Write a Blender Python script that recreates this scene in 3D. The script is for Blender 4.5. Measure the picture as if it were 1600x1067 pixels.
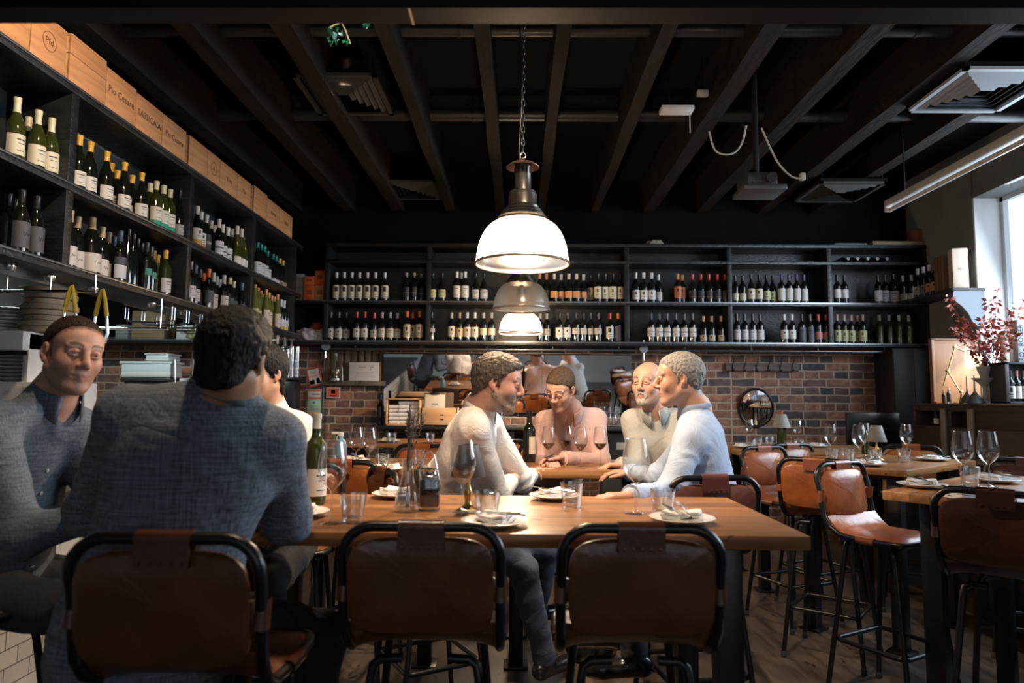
import bpy, bmesh, math, random
import numpy as np
from mathutils import Vector, Matrix, noise
from math import sin, cos, pi, radians as R

for o in list(bpy.data.objects):
    bpy.data.objects.remove(o)
random.seed(7)
SC = bpy.context.scene
COL = SC.collection
V = Vector

# ------------------------------------------------------------------ camera
F = 1067.0
CAMZ = 1.42
cam_d = bpy.data.cameras.new('camera')
cam_d.sensor_width = 36.0
cam_d.lens = 24.0
cam = bpy.data.objects.new('camera', cam_d)
COL.objects.link(cam)
_pitch = math.atan((626 - 533.5) / F)
_yaw = math.atan((812 - 800) / F)
_roll = R(0.40)
_m = (Matrix.Rotation(_yaw, 3, 'Z') @ Matrix.Rotation(pi / 2 + _pitch, 3, 'X') @ Matrix.Rotation(_roll, 3, 'Z'))
cam.matrix_world = Matrix.Translation((0, 0, CAMZ)) @ _m.to_4x4()
cam_d.clip_start = 0.05
cam_d.dof.use_dof = True
cam_d.dof.focus_distance = 3.6
cam_d.dof.aperture_fstop = 2.4
SC.camera = cam
C0 = V((0, 0, CAMZ))


def ray(px, py):
    return _m @ V(((px - 800) / F, (533.5 - py) / F, -1.0))


def P(px, py, Y):
    d = ray(px, py)
    return C0 + d * (Y / d.y)


def PZ(px, py, z):
    d = ray(px, py)
    return C0 + d * ((z - CAMZ) / d.z)


def PX(px, py, X):
    d = ray(px, py)
    return C0 + d * (X / d.x)


# ------------------------------------------------------------------ world, exposure, area lights
SC.view_settings.view_transform = 'Standard'
SC.view_settings.look = 'None'
SC.view_settings.gamma = 1.0
SC.view_settings.exposure = 0.45
SC.cycles.use_denoising = True
SC.cycles.max_bounces = 7
SC.cycles.diffuse_bounces = 3
SC.cycles.glossy_bounces = 4
SC.cycles.transmission_bounces = 6
SC.cycles.transparent_max_bounces = 24
SC.cycles.sample_clamp_indirect = 4.0
SC.cycles.caustics_reflective = False
SC.cycles.caustics_refractive = False
w = bpy.data.worlds.new('world')
SC.world = w
w.use_nodes = True
w.node_tree.nodes['Background'].inputs[0].default_value = (0.72, 0.84, 1.0, 1)
w.node_tree.nodes['Background'].inputs[1].default_value = 0.25


def area_light(name, loc, target, sx, sy, power, color):
    d = bpy.data.lights.new(name, 'AREA')
    d.shape = 'RECTANGLE'
    d.size, d.size_y = sx, sy
    d.energy = power
    d.color = color
    o = bpy.data.objects.new(name, d)
    COL.objects.link(o)
    o.location = loc
    o.rotation_euler = (V(target) - V(loc)).to_track_quat('-Z', 'Y').to_euler()
    return o


def spot_light(name, loc, target, power, color, ang=70, size=0.05, blend=0.6):
    d = bpy.data.lights.new(name, 'SPOT')
    d.energy = power
    d.color = color
    d.spot_size = R(ang)
    d.spot_blend = blend
    d.shadow_soft_size = size
    o = bpy.data.objects.new(name, d)
    COL.objects.link(o)
    o.location = loc
    o.rotation_euler = (V(target) - V(loc)).to_track_quat('-Z', 'Y').to_euler()
    return o


def point_light(name, loc, power, color, size=0.05):
    d = bpy.data.lights.new(name, 'POINT')
    d.energy = power
    d.color = color
    d.shadow_soft_size = size
    o = bpy.data.objects.new(name, d)
    COL.objects.link(o)
    o.location = loc
    return o


WARM = (1.0, 0.74, 0.50)
DAY = (0.72, 0.86, 1.0)
RX = 4.15      # right wall plane
BY = 7.25      # back wall plane
SF = 6.9       # front plane of the back shelves
LX = -2.2      # front plane of the left shelves
area_light('daylight_side_window', (4.6, 4.0, 2.5), (0.0, 3.6, 1.0), 3.6, 1.9, 190, DAY)
area_light('front_fill_light', (1.2, -3.0, 2.2), (0.0, 4.0, 1.1), 4.4, 2.0, 15, (0.86, 0.93, 1.0))  # unseen fill light behind the camera, added to lift the near side

# ------------------------------------------------------------------ materials
MATS = {}


def mat(name, color=(0.5, 0.5, 0.5), rough=0.5, metal=0.0, tint=False, var=0.0, vscale=8.0, vstretch=(1, 1, 1),
        bump=0.0, bscale=40.0, emit=None, estr=0.0, attr=None, coat=0.0, spec=0.5, sheen=0.0):
    if name in MATS:
        return MATS[name]
    m = bpy.data.materials.new(name)
    m.use_nodes = True
    nt = m.node_tree
    b = nt.nodes['Principled BSDF']
    b.inputs['Roughness'].default_value = rough
    b.inputs['Metallic'].default_value = metal
    b.inputs['Specular IOR Level'].default_value = spec
    b.inputs['Coat Weight'].default_value = coat
    if sheen:
        b.inputs['Sheen Weight'].default_value = sheen
    b.inputs['Base Color'].default_value = (*color, 1)
    src = None
    if tint:
        n = nt.nodes.new('ShaderNodeObjectInfo')
        src = n.outputs['Color']
    if attr:
        n = nt.nodes.new('ShaderNodeAttribute')
        n.attribute_name = attr
        src = n.outputs['Color']
    if var or bump:
        tc = nt.nodes.new('ShaderNodeTexCoord')
        mp = nt.nodes.new('ShaderNodeMapping')
        mp.inputs['Scale'].default_value = vstretch
        nt.links.new(tc.outputs['Object'], mp.inputs['Vector'])
    if var:
        nz = nt.nodes.new('ShaderNodeTexNoise')
        nz.inputs['Scale'].default_value = vscale
        nz.inputs['Detail'].default_value = 5
        nt.links.new(mp.outputs[0], nz.inputs['Vector'])
        mr = nt.nodes.new('ShaderNodeMapRange')
        mr.inputs['From Min'].default_value = 0.3
        mr.inputs['From Max'].default_value = 0.7
        mr.inputs['To Min'].default_value = 1 - var
        mr.inputs['To Max'].default_value = 1 + var
        nt.links.new(nz.outputs['Fac'], mr.inputs['Value'])
        mx = nt.nodes.new('ShaderNodeVectorMath')
        mx.operation = 'SCALE'
        if src is not None:
            nt.links.new(src, mx.inputs[0])
        else:
            mx.inputs[0].default_value = color
        nt.links.new(mr.outputs[0], mx.inputs['Scale'])
        src = mx.outputs[0]
    if bump:
        nb = nt.nodes.new('ShaderNodeTexNoise')
        nb.inputs['Scale'].default_value = bscale
        nb.inputs['Detail'].default_value = 4
        nt.links.new(mp.outputs[0], nb.inputs['Vector'])
        bp = nt.nodes.new('ShaderNodeBump')
        bp.inputs['Strength'].default_value = bump
        bp.inputs['Distance'].default_value = 0.01
        nt.links.new(nb.outputs['Fac'], bp.inputs['Height'])
        nt.links.new(bp.outputs[0], b.inputs['Normal'])
    if src is not None:
        nt.links.new(src, b.inputs['Base Color'])
    if emit:
        b.inputs['Emission Color'].default_value = (*emit, 1)
        b.inputs['Emission Strength'].default_value = estr
    MATS[name] = m
    return m


def wood(name, c1, c2, rough=0.45, scale=1.0, axis=0, knots=True, plank=0.0, coat=0.0, bump=0.15):
    """grained wood along the local axis given; plank > 0 adds board joints across it"""
    if name in MATS:
        return MATS[name]
    m = bpy.data.materials.new(name)
    m.use_nodes = True
    nt = m.node_tree
    N = nt.nodes.new
    L = nt.links.new
    b = nt.nodes['Principled BSDF']
    b.inputs['Roughness'].default_value = rough
    b.inputs['Coat Weight'].default_value = coat
    b.inputs['Coat Roughness'].default_value = 0.25
    tc = N('ShaderNodeTexCoord')
    mp = N('ShaderNodeMapping')
    s = [14.0 * scale] * 3
    s[axis] = 1.3 * scale
    mp.inputs['Scale'].default_value = s
    L(tc.outputs['Object'], mp.inputs['Vector'])
    n1 = N('ShaderNodeTexNoise')
    n1.inputs['Scale'].default_value = 1.6
    n1.inputs['Detail'].default_value = 7
    n1.inputs['Distortion'].default_value = 0.8
    L(mp.outputs[0], n1.inputs['Vector'])
    cr = N('ShaderNodeValToRGB')
    cr.color_ramp.elements[0].position = 0.32
    cr.color_ramp.elements[0].color = (*c2, 1)
    cr.color_ramp.elements[1].position = 0.66
    cr.color_ramp.elements[1].color = (*c1, 1)
    L(n1.outputs['Fac'], cr.inputs['Fac'])
    out = cr.outputs['Color']
    if plank:
        sep = N('ShaderNodeSeparateXYZ')
        L(tc.outputs['Object'], sep.inputs[0])
        dv = N('ShaderNodeMath'); dv.operation = 'DIVIDE'; dv.inputs[1].default_value = plank
        L(sep.outputs[1 if axis == 0 else 0], dv.inputs[0])
        fl = N('ShaderNodeMath'); fl.operation = 'FLOOR'
        L(dv.outputs[0], fl.inputs[0])
        wn = N('ShaderNodeTexWhiteNoise'); wn.noise_dimensions = '1D'
        L(fl.outputs[0], wn.inputs['W'])
        mr = N('ShaderNodeMapRange')
        mr.inputs['To Min'].default_value = 0.72
        mr.inputs['To Max'].default_value = 1.18
        L(wn.outputs['Value'], mr.inputs['Value'])
        sc = N('ShaderNodeVectorMath'); sc.operation = 'SCALE'
        L(out, sc.inputs[0]); L(mr.outputs[0], sc.inputs['Scale'])
        out = sc.outputs[0]
        fr = N('ShaderNodeMath'); fr.operation = 'FRACT'
        L(dv.outputs[0], fr.inputs[0])
        lt = N('ShaderNodeMath'); lt.operation = 'LESS_THAN'; lt.inputs[1].default_value = 0.014
        L(fr.outputs[0], lt.inputs[0])
        mx = N('ShaderNodeMixRGB'); mx.inputs['Color2'].default_value = (c2[0] * .25, c2[1] * .25, c2[2] * .25, 1)
        L(lt.outputs[0], mx.inputs['Fac']); L(out, mx.inputs['Color1'])
        out = mx.outputs[0]
    if knots:
        mk = N('ShaderNodeMapping')
        sk = [5.0] * 3
        sk[axis] = 2.2
        mk.inputs['Scale'].default_value = sk
        L(tc.outputs['Object'], mk.inputs['Vector'])
        vo = N('ShaderNodeTexNoise')
        vo.inputs['Scale'].default_value = 2.6
        vo.inputs['Detail'].default_value = 3
        vo.inputs['Distortion'].default_value = 1.6
        L(mk.outputs[0], vo.inputs['Vector'])
        r2 = N('ShaderNodeValToRGB')
        r2.color_ramp.elements[0].position = 0.30
        r2.color_ramp.elements[0].color = (1, 1, 1, 1)
        r2.color_ramp.elements[1].position = 0.36
        r2.color_ramp.elements[1].color = (0, 0, 0, 1)
        L(vo.outputs['Fac'], r2.inputs['Fac'])
        mx = N('ShaderNodeMixRGB')
        mx.inputs['Color2'].default_value = (c2[0] * .30, c2[1] * .27, c2[2] * .25, 1)
        L(r2.outputs[0], mx.inputs['Fac']); L(out, mx.inputs['Color1'])
        out = mx.outputs[0]
    L(out, b.inputs['Base Color'])
    bp = N('ShaderNodeBump')
    bp.inputs['Strength'].default_value = bump
    bp.inputs['Distance'].default_value = 0.004
    L(n1.outputs['Fac'], bp.inputs['Height'])
    L(bp.outputs[0], b.inputs['Normal'])
    MATS[name] = m
    return m


def clear_glass(name, tintc=(1, 1, 1), rough=0.02, base=0.06, rim=0.85):
    """thin clear glass: see-through head on, mirror-like at a grazing angle"""
    if name in MATS:
        return MATS[name]
    m = bpy.data.materials.new(name)
    m.use_nodes = True
    nt = m.node_tree
    nt.nodes.remove(nt.nodes['Principled BSDF'])
    N = nt.nodes.new
    L = nt.links.new
    tr = N('ShaderNodeBsdfTransparent'); tr.inputs[0].default_value = (*tintc, 1)
    gl = N('ShaderNodeBsdfGlossy'); gl.inputs['Roughness'].default_value = rough
    lw = N('ShaderNodeLayerWeight'); lw.inputs['Blend'].default_value = 0.35
    mr = N('ShaderNodeMapRange')
    mr.inputs['To Min'].default_value = base
    mr.inputs['To Max'].default_value = rim
    L(lw.outputs['Facing'], mr.inputs['Value'])
    mx = N('ShaderNodeMixShader')
    L(mr.outputs[0], mx.inputs[0]); L(tr.outputs[0], mx.inputs[1]); L(gl.outputs[0], mx.inputs[2])
    L(mx.outputs[0], nt.nodes['Material Output'].inputs[0])
    MATS[name] = m
    return m


BLACKSTEEL = mat('black_steel', (0.006, 0.0065, 0.0075), 0.33, 0.0, var=0.3, vscale=12, spec=0.45)
LEATHER = mat('leather', tint=True, rough=0.30, var=0.35, vscale=7, bump=0.25, bscale=22, spec=0.5)
OAK = wood('oak_table', (0.42, 0.195, 0.070), (0.20, 0.082, 0.028), 0.36, 1.0, 0, True, 0.125, coat=0.12)
OAKEDGE = OAK
PINE = wood('pine_crate', (0.50, 0.25, 0.11), (0.34, 0.15, 0.06), 0.6, 1.0, 1, False)
PINEX = wood('pine_crate_lengthwise', (0.66, 0.40, 0.20), (0.50, 0.27, 0.12), 0.6, 1.0, 0, False)
DARKWOOD = mat('dark_stained_wood', (0.012, 0.012, 0.0125), 0.5, var=0.5, vscale=5, vstretch=(1, 1, 6), bump=0.5, bscale=25)
SHELFWOOD = mat('black_stained_shelf', (0.011, 0.013, 0.0145), 0.38, var=0.5, vscale=6, vstretch=(1, 1, 3), bump=0.5, bscale=30)
CERAMIC = mat('white_ceramic', (0.72, 0.71, 0.68), 0.2)
LINEN = mat('white_linen', (0.74, 0.71, 0.68), 0.9, bump=0.3, bscale=150)
CLEAR = clear_glass('clear_glass')
THICK = clear_glass('tumbler_glass', (0.97, 0.98, 0.98), 0.04, 0.12, 0.9)
STEEL = mat('polished_steel', (0.62, 0.62, 0.62), 0.18, 1.0)
BRASS = mat('aged_brass', (0.50, 0.34, 0.13), 0.28, 1.0)
WHITE = mat('white_paint', (0.62, 0.62, 0.60), 0.5)
WINE = mat('red_wine', (0.018, 0.002, 0.004), 0.05)
TINT = mat('tinted_matt', tint=True, rough=0.55)
TINTG = mat('tinted_glossy', tint=True, rough=0.25)
INK = mat('printing_ink', (0.02, 0.017, 0.015), 0.7)


# ------------------------------------------------------------------ mesh helpers
class MB:
    def __init__(s):
        s.v = []
        s.f = []
        s.mi = []
        s.cur = 0

    def add(s, vs, fs):
        n = len(s.v)
        s.v += [tuple(x) for x in vs]
        s.f += [tuple(i + n for i in f) for f in fs]
        s.mi += [s.cur] * len(fs)
        return s

    def box(s, c, d, rot=None):
        x, y, z = [k / 2 for k in d]
        vs = [V((a, b, e)) for a in (-x, x) for b in (-y, y) for e in (-z, z)]
        if rot is not None:
            vs = [rot @ q for q in vs]
        c = V(c)
        vs = [q + c for q in vs]
        return s.add(vs, [(0, 1, 3, 2), (4, 6, 7, 5), (0, 4, 5, 1), (2, 3, 7, 6), (0, 2, 6, 4), (1, 5, 7, 3)])

    def span(s, lo, hi):
        lo, hi = V(lo), V(hi)
        return s.box((lo + hi) / 2, hi - lo)

    def rbox(s, c, d, r=0.004, rot=None, seg=2):
        """box with rounded edges"""
        bm = bmesh.new()
        bmesh.ops.create_cube(bm, size=1)
        for q in bm.verts:
            q.co = V((q.co.x * d[0], q.co.y * d[1], q.co.z * d[2]))
        bmesh.ops.bevel(bm, geom=list(bm.edges), offset=min(r, min(d) * .45), segments=seg, affect='EDGES', profile=.5)
        c = V(c)
        bm.verts.index_update()
        vs = [(rot @ q.co if rot is not None else q.co) + c for q in bm.verts]
        fs = [[q.index for q in f.verts] for f in bm.faces]
        bm.free()
        return s.add(vs, fs)

    def lathe(s, prof, seg=24, c=(0, 0, 0), cap0=True, cap1=True, axis=None, a0=0, a1=2 * pi):
        c = V(c)
        vs = []
        full = abs(a1 - a0 - 2 * pi) < 1e-6
        n = seg if full else seg + 1
        rot = V((0, 0, 1)).rotation_difference(V(axis)).to_matrix() if axis is not None else None
        for r, z in prof:
            for k in range(n):
                a = a0 + (a1 - a0) * k / seg
                q = V((r * cos(a), r * sin(a), z))
                vs.append((rot @ q if rot is not None else q) + c)
        fs = []
        for i in range(len(prof) - 1):
            for k in range(seg):
                k2 = (k + 1) % n if full else k + 1
                fs.append((i * n + k, i * n + k2, (i + 1) * n + k2, (i + 1) * n + k))
        if full and cap0 and prof[0][0] > 1e-6:
            fs.append(tuple(range(n - 1, -1, -1)))
        if full and cap1 and prof[-1][0] > 1e-6:
            fs.append(tuple(range((len(prof) - 1) * n, len(prof) * n)))
        return s.add(vs, fs)

    def tube(s, pts, r, seg=10, closed=False, cap=True):
        pts = [V(p) for p in pts]
        n = len(pts)
        rr = r if isinstance(r, (list, tuple)) else [r] * n
        tan = []
        for i in range(n):
            a = pts[i - 1] if (i > 0 or closed) else pts[0]
            b = pts[(i + 1) % n] if (i < n - 1 or closed) else pts[-1]
            t = (b - a)
            tan.append(t.normalized() if t.length > 1e-9 else V((0, 0, 1)))
        up = V((0, 0, 1)) if abs(tan[0].z) < .9 else V((1, 0, 0))
        nrm = (up - tan[0] * up.dot(tan[0])).normalized()
        vs = []
        for i in range(n):
            nrm = nrm - tan[i] * nrm.dot(tan[i])
            nrm = nrm.normalized() if nrm.length > 1e-6 else tan[i].orthogonal().normalized()
            bn = tan[i].cross(nrm)
            for k in range(seg):
                a = 2 * pi * k / seg
                vs.append(pts[i] + (nrm * cos(a) + bn * sin(a)) * rr[i])
        fs = []
        m = n if closed else n - 1
        for i in range(m):
            j = (i + 1) % n
            for k in range(seg):
                k2 = (k + 1) % seg
                fs.append((i * seg + k, i * seg + k2, j * seg + k2, j * seg + k))
        if cap and not closed:
            fs.append(tuple(range(seg - 1, -1, -1)))
            fs.append(tuple(range((n - 1) * seg, n * seg)))
        return s.add(vs, fs)

    def prism(s, poly, z0, z1, M=None):
        """2-D outline extruded along z, then moved by matrix M"""
        n = len(poly)
        vs = [V((x, y, z0)) for x, y in poly] + [V((x, y, z1)) for x, y in poly]
        if M is not None:
            vs = [M @ q for q in vs]
        fs = [tuple(range(n - 1, -1, -1)), tuple(range(n, 2 * n))]
        fs += [(i, (i + 1) % n, (i + 1) % n + n, i + n) for i in range(n)]
        return s.add(vs, fs)

    def grid(s, fn, nu, nv, thick=None):
        vs = [V(fn(i / nu, j / nv)) for i in range(nu + 1) for j in range(nv + 1)]
        fs = [(i * (nv + 1) + j, (i + 1) * (nv + 1) + j, (i + 1) * (nv + 1) + j + 1, i * (nv + 1) + j + 1)
              for i in range(nu) for j in range(nv)]
        if thick:
            T = V(thick)
            n = len(vs)
            vs2 = [q + T for q in vs]
            fs2 = [tuple(k + n for k in reversed(f)) for f in fs]
            rim = [i * (nv + 1) for i in range(nu + 1)] + [nu * (nv + 1) + j for j in range(1, nv + 1)] + \
                  [i * (nv + 1) + nv for i in range(nu - 1, -1, -1)] + [j for j in range(nv - 1, 0, -1)]
            fs3 = [(rim[k], rim[(k + 1) % len(rim)], rim[(k + 1) % len(rim)] + n, rim[k] + n) for k in range(len(rim))]
            vs, fs = vs + vs2, fs + fs2 + fs3
        return s.add(vs, fs)

    def mesh(s, name, mats, angle=40):
        me = bpy.data.meshes.new(name)
        me.from_pydata(s.v, [], s.f)
        mats = mats if isinstance(mats, (list, tuple)) else [mats]
        for m in mats:
            me.materials.append(m)
        if len(mats) > 1:
            me.polygons.foreach_set('material_index', s.mi)
        bm = bmesh.new()
        bm.from_mesh(me)
        bmesh.ops.recalc_face_normals(bm, faces=bm.faces)
        bm.to_mesh(me)
        bm.free()
        me.polygons.foreach_set('use_smooth', [True] * len(me.polygons))
        me.set_sharp_from_angle(angle=R(angle))
        return me

    def obj(s, name, mats, parent=None, loc=None, rz=0.0, color=None, angle=40):
        o = bpy.data.objects.new(name, s.mesh(name, mats, angle))
        COL.objects.link(o)
        if parent is not None:
            o.parent = parent
        if loc is not None:
            o.location = loc
        if rz:
            o.rotation_euler[2] = rz
        if color is not None:
            o.color = (*color, 1)
        return o


def tag(o, label=None, cat=None, group=None, kind=None):
    if label:
        o['label'] = label
    if cat:
        o['category'] = cat
    if group:
        o['group'] = group
    if kind:
        o['kind'] = kind
    return o


def empty(name, loc=(0, 0, 0), rz=0.0, label=None, cat=None, group=None):
    o = bpy.data.objects.new(name, None)
    COL.objects.link(o)
    o.empty_display_size = 0.05
    o.location = loc
    o.rotation_euler[2] = rz
    return tag(o, label, cat, group)


def copy_tree(o, parent=None):
    c = o.copy()
    COL.objects.link(c)
    if parent is not None:
        c.parent = parent
    for ch in list(o.children):
        copy_tree(ch, c)
    return c


def struct(mb, name, m, **k):
    return tag(mb.obj(name, m, **k), kind='structure')


def arc(c, r, a0, a1, n, plane='xz'):
    out = []
    for i in range(n + 1):
        a = a0 + (a1 - a0) * i / n
        u, v_ = r * cos(a), r * sin(a)
        q = {'xz': (u, 0, v_), 'xy': (u, v_, 0), 'yz': (0, u, v_)}[plane]
        out.append(V(c) + V(q))
    return out


def text_mesh(s, size, M, depth=0.0006):
    """vertices and faces of written text, centred, placed by matrix M"""
    cu = bpy.data.curves.new('t', 'FONT')
    cu.body = s
    cu.size = size
    cu.align_x = 'CENTER'
    cu.align_y = 'CENTER'
    cu.extrude = depth
    cu.resolution_u = 2
    o = bpy.data.objects.new('t', cu)
    COL.objects.link(o)
    dg = bpy.context.evaluated_depsgraph_get()
    me = bpy.data.meshes.new_from_object(o.evaluated_get(dg))
    vs = [M @ q.co for q in me.vertices]
    fs = [tuple(p.vertices) for p in me.polygons]
    bpy.data.objects.remove(o)
    bpy.data.curves.remove(cu)
    bpy.data.meshes.remove(me)
    return vs, fs

# ------------------------------------------------------------------ the room
def brick_material():
    m = bpy.data.materials.new('aged_brick')
    m.use_nodes = True
    nt = m.node_tree
    N = nt.nodes.new
    L = nt.links.new
    b = nt.nodes['Principled BSDF']
    b.inputs['Roughness'].default_value = 0.85
    tc = N('ShaderNodeTexCoord')
    sp = N('ShaderNodeSeparateXYZ')
    L(tc.outputs['Object'], sp.inputs[0])
    cb = N('ShaderNodeCombineXYZ')
    L(sp.outputs['X'], cb.inputs[0]); L(sp.outputs['Z'], cb.inputs[1])
    wob = N('ShaderNodeTexNoise'); wob.inputs['Scale'].default_value = 9
    L(tc.outputs['Object'], wob.inputs['Vector'])
    ws = N('ShaderNodeVectorMath'); ws.operation = 'SCALE'; ws.inputs['Scale'].default_value = 0.022
    L(wob.outputs['Color'], ws.inputs[0])
    ad = N('ShaderNodeVectorMath'); ad.operation = 'ADD'
    L(cb.outputs[0], ad.inputs[0]); L(ws.outputs[0], ad.inputs[1])
    br = N('ShaderNodeTexBrick')
    br.inputs['Scale'].default_value = 1
    br.inputs['Brick Width'].default_value = 0.25
    br.inputs['Row Height'].default_value = 0.084
    br.inputs['Mortar Size'].default_value = 0.010
    br.inputs['Mortar Smooth'].default_value = 0.5
    br.inputs['Bias'].default_value = 0.0
    br.inputs['Color1'].default_value = (0.0, 0.0, 0.0, 1)
    br.inputs['Color2'].default_value = (1, 1, 1, 1)
    br.inputs['Mortar'].default_value = (0.5, 0.5, 0.5, 1)
    br.squash = 0.62
    br.squash_frequency = 2
    L(ad.outputs[0], br.inputs['Vector'])
    cr = N('ShaderNodeValToRGB')
    e = cr.color_ramp.elements
    e[0].position = 0.0; e[0].color = (0.045, 0.042, 0.048, 1)
    e[1].position = 1.0; e[1].color = (0.33, 0.145, 0.085, 1)
    for p_, c_ in ((0.25, (0.10, 0.07, 0.067, 1)), (0.5, (0.20, 0.095, 0.066, 1)), (0.75, (0.27, 0.14, 0.095, 1))):
        k = e.new(p_); k.color = c_
    L(br.outputs['Color'], cr.inputs[0])
    nz = N('ShaderNodeTexNoise'); nz.inputs['Scale'].default_value = 16; nz.inputs['Detail'].default_value = 7
    L(tc.outputs['Object'], nz.inputs['Vector'])
    mr = N('ShaderNodeMapRange'); mr.inputs['From Min'].default_value = .3; mr.inputs['From Max'].default_value = .7
    mr.inputs['To Min'].default_value = 0.55; mr.inputs['To Max'].default_value = 1.4
    L(nz.outputs['Fac'], mr.inputs['Value'])
    sc = N('ShaderNodeVectorMath'); sc.operation = 'SCALE'
    L(cr.outputs[0], sc.inputs[0]); L(mr.outputs[0], sc.inputs['Scale'])
    mx = N('ShaderNodeMixRGB'); mx.inputs['Color2'].default_value = (0.42, 0.32, 0.24, 1)
    L(br.outputs['Fac'], mx.inputs['Fac']); L(sc.outputs[0], mx.inputs['Color1'])
    L(mx.outputs[0], b.inputs['Base Color'])
    iv = N('ShaderNodeMath'); iv.operation = 'SUBTRACT'; iv.inputs[0].default_value = 1
    L(br.outputs['Fac'], iv.inputs[1])
    mu = N('ShaderNodeMath'); mu.operation = 'MULTIPLY_ADD'; mu.inputs[1].default_value = 0.35
    L(nz.outputs['Fac'], mu.inputs[0]); L(iv.outputs[0], mu.inputs[2])
    bp = N('ShaderNodeBump'); bp.inputs['Strength'].default_value = 0.9; bp.inputs['Distance'].default_value = 0.012
    L(mu.outputs[0], bp.inputs['Height']); L(bp.outputs[0], b.inputs['Normal'])
    return m


def floor_material():
    m = wood('floor_boards', (0.135, 0.098, 0.072), (0.050, 0.036, 0.028), 0.30, 0.7, 1, True, 0.16, coat=0.25, bump=0.35)
    return m


def tile_material():
    m = bpy.data.materials.new('white_counter_tile')
    m.use_nodes = True
    nt = m.node_tree
    N = nt.nodes.new
    L = nt.links.new
    b = nt.nodes['Principled BSDF']
    b.inputs['Roughness'].default_value = 0.25
    tc = N('ShaderNodeTexCoord'); sp = N('ShaderNodeSeparateXYZ'); cb = N('ShaderNodeCombineXYZ')
    L(tc.outputs['Object'], sp.inputs[0]); L(sp.outputs['Y'], cb.inputs[0]); L(sp.outputs['Z'], cb.inputs[1])
    br = N('ShaderNodeTexBrick')
    br.inputs['Scale'].default_value = 1
    br.inputs['Brick Width'].default_value = 0.15
    br.inputs['Row Height'].default_value = 0.075
    br.inputs['Mortar Size'].default_value = 0.003
    br.inputs['Color1'].default_value = (0.62, 0.62, 0.62, 1)
    br.inputs['Color2'].default_value = (0.70, 0.70, 0.69, 1)
    br.inputs['Mortar'].default_value = (0.2, 0.2, 0.2, 1)
    L(cb.outputs[0], br.inputs['Vector']); L(br.outputs['Color'], b.inputs['Base Color'])
    return m


BRICK = brick_material()
PLASTER = mat('grey_plaster', (0.16, 0.17, 0.165), 0.85, var=0.12, vscale=3, bump=0.2, bscale=60)
PALE = mat('pale_plaster', (0.66, 0.68, 0.69), 0.8, var=0.08, vscale=2)
DECK = mat('black_painted_deck', (0.0028, 0.003, 0.0035), 0.9, spec=0.1, var=0.4, vscale=3)
JOIST = mat('dark_ceiling_timber', (0.0095, 0.0065, 0.0045), 0.8, spec=0.15, var=0.5, vscale=5, vstretch=(2, .5, 2), bump=0.6, bscale=16)
CEILH = 3.80
FRONTY = -2.6
struct(MB().span((-5.1, FRONTY, -0.05), (RX + .1, BY + .1, 0)), 'floor', floor_material())
struct(MB().span((-5.1, FRONTY, CEILH), (RX + .1, BY + .1, CEILH + .05)), 'ceiling', DECK)
m_ = MB().span((-5.1, BY, 0), (RX + .1, BY + .1, 2.07))
m_.cur = 1
m_.span((-5.1, BY, 2.07), (RX + .1, BY + .1, CEILH))
struct(m_, 'wall_back', [BRICK, DECK])
struct(MB().span((-5.1, FRONTY, 0), (-5.0, BY, CEILH)), 'wall_left', PLASTER)
WY0, WY1, WZ0, WZ1 = 2.0, 6.17, 1.45, 3.30
m_ = MB()
m_.span((RX, WY1 + .02, 0), (RX + .3, BY, CEILH))
m_.span((RX, FRONTY, 0), (RX + .3, WY0, CEILH))
m_.span((RX, WY0, 0), (RX + .3, WY1, WZ0))
m_.span((RX, WY0, WZ1), (RX + .3, WY1, CEILH))
struct(m_, 'wall_right', PLASTER)
m_ = MB()
m_.span((-5, FRONTY - .1, 0), (-1.2, FRONTY, CEILH))
m_.span((3.6, FRONTY - .1, 0), (RX, FRONTY, CEILH))
m_.span((-1.2, FRONTY - .1, 0), (3.6, FRONTY, 1.0))
m_.span((-1.2, FRONTY - .1, 3.2), (3.6, FRONTY, CEILH))
struct(m_, 'wall_front', PALE)
# frosted daylight pane and frame of the side window
FROST = mat('frosted_pane', (0.8, 0.85, 0.9), 0.6, emit=(0.70, 0.83, 1.0), estr=1.25, var=0.25, vscale=1.6)
win = struct(MB().span((RX + .62, WY0 - .9, WZ0 - .3), (RX + .64, WY1 + 1.4, WZ1 + .6)), 'window_1', FROST)
m_ = MB()
for y_ in (WY0 + .02, (WY0 + WY1) / 2 - .6, WY1 - .02):
    m_.span((RX + .24, y_ - .02, WZ0), (RX + .29, y_ + .02, WZ1))
m_.span((RX + .24, WY0, WZ1 - .04), (RX + .29, WY1, WZ1))
m_.obj('window_frame', mat('window_frame_paint', (0.5, 0.55, 0.58), 0.5), parent=win)
MB().span((RX + .004, WY1, WZ0), (RX + .3, WY1 + .019, WZ1)).obj('reveal', PALE, parent=win)
MB().span((RX - .02, WY0, WZ0 - .04), (RX + .3, WY1, WZ0 + .002)).obj('window_sill', PALE, parent=win)
win2 = struct(MB().span((-1.2, FRONTY - .06, 1.0), (3.6, FRONTY - .05, 3.2)), 'window_2', clear_glass('shop_pane'))  # unseen window, added as an opening for the front fill light
m_ = MB()
for x_ in (-1.18, 0.4, 2.0, 3.58):
    m_.span((x_ - .03, FRONTY - .08, 1.0), (x_ + .03, FRONTY - .02, 3.2))
m_.obj('window_frame', BLACKSTEEL, parent=win2)

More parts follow.
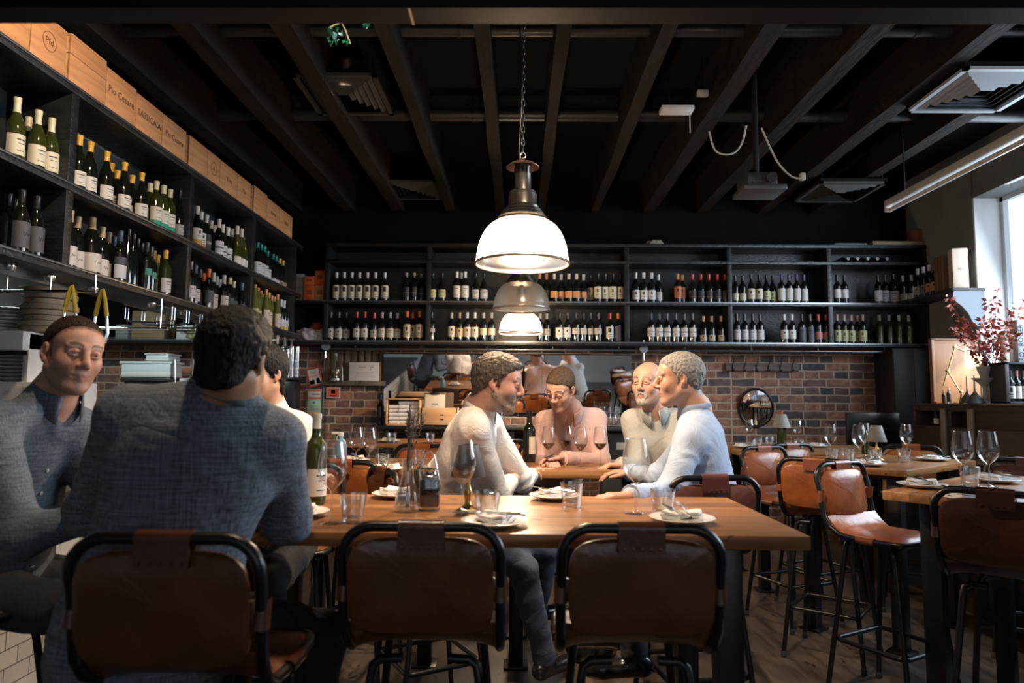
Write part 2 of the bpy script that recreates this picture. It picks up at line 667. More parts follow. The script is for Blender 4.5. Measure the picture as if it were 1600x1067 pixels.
# the dark lintel of the opening we look through, with pale wall above it
a, b_ = P(800, 37, 1.6), P(800, 7, 1.5)
b_.z = a.z + .03
lint = MB().span((-2.2, 1.532, a.z), (2.2, 1.60, b_.z)).obj('trim_1', mat('lintel_black', (.004, .004, .004), .5, spec=.2))
tag(lint, kind='structure')
struct(MB().span((-2.2, 1.532, b_.z), (2.2, 1.60, CEILH)), 'trim_2', PALE)
j_ = P(642, 22, 1.56)
MB().span((j_.x - .003, 1.53, a.z - .002), (j_.x + .003, 1.602, a.z + .001)).obj('joint', STEEL, parent=lint)

# ceiling joists run away from us to the back wall
for k, px in enumerate((-60, 100, 265, 418, 585, 740, 893, 1060, 1232, 1400, 1590, 1760)):
    q = PZ(px, 37, 3.45)
    wj = 0.085 if k in (4, 5, 6, 7) else 0.12
    x0 = q.x if px < 812 else q.x - wj
    jo = MB()
    n = 26
    def fj(u, v, x0=x0, wj=wj, k=k):
        return (0, 0, 0)
    rs = random.Random(k)
    rings = []
    for i in range(n + 1):
        y = 1.62 + (BY - 1.62) * i / n
        w1 = (noise.noise(V((k * 3.1, y * 1.3, 0))) * .012, noise.noise(V((k * 3.1, y * 1.3, 9))) * .012)
        rings.append([(x0 + w1[0], y, 3.45 + w1[1]), (x0 + wj + w1[1], y, 3.45 - w1[0]),
                      (x0 + wj, y, CEILH), (x0, y, CEILH)])
    vs = [p for r_ in rings for p in r_]
    fs = [(i * 4 + a, i * 4 + (a + 1) % 4, i * 4 + 4 + (a + 1) % 4, i * 4 + 4 + a) for i in range(n) for a in range(4)]
    fs += [(0, 1, 2, 3), (n * 4, n * 4 + 3, n * 4 + 2, n * 4 + 1)]
    jo.add(vs, fs)
    struct(jo, 'trim_%d' % (k + 3), JOIST)

# things hung under and between the joists
def ceiling_pipe(p0, p1, r, label, c=(0.02, 0.022, 0.025)):
    o = MB().tube([p0, p1], r, 12).obj('ceiling_pipe', mat('pipe_%d' % int(r * 1000), c, 0.4, var=.3, vscale=4))
    n = MB()
    for t in (0.2, 0.5, 0.8):
        q = V(p0).lerp(V(p1), t)
        n.tube([q, (q.x, q.y, CEILH)], 0.006, 6)
        n.tube([q + (V(p1) - V(p0)).normalized() * k for k in (-.012, .012)], r * 1.12, 12)
    n.obj('hanger', BLACKSTEEL, parent=o)
    return tag(o, label, 'pipe')


ceiling_pipe((-4.9, 5.2, 3.66), (RX - .01, 5.2, 3.66), 0.05, 'long black pipe crossing above the joists behind the vents')
ceiling_pipe((-4.9, 3.9, 3.62), (RX, 3.9, 3.62), 0.035, 'thin black pipe crossing above the joists nearer the lamp chain')
ceiling_pipe((-1.4, 2.0, 3.6), (-1.4, 7.1, 3.6), 0.045, 'black pipe running between joists over the bar side tables')
VENT = mat('grey_vent_metal', (0.035, 0.035, 0.034), 0.6, spec=.2)


def vent(c, sx, sy, label, mm=VENT):
    t = empty('ceiling_vent', c, label=label, cat='air vent', group='square louvred air vents')
    MB().span((-sx / 2, -sy / 2, 0), (sx / 2, sy / 2, .03)).obj('backing', DECK, parent=t)
    f = MB()
    for a, b, c2, d in ((-sx / 2, -sy / 2, sx / 2, -sy / 2 + .03), (-sx / 2, sy / 2 - .03, sx / 2, sy / 2),
                        (-sx / 2, -sy / 2, -sx / 2 + .03, sy / 2), (sx / 2 - .03, -sy / 2, sx / 2, sy / 2)):
        f.span((a, b, -.02), (c2, d, .0))
    f.obj('frame', mm, parent=t)
    s = MB()
    for k in range(1, 6):
        g = 1 - k / 6.5
        a, b, z0 = sx / 2 * g, sy / 2 * g, .0
        a2, b2, z1 = a - .028, b - .028, -.028
        vs = [(-a, -b, z0), (a, -b, z0), (a, b, z0), (-a, b, z0), (-a2, -b2, z1), (a2, -b2, z1), (a2, b2, z1), (-a2, b2, z1)]
        s.add(vs, [(i, (i + 1) % 4, (i + 1) % 4 + 4, i + 4) for i in range(4)])
    s.obj('louvres', mm, parent=t)
    h = MB()
    for a in (-1, 1):
        for b in (-1, 1):
            h.tube([(a * sx * .45, b * sy * .45, 0.03), (a * sx * .45, b * sy * .45, CEILH - c[2])], .005, 6)
    h.obj('hanger', BLACKSTEEL, parent=t)
    return t


q = PZ(1535, 140, 3.42)
vent((q.x, q.y, 3.42), .62, .62, 'pale framed square air vent above the fluorescent tube by the window', mat('pale_vent_metal', (.25, .27, .29), .5))
q = PZ(540, 147, 3.52)
vent((q.x, q.y, 3.52), .55, .62, 'dim square air vent between joists nearer the green paper streamer')
q = PZ(648, 296, 3.52)
vent((q.x, q.y, 3.52), .5, .6, 'dim square air vent further back, behind the lit pendant lamp')
q = PZ(1310, 299, 3.40)
vent((q.x, q.y, 3.40), .6, .6, 'dark square air vent just beyond the projector')

# projector
q = P(1182, 287, 4.3)
t = empty('projector', q, label='small black projector hung from a timber joist with loose white cables beside it', cat='projector')
PB = mat('projector_plastic', (0.03, 0.032, 0.035), 0.35)
MB().rbox((0, 0, 0), (.19, .22, .085), .01).obj('housing', PB, parent=t)
MB().rbox((0.01, -.02, -.062), (.27, .24, .035), .008).obj('tray', mat('tray_metal', (.12, .13, .14), .35, .6), parent=t)
MB().lathe([(.0, -.01), (.028, -.01), (.03, .012), (.02, .012)], 20, c=(.05, -.115, .0), axis=(0, -1, 0)).obj('lens', STEEL, parent=t)
g = MB()
for i in range(5):
    for j in range(4):
        g.box((-.06 + i * .02, -.1115, -.025 + j * .016), (.012, .004, .007))
g.obj('grille', VENT, parent=t)
MB().tube([(0, 0, .04), (0, 0, CEILH - q.z)], .018, 10).obj('mounting_pole', BLACKSTEEL, parent=t)
CAB = mat('white_cable', (0.45, 0.45, 0.43), 0.5)
def cable(pts, label, r=.006, m=CAB):
    from mathutils import geometry
    ps = [V(p) for p in pts]
    out = []
    for i in range(len(ps) - 1):
        a = ps[max(i - 1, 0)]; b = ps[i]; c = ps[i + 1]; d = ps[min(i + 2, len(ps) - 1)]
        for k in range(8):
            t = k / 8
            out.append(.5 * ((2 * b) + (c - a) * t + (2 * a - 5 * b + 4 * c - d) * t * t + (3 * b - a - 3 * c + d) * t ** 3))
    out.append(ps[-1])
    o = MB().tube(out, r, 7).obj('cable', m)
    return tag(o, label, 'cable')


cable([P(1108, 205, 4.3), P(1116, 232, 4.3), P(1130, 241, 4.3), P(1148, 238, 4.3), P(1160, 222, 4.3), P(1166, 196, 4.25)], 'pale cable drooping above the projector towards the lamp')
c2 = cable([P(1190, 200, 4.2), P(1210, 244, 4.2), P(1222, 262, 4.2), P(1238, 276, 4.2), P(1253, 279, 4.2)], 'white cable hanging past the projector with a plug on its end')
q = P(1254, 276, 4.2)
MB().rbox(q, (.03, .03, .045), .004).obj('plug', CAB, parent=c2)
q = PZ(1057, 172, 3.40)
t = empty('emergency_light', (q.x, q.y, 3.40), label='white slim emergency light box under the dark ceiling', cat='light fitting')
MB().rbox((0, 0, 0), (.22, .10, .035), .006).obj('housing', WHITE, parent=t)
MB().tube([(.09, 0, -.01), (.09, 0, -.16)], .004, 6).obj('pull_cord', CAB, parent=t)
MB().tube([(-.05, 0, .01), (-.05, 0, CEILH - 3.40)], .006, 6).obj('hanger', BLACKSTEEL, parent=t)
q = PZ(1098, 146, 3.55)
t = MB().rbox(q, (.075, .04, .04), .004).obj('sensor_box', WHITE)
MB().tube([q, (q.x, q.y, CEILH)], .006, 6).obj('hanger', BLACKSTEEL, parent=t)
tag(t, 'small white sensor box above the slim emergency light', 'sensor')

# fluorescent tube fitting under the right-hand joist
a, b_ = P(1392, 333, 5.55), P(1640, 218, 3.75)
a.x = b_.x = (a.x + b_.x) / 2
zz = 2.98
a = V((2.98, 5.45, zz)); b_ = V((2.98, 3.0, zz))
t = empty('fluorescent_light', a, label='long white unlit fluorescent tube fitting under the ceiling by the window', cat='light fitting')
L_ = (b_.y - a.y)
MB().rbox((0, L_ / 2, .05), (.075, abs(L_), .05), .012).obj('housing', mat('fitting_enamel', (.40, .40, .39), .4), parent=t)
MB().tube([(0.0, -.02, -.005), (0.0, L_ + .02, -.005)], .017, 12).obj('tube', mat('tube_glass', (.55, .55, .54), .2), parent=t)
e_ = MB()
e_.rbox((0, 0, .015), (.05, .03, .06), .005)
e_.rbox((0, L_, .015), (.05, .03, .06), .005)
e_.obj('end_socket', WHITE, parent=t)
h = MB()
for y_ in (L_ * .1, L_ * .9):
    h.tube([(0, y_, .07), (0, y_, CEILH - zz)], .006, 6)
h.obj('hanger', BLACKSTEEL, parent=t)

# kitchen light over the bar, beyond the shelves
t = empty('kitchen_light', (-3.5, 4.9, 2.98), label='flat ceiling light over the kitchen side of the bar', cat='light fitting')
MB().rbox((0, 0, .03), (.62, 1.22, .06), .008).obj('housing', WHITE, parent=t)
MB().rbox((0, 0, -.002), (.56, 1.16, .004), .001).obj('diffuser', mat('diffuser_lit', (.8, .8, .8), .5, emit=(.85, .97, .95), estr=2.0), parent=t)
for x_ in (-.2, .2):
    MB().tube([(x_, 0, .05), (x_, 0, CEILH - 2.98)], .006, 6).obj('hanger', BLACKSTEEL, parent=t)
area_light('kitchen_light_beam', (-3.5, 4.9, 2.96), (-3.5, 4.901, 0), .55, 1.15, 42, (.85, .98, .95))

# green paper streamer hanging by the lintel
rs = random.Random(3)
s1 = MB()
q = P(530, 34, 2.0)
def leafbit(mb, c, r):
    n = 7
    pts = []
    for k in range(n):
        a = 2 * pi * k / n
        rr = r * (1 if k % 2 else .45) * rs.uniform(.7, 1.2)
        pts.append((c.x + rr * cos(a), c.y + rs.uniform(-.012, .012), c.z + rr * sin(a) * 1.1))
    mb.add([tuple(c)] + pts, [(0, i + 1, (i + 1) % n + 1) for i in range(n)])
for px, py in ((516, 48), (522, 55), (517, 68), (526, 62), (532, 52), (538, 64), (514, 60), (543, 68), (570, 38), (575, 40), (528, 44)):
    leafbit(s1, P(px, py, 2.0 + rs.uniform(-.02, .02)), .012)
st = s1.obj('paper_streamer', mat('green_foil', (0.01, 0.22, 0.10), 0.3))
s2 = MB().tube([P(512, 45, 2), P(522, 39, 2), P(534, 36, 1.99), P(540, 48, 2), P(547, 68, 2)], .002, 6)
s2.tube([P(530, 37, 2), P(530, -40, 2.0)], .0008, 5)
s2.obj('string', mat('pale_string', (.55, .5, .35), .6), parent=st)
tag(st, 'small green foil streamer with leaf shapes hanging at the lintel', 'streamer')


# ceiling spot lights out of sight behind the lintel, then one added further back
def spot_fitting(loc, target, power, label, ang=70):
    t = empty('spotlight', loc, label=label, cat='spotlight')
    d = (V(target) - V(loc)).normalized()
    MB().lathe([(.03, -.10), (.042, -.09), (.045, .02), (.04, .02), (.038, -.02)], 20, c=d * -.03, axis=d).obj('lamp_head', BLACKSTEEL, parent=t)
    MB().tube([(0, 0, 0.03), (0, 0, CEILH - loc[2])], .008, 8).obj('stem', BLACKSTEEL, parent=t)
    spot_light('spot_beam', V(loc) + d * .02, target, power, WARM, ang, .035)


spot_fitting((-1.2, 2.35, 3.35), (-2.2, 2.9, 2.95), 70, 'black ceiling spotlight aimed at the wine crates', 75)
spot_fitting((0.35, 2.05, 3.40), (0.1, 3.6, 1.0), 190, 'black ceiling spotlight aimed at the middle tables', 80)
spot_fitting((-0.6, 1.75, 3.35), (-.75, 1.9, 1.2), 80, 'black ceiling spotlight aimed down at the near table', 80)
spot_fitting((1.55, 2.0, 3.25), (1.75, 3.0, 3.45), 14, 'black ceiling spotlight grazing a ceiling joist', 60)
spot_fitting((-1.15, 4.3, 3.55), (-1.9, 7.2, 1.45), 130, 'added black ceiling spotlight brightening the brick wall behind the bar', 85)  # added lamp, brightens the bricks at the back

# ------------------------------------------------------------------ back shelves
zlo = P(900, 534, SF).z
zup = P(900, 471, SF).z
ztp = P(900, 380, SF).z
zb2 = P(900, 408, SF).z       # the low rack under the top board
bs = empty('bottle_shelving', (0, BY, 0), label='long black shelving unit full of wine bottles across the brick back wall', cat='shelf')
def bpart(mb, name, m=SHELFWOOD, **k):
    return mb.obj(name, m, parent=bs, loc=(0, -BY, 0), **k)
X0b, X1b = P(509, 400, SF).x, P(1451, 400, SF).x
for z, n in ((zlo, 'shelf_board'), (zup, 'shelf_board'), (ztp, 'shelf_board')):
    x0 = -5.0 if z == zlo else (-2.35 if z == zup else X0b)
    bpart(MB().rbox(((x0 + RX) / 2, (SF + BY) / 2, z - .0175), (RX - x0, BY - SF - .01, .035), .004), n)
    if z != ztp:
        bpart(MB().rbox(((x0 + RX) / 2, SF - .004, z - .006), (RX - x0, .006, .016), .002), 'metal_edge', mat('shelf_edge_steel', (.25, .25, .26), .3, .9))
bpart(MB().rbox(((X0b + RX) / 2, SF + .12, zb2 - .01), (RX - X0b, .26, .03), .003), 'bottle_rack_board')
for px in (509, 669, 980, 1141, 1298, 1451):
    x = P(px, 450, SF).x
    bpart(MB().rbox((x, (SF + BY) / 2 + .004, (zlo + ztp) / 2 - .02), (.045, BY - SF - .02, ztp - zlo - .035), .003), 'upright')
bpart(MB().span((X0b, BY - .022, zlo), (RX, BY - .004, ztp)), 'back_panel')
# rail with clips under the shelf
rl = MB().tube([(X0b, SF + .12, zlo - .075), (RX - .4, SF + .12, zlo - .075)], .013, 10)
for k in range(9):
    x = X0b + .3 + k * .68
    rl.tube([(x, SF + .12, zlo - .075), (x, SF + .12, zlo - .03)], .008, 6)
bpart(rl, 'hanging_rail', mat('dull_steel', (.16, .17, .18), .35, .9))

# ------------------------------------------------------------------ left shelves, seen from below
ZA = PX(300, 470, LX).z - 0.01     # bottom board top
ZB = PX(300, 375, LX).z - 0.01
ZC = PX(300, 263, LX).z
ls = empty('bottle_shelving', (LX - .17, 4.5, 0), label='black stained shelving unit with three boards over the bar, wine crates on top', cat='shelf')
def lpart(mb, name, m=SHELFWOOD, **k):
    return mb.obj(name, m, parent=ls, loc=(-(LX - .17), -4.5, 0), **k)
Y0, Y1 = 2.2, 6.78
for z in (ZA, ZB, ZC):
    lpart(MB().rbox((LX - .17, (Y0 + Y1) / 2, z - .02), (.34, Y1 - Y0, .04), .004), 'shelf_board')
    lpart(MB().rbox((LX + .003, (Y0 + Y1) / 2, z - .004), (.008, Y1 - Y0, .012), .002), 'metal_edge', mat('shelf_edge_steel', (.25, .25, .26), .3, .9))
for px in (105, 297, 397, 463):
    y = PX(px, 400, LX).y
    lpart(MB().rbox((LX - .17, y, (ZA + ZC) / 2 - .02), (.33, .055, ZC - ZA - .04), .004), 'upright')
lpart(MB().span((LX - .345, Y0, ZA - .03), (LX - .33, Y1, ZC)), 'back_panel', mat('teal_black_panel', (.016, .026, .030), .6, var=.4, vscale=4))
fx = MB()
for px, py in ((20, 402), (83, 400), (150, 425), (240, 468), (288, 478)):
    q = PX(px, py, LX - .12)
    fx.lathe([(.0, -.03), (.02, -.028), (.026, -.012), (.026, 0)], 14, c=(LX - .13, q.y, ZA - .04))
lpart(fx, 'puck_light', mat('puck_light_chrome', (.5, .5, .5), .2, .8))
dr = MB()
for k in range(5):
    y = 2.6 + k * .95
    dr.tube([(LX - .325, y, ZC - .01), (LX - .325, y, CEILH)], .006, 6)
lpart(dr, 'ceiling_rod', BLACKSTEEL)

# wire stemware rack under the left shelf
gr = empty('glass_rack', (LX - .17, 5.4, ZA - .04), label='steel wire stemware rack hanging beneath the bar shelves', cat='glass rack')
WIRE = mat('rack_wire', (.35, .36, .36), .25, .9)
for k in range(13):
    y = 4.3 + k * .19 - 5.4
    wq = MB()
    wq.tube([(.15, y, -.02), (.15, y, -.10), (.10, y, -.115), (-.13, y, -.115), (-.15, y, -.10), (-.15, y, -.02)], .0045, 6)
    wq.tube([(.15, y + .035, -.02), (.15, y + .035, -.10), (.10, y + .035, -.115), (-.13, y + .035, -.115), (-.15, y + .035, -.10), (-.15, y + .035, -.02)], .0045, 6)
    wq.tube([(.15, y, -.02), (.15, y + .035, -.02)], .0045, 6)
    wq.obj('wire_loop', WIRE, parent=gr)
MB().tube([(-.1, -1.2, -.02), (-.1, 1.3, -.02)], .005, 6).tube([(.1, -1.2, -.02), (.1, 1.3, -.02)], .005, 6).obj('side_rail', WIRE, parent=gr)

# ------------------------------------------------------------------ bottles
GL_DARK = mat('dark_bottle_glass', (0.006, 0.008, 0.006), 0.09, spec=0.6)
GL_GREEN = mat('olive_bottle_glass', (0.028, 0.036, 0.008), 0.08, spec=0.6)
GL_YELL = mat('pale_wine_glass', (0.13, 0.14, 0.04), 0.1, spec=0.6)
PROF = {
    'bordeaux': [(0, .012), (.030, .002), (.0365, .004), (.0375, .012), (.0375, .178), (.0360, .192), (.0290, .208), (.0185, .220), (.0150, .236),
                 (.0140, .292), (.0160, .294), (.0160, .303), (.0, .303)],
    'burgundy': [(0, .012), (.032, .002), (.0375, .005), (.0385, .013), (.0385, .140), (.0370, .160), (.0320, .185), (.0235, .206), (.0165, .226),
                 (.0140, .250), (.0140, .288), (.0160, .290), (.0160, .300), (.0, .300)],
    'flute': [(0, .012), (.030, .002), (.0365, .004), (.0375, .012), (.0370, .13), (.0330, .170), (.0260, .210), (.0190, .25),
              (.0145, .285), (.0135, .325), (.0155, .326), (.0155, .335), (.0, .335)],
    'magnum': [(0, .015), (.045, .002), (.053, .006), (.054, .016), (.054, .185), (.051, .205), (.042, .235), (.030, .262), (.0200, .288),
               (.0175, .330), (.0195, .332), (.0195, .345), (.0, .345)],
}
GROOVE = .0012
bottle_meshes = {}


def bottle_mesh(shape, glass):
    k = (shape, glass.name)
    if k not in bottle_meshes:
        bottle_meshes[k] = MB().lathe(PROF[shape], 18).mesh('bottle_' + shape, glass, 60)
    return bottle_meshes[k]


def r_at(prof, z):
    for (r0, z0), (r1, z1) in zip(prof[1:], prof[2:]):
        if z0 <= z <= z1 and z1 > z0:
            return r0 + (r1 - r0) * (z - z0) / (z1 - z0)
    return prof[4][0]


def capsule_mesh(shape, length):
    k = ('cap', shape, length)
    if k not in bottle_meshes:
        pr = PROF[shape]
        zt = pr[-1][1]
        zz = [zt - length + i * length / 5 for i in range(6)]
        pts = [(r_at(pr, z) + .0006, z) for z in zz[:-2]] + [(pr[-2][0] + .0006, zt - .012), (pr[-2][0] + .0006, zt + .0004), (0, zt + .0006)]
        bottle_meshes[k] = MB().lathe(pts, 16, cap0=False).mesh('capsule', TINTG, 60)
    return bottle_meshes[k]


def label_mesh(shape, z0, z1, span, mark):
    k = ('lab', shape, z0, z1, span, mark)
    if k not in bottle_meshes:
        pr = PROF[shape]
        R_ = pr[4][0]
        b = MB()
        h = span / 2
        b.lathe([(R_ - .002, z0), (R_ + .0006, z0), (R_ + .0006, z1), (R_ - .002, z1)], 14, a0=-pi / 2 - h, a1=-pi / 2 + h, cap0=False, cap1=False)
        b.cur = 1

        def patch(c, za, zb, half, n=6, off=.0010):
            b.lathe([(R_ + off, za), (R_ + off, zb)], n, a0=-pi / 2 + c - half, a1=-pi / 2 + c + half, cap0=False, cap1=False)
        H = z1 - z0
        if mark == 'square':
            patch(0, z0 + H * .50, z0 + H * .88, .42)
            patch(0, z0 + H * .12, z0 + H * .16, .6)
            patch(0, z0 + H * .28, z0 + H * .33, .5)
        elif mark == 'crest':
            patch(0, z0 + H * .52, z0 + H * .80, .20)
            patch(0, z0 + H * .30, z0 + H * .35, .45)
            patch(0, z0 + H * .17, z0 + H * .20, .35)
        elif mark == 'lines':
            patch(0, z0 + H * .72, z0 + H * .78, .5)
            patch(0, z0 + H * .55, z0 + H * .58, .35)
            patch(0, z0 + H * .20, z0 + H * .23, .45)
        elif mark == 'script':
            pts = []
            for i in range(26):
                u = i / 25
                a = -pi / 2 - .25 + u * .85
                zz = z0 + H * (.52 + .09 * sin(u * 19) * (1.2 - u))
                pts.append(((R_ + .0012) * cos(a), (R_ + .0012) * sin(a), zz))
            b.tube(pts, .0008, 4)
        elif mark == 'bands':
            b.lathe([(R_ + .0012, z0 + H * .46), (R_ + .0012, z0 + H * .56)], 10, a0=-pi / 2 - h, a1=-pi / 2 + h, cap0=False, cap1=False)
            patch(0, z0 + H * .72, z0 + H * .76, .4)
            patch(0, z0 + H * .22, z0 + H * .26, .4)
        elif mark == 'lowband':
            pass
        bottle_meshes[k] = b.mesh('label', [TINT, INK], 60)
    return bottle_meshes[k]


def add_mesh(name, me, parent=None, color=None):
    o = bpy.data.objects.new(name, me)
    COL.objects.link(o)
    if parent is not None:
        o.parent = parent
    if color:
        o.color = (*color, 1)
    return o


def bottle(loc, rz=0, shape='bordeaux', glass=None, cap=(.02, .02, .02), cl=.06, lab=((.6, .57, .5),), z0=.045, z1=.13, span=2.6,
           mark='lines', label='', group=None, name='wine_bottle', band=None, s=1.0):
    glass = glass or GL_DARK
    o = add_mesh(name, bottle_mesh(shape, glass))
    o.location = loc
    o.rotation_euler[2] = rz
    o.scale = (s, s, s)
    if cap is not None:
        add_mesh('capsule', capsule_mesh(shape, cl), o, cap)
    if lab is not None:
        add_mesh('label', label_mesh(shape, z0, z1, span, mark), o, lab[0])
    if band is not None:
        add_mesh('lower_label', label_mesh(shape, band[0], band[1], span, 'plain'), o, band[2])
    return tag(o, label, 'wine bottle', group)


CREAM = (.58, .52, .40); WHT = (.62, .60, .57); GREY = (.35, .36, .36); YEL = (.62, .36, .04); ORG = (.70, .13, .02)
RED = (.36, .02, .015); BLK = (.012, .012, .014); GOLD = (.45, .30, .09); TEAL = (.0, .16, .12); COP = (.42, .17, .06)
OLIVE = (.42, .42, .22)
rb = random.Random(11)


taken = []
ORD = ('first', 'second', 'third', 'fourth', 'fifth', 'sixth', 'seventh', 'eighth')


def nth(i, n, lbl, end='bar'):
    s_ = lbl if n == 1 else '%s from %s, %s' % (ORD[i], end, lbl)
    for w_ in (' the ', ' in ', ' and ', ' a ', ' just ', ' small ', ' sloping ', ' black label ', ' first '):
        while len(s_.split()) > 16 and w_ in s_:
            s_ = s_.replace(w_, ' ', 1)
    return s_



def free_spot(x, y, z, kw):
    r = PROF[kw.get('shape', 'bordeaux')][4][0] * kw.get('s', 1.0) + .0007
    for a, b, c, d in taken:
        if abs(c - z) < .1 and (a - x) ** 2 + (b - y) ** 2 < (r + d) ** 2:
            return False
    taken.append((x, y, z, r))
    return True


def row_back(base, pxs, **kw):
    lbl, grp = kw.pop('label'), kw.pop('group', None)
    zz = {'up': zup, 'lo': zlo}[base]
    for i_, px in enumerate(sorted(pxs)):
        for bk in (.085, .10, .12, .14, .17):
            q = P(px, 500, SF + bk)
            if free_spot(q.x, SF + bk, zz, kw):
                break
        else:
            continue
        bottle((q.x, SF + bk, zz), rz=rb.uniform(-.12, .12) - math.atan2(q.x, q.y), label=nth(i_, len(pxs), lbl),
               group=(grp or lbl) if len(pxs) > 1 else None, **kw)


U = 'upper back shelf'
Lw = 'lower back shelf'
row_back('up', (524, 536, 548, 560, 572.5, 585, 600), cap=(.5, .5, .48), lab=(CREAM,), z0=.03, z1=.165, mark='square', label='dark bottle with tall cream label and black square, %s at the boxes' % U)
row_back('up', (634, 646, 657), cap=(.35, .33, .28), cl=.035, lab=(BLK,), z0=.05, z1=.15, band=(.085, .092, (.55, .5, .4)), mark='plain', label='black bottle with thin pale lettering beside the first upright, %s' % U)
row_back('up', (675, 690), shape='burgundy', cap=BLK, lab=(OLIVE,), z0=.04, z1=.125, mark='lines', label='sloping bottle with olive cream label just past the first upright, %s' % U)
row_back('up', (713, 726), cap=(.7, .7, .7), lab=(WHT,), z0=.04, z1=.16, s=1.04, mark='lines', label='tall bottle with white capsule and white label behind its twin, %s' % U)
row_back('up', (719.5,), cap=(.7, .7, .7), lab=(WHT,), z0=.05, z1=.17, s=1.05, mark='crest', label='middle bottle of three with white capsules beside the big lamp, %s' % U)
row_back('up', (742.5, 755.5), shape='burgundy', cap=BLK, lab=((.45, .43, .43),), z0=.03, z1=.125, mark='lines', label='bottle with grey white label next to the pendant lamps, %s' % U)
row_back('up', (843, 854), cap=COP, lab=(BLK,), mark='plain', label='dark bottle with copper capsule directly beside the unlit lamp, %s' % U)
row_back('up', (866, 877, 889, 901, 912), shape='burgundy', cap=(.55, .52, .48), lab=((.50, .24, .10),), z0=.045, z1=.115, mark='plain', label='sloping bottle with orange tan label and white capsule, %s' % U)
row_back('up', (922.5, 934.5, 946, 958, 969.5), cap=BLK, lab=(CREAM,), z0=.04, z1=.165, mark='crest', label='bottle with long cream label and small emblem before the middle upright, %s' % U)
row_back('up', (994, 1006.5, 1019), cap=(.6, .6, .6), lab=(WHT,), z0=.03, z1=.125, s=1.04, mark='crest', label='tall bottle with white capsule and white label after the middle upright, %s' % U)
row_back('up', (1029.5,), cap=(.6, .6, .6), lab=((.5, .5, .5),), z0=.03, z1=.115, mark='lines', label='shorter bottle with grey white label ending the white capsule row, %s' % U)
row_back('up', (1060, 1067), cap=COP, lab=((.45, .13, .06),), z0=.05, z1=.17, mark='crest', label='bottle with rusty orange label standing apart, %s' % U)
row_back('up', (1083, 1096, 1109, 1122, 1134), shape='burgundy', cap=RED, lab=(BLK,), z0=.045, z1=.13, band=(.06, .066, GOLD), mark='plain', label='bottle with red capsule and black label with a gold line, %s' % U)
row_back('up', (1150, 1161.5), cap=BLK, lab=(CREAM,), z0=.03, z1=.105, s=.95, mark='lines', label='small bottle with short cream label past the third upright, %s' % U)
row_back('up', (1175, 1187.5), shape='burgundy', cap=BLK, lab=(CREAM,), z0=.045, z1=.15, mark='crest', label='sloping bottle with big cream label and emblem over the hook rail, %s' % U)
row_back('up', (1199, 1208.5), shape='burgundy', cap=BLK, lab=(OLIVE,), z0=.04, z1=.13, mark='crest', label='sloping bottle with olive label in the middle of the row over the hook rail, %s' % U)
row_back('up', (1222.5, 1234.5, 1246.5, 1258), cap=(.03, .03, .07), lab=((.50, .50, .46),), z0=.03, z1=.155, mark='plain', label='bottle with tall plain pale label and blue black capsule, %s' % U)
row_back('up', (1310, 1321.5), cap=BLK, lab=(WHT,), z0=.06, z1=.15, mark='plain', label='bottle with square white label past the fourth upright, %s' % U)
row_back('up', (1374.5, 1385.5), cap=BLK, lab=((.5, .55, .6),), z0=.03, z1=.14, mark='lines', label='bottle with blue white label beside a magnum, %s' % U)
row_back('up', (1398.5,), shape='magnum', cap=BLK, lab=((.45, .48, .52),), z0=.03, z1=.15, s=.92, mark='lines', label='wide magnum bottle with pale label, %s' % U)
row_back('lo', (517, 529.5, 541), shape='burgundy', cap=(.06, .06, .06), lab=((.45, .45, .43),), z0=.035, z1=.125, mark='crest', label='sloping bottle with wide grey white label by the first upright, %s' % Lw)
row_back('lo', (544.8, 557.5, 570), cap=RED, lab=(WHT,), z0=.04, z1=.13, mark='crest', label='bottle with red capsule, white label and dark emblem, %s' % Lw)
row_back('lo', (584.5,), cap=RED, lab=(CREAM,), z0=.04, z1=.12, s=.97, mark='crest', label='bottle with red capsule and cream label, alone between two rows, %s' % Lw)
row_back('lo', (597, 609.5, 621), shape='burgundy', cap=(.3, .3, .3), lab=(CREAM,), z0=.04, z1=.13, mark='lines', label='sloping bottle with broad cream label before the orange capsules, %s' % Lw)
row_back('lo', (636, 645, 655.5), cap=ORG, lab=((.55, .50, .34),), z0=.04, z1=.17, s=1.03, mark='crest', label='tall bottle with orange capsule and long cream label, %s' % Lw)
row_back('lo', (674.5,), cap=BLK, lab=(GREY,), z0=.095, z1=.135, s=1.0, mark='lines', label='dark bottle with one pale band just past the first upright, %s' % Lw)
row_back('lo', (705.5,), shape='burgundy', cap=(.3, .3, .3), lab=(CREAM,), z0=.05, z1=.16, mark='crest', label='sloping bottle with ornate cream label before the lit lamp, %s' % Lw)
row_back('lo', (718,), cap=(.25, .2, .1), lab=((.5, .42, .22),), z0=.05, z1=.14, mark='crest', label='bottle with small golden label between cream labels, %s' % Lw)
row_back('lo', (730, 742), cap=(.5, .5, .5), lab=(CREAM,), z0=.05, z1=.15, mark='crest', label='bottle with cream label and blue black medallion before the lamps, %s' % Lw)
row_back('lo', (755.5, 768), cap=(.3, .3, .3), lab=(CREAM,), z0=.07, z1=.14, mark='lines', label='bottle with cream label directly beside the furthest lit lamp, %s' % Lw)
row_back('lo', (844, 854.5), cap=(.2, .2, .2), lab=((.3, .3, .25),), z0=.07, z1=.14, mark='lines', label='dark bottle with dull label just past the furthest lit lamp, %s' % Lw)
row_back('lo', (874, 886.5), cap=BLK, lab=(WHT,), z0=.05, z1=.15, mark='crest', label='bottle with cream white label and small dot, %s over the mirror' % Lw)
row_back('lo', (900, 911.5, 923, 934.5), cap=BLK, lab=((.50, .47, .42),), z0=.085, z1=.145, mark='lines', label='bottle with short high pale label and bare lower half, %s' % Lw)
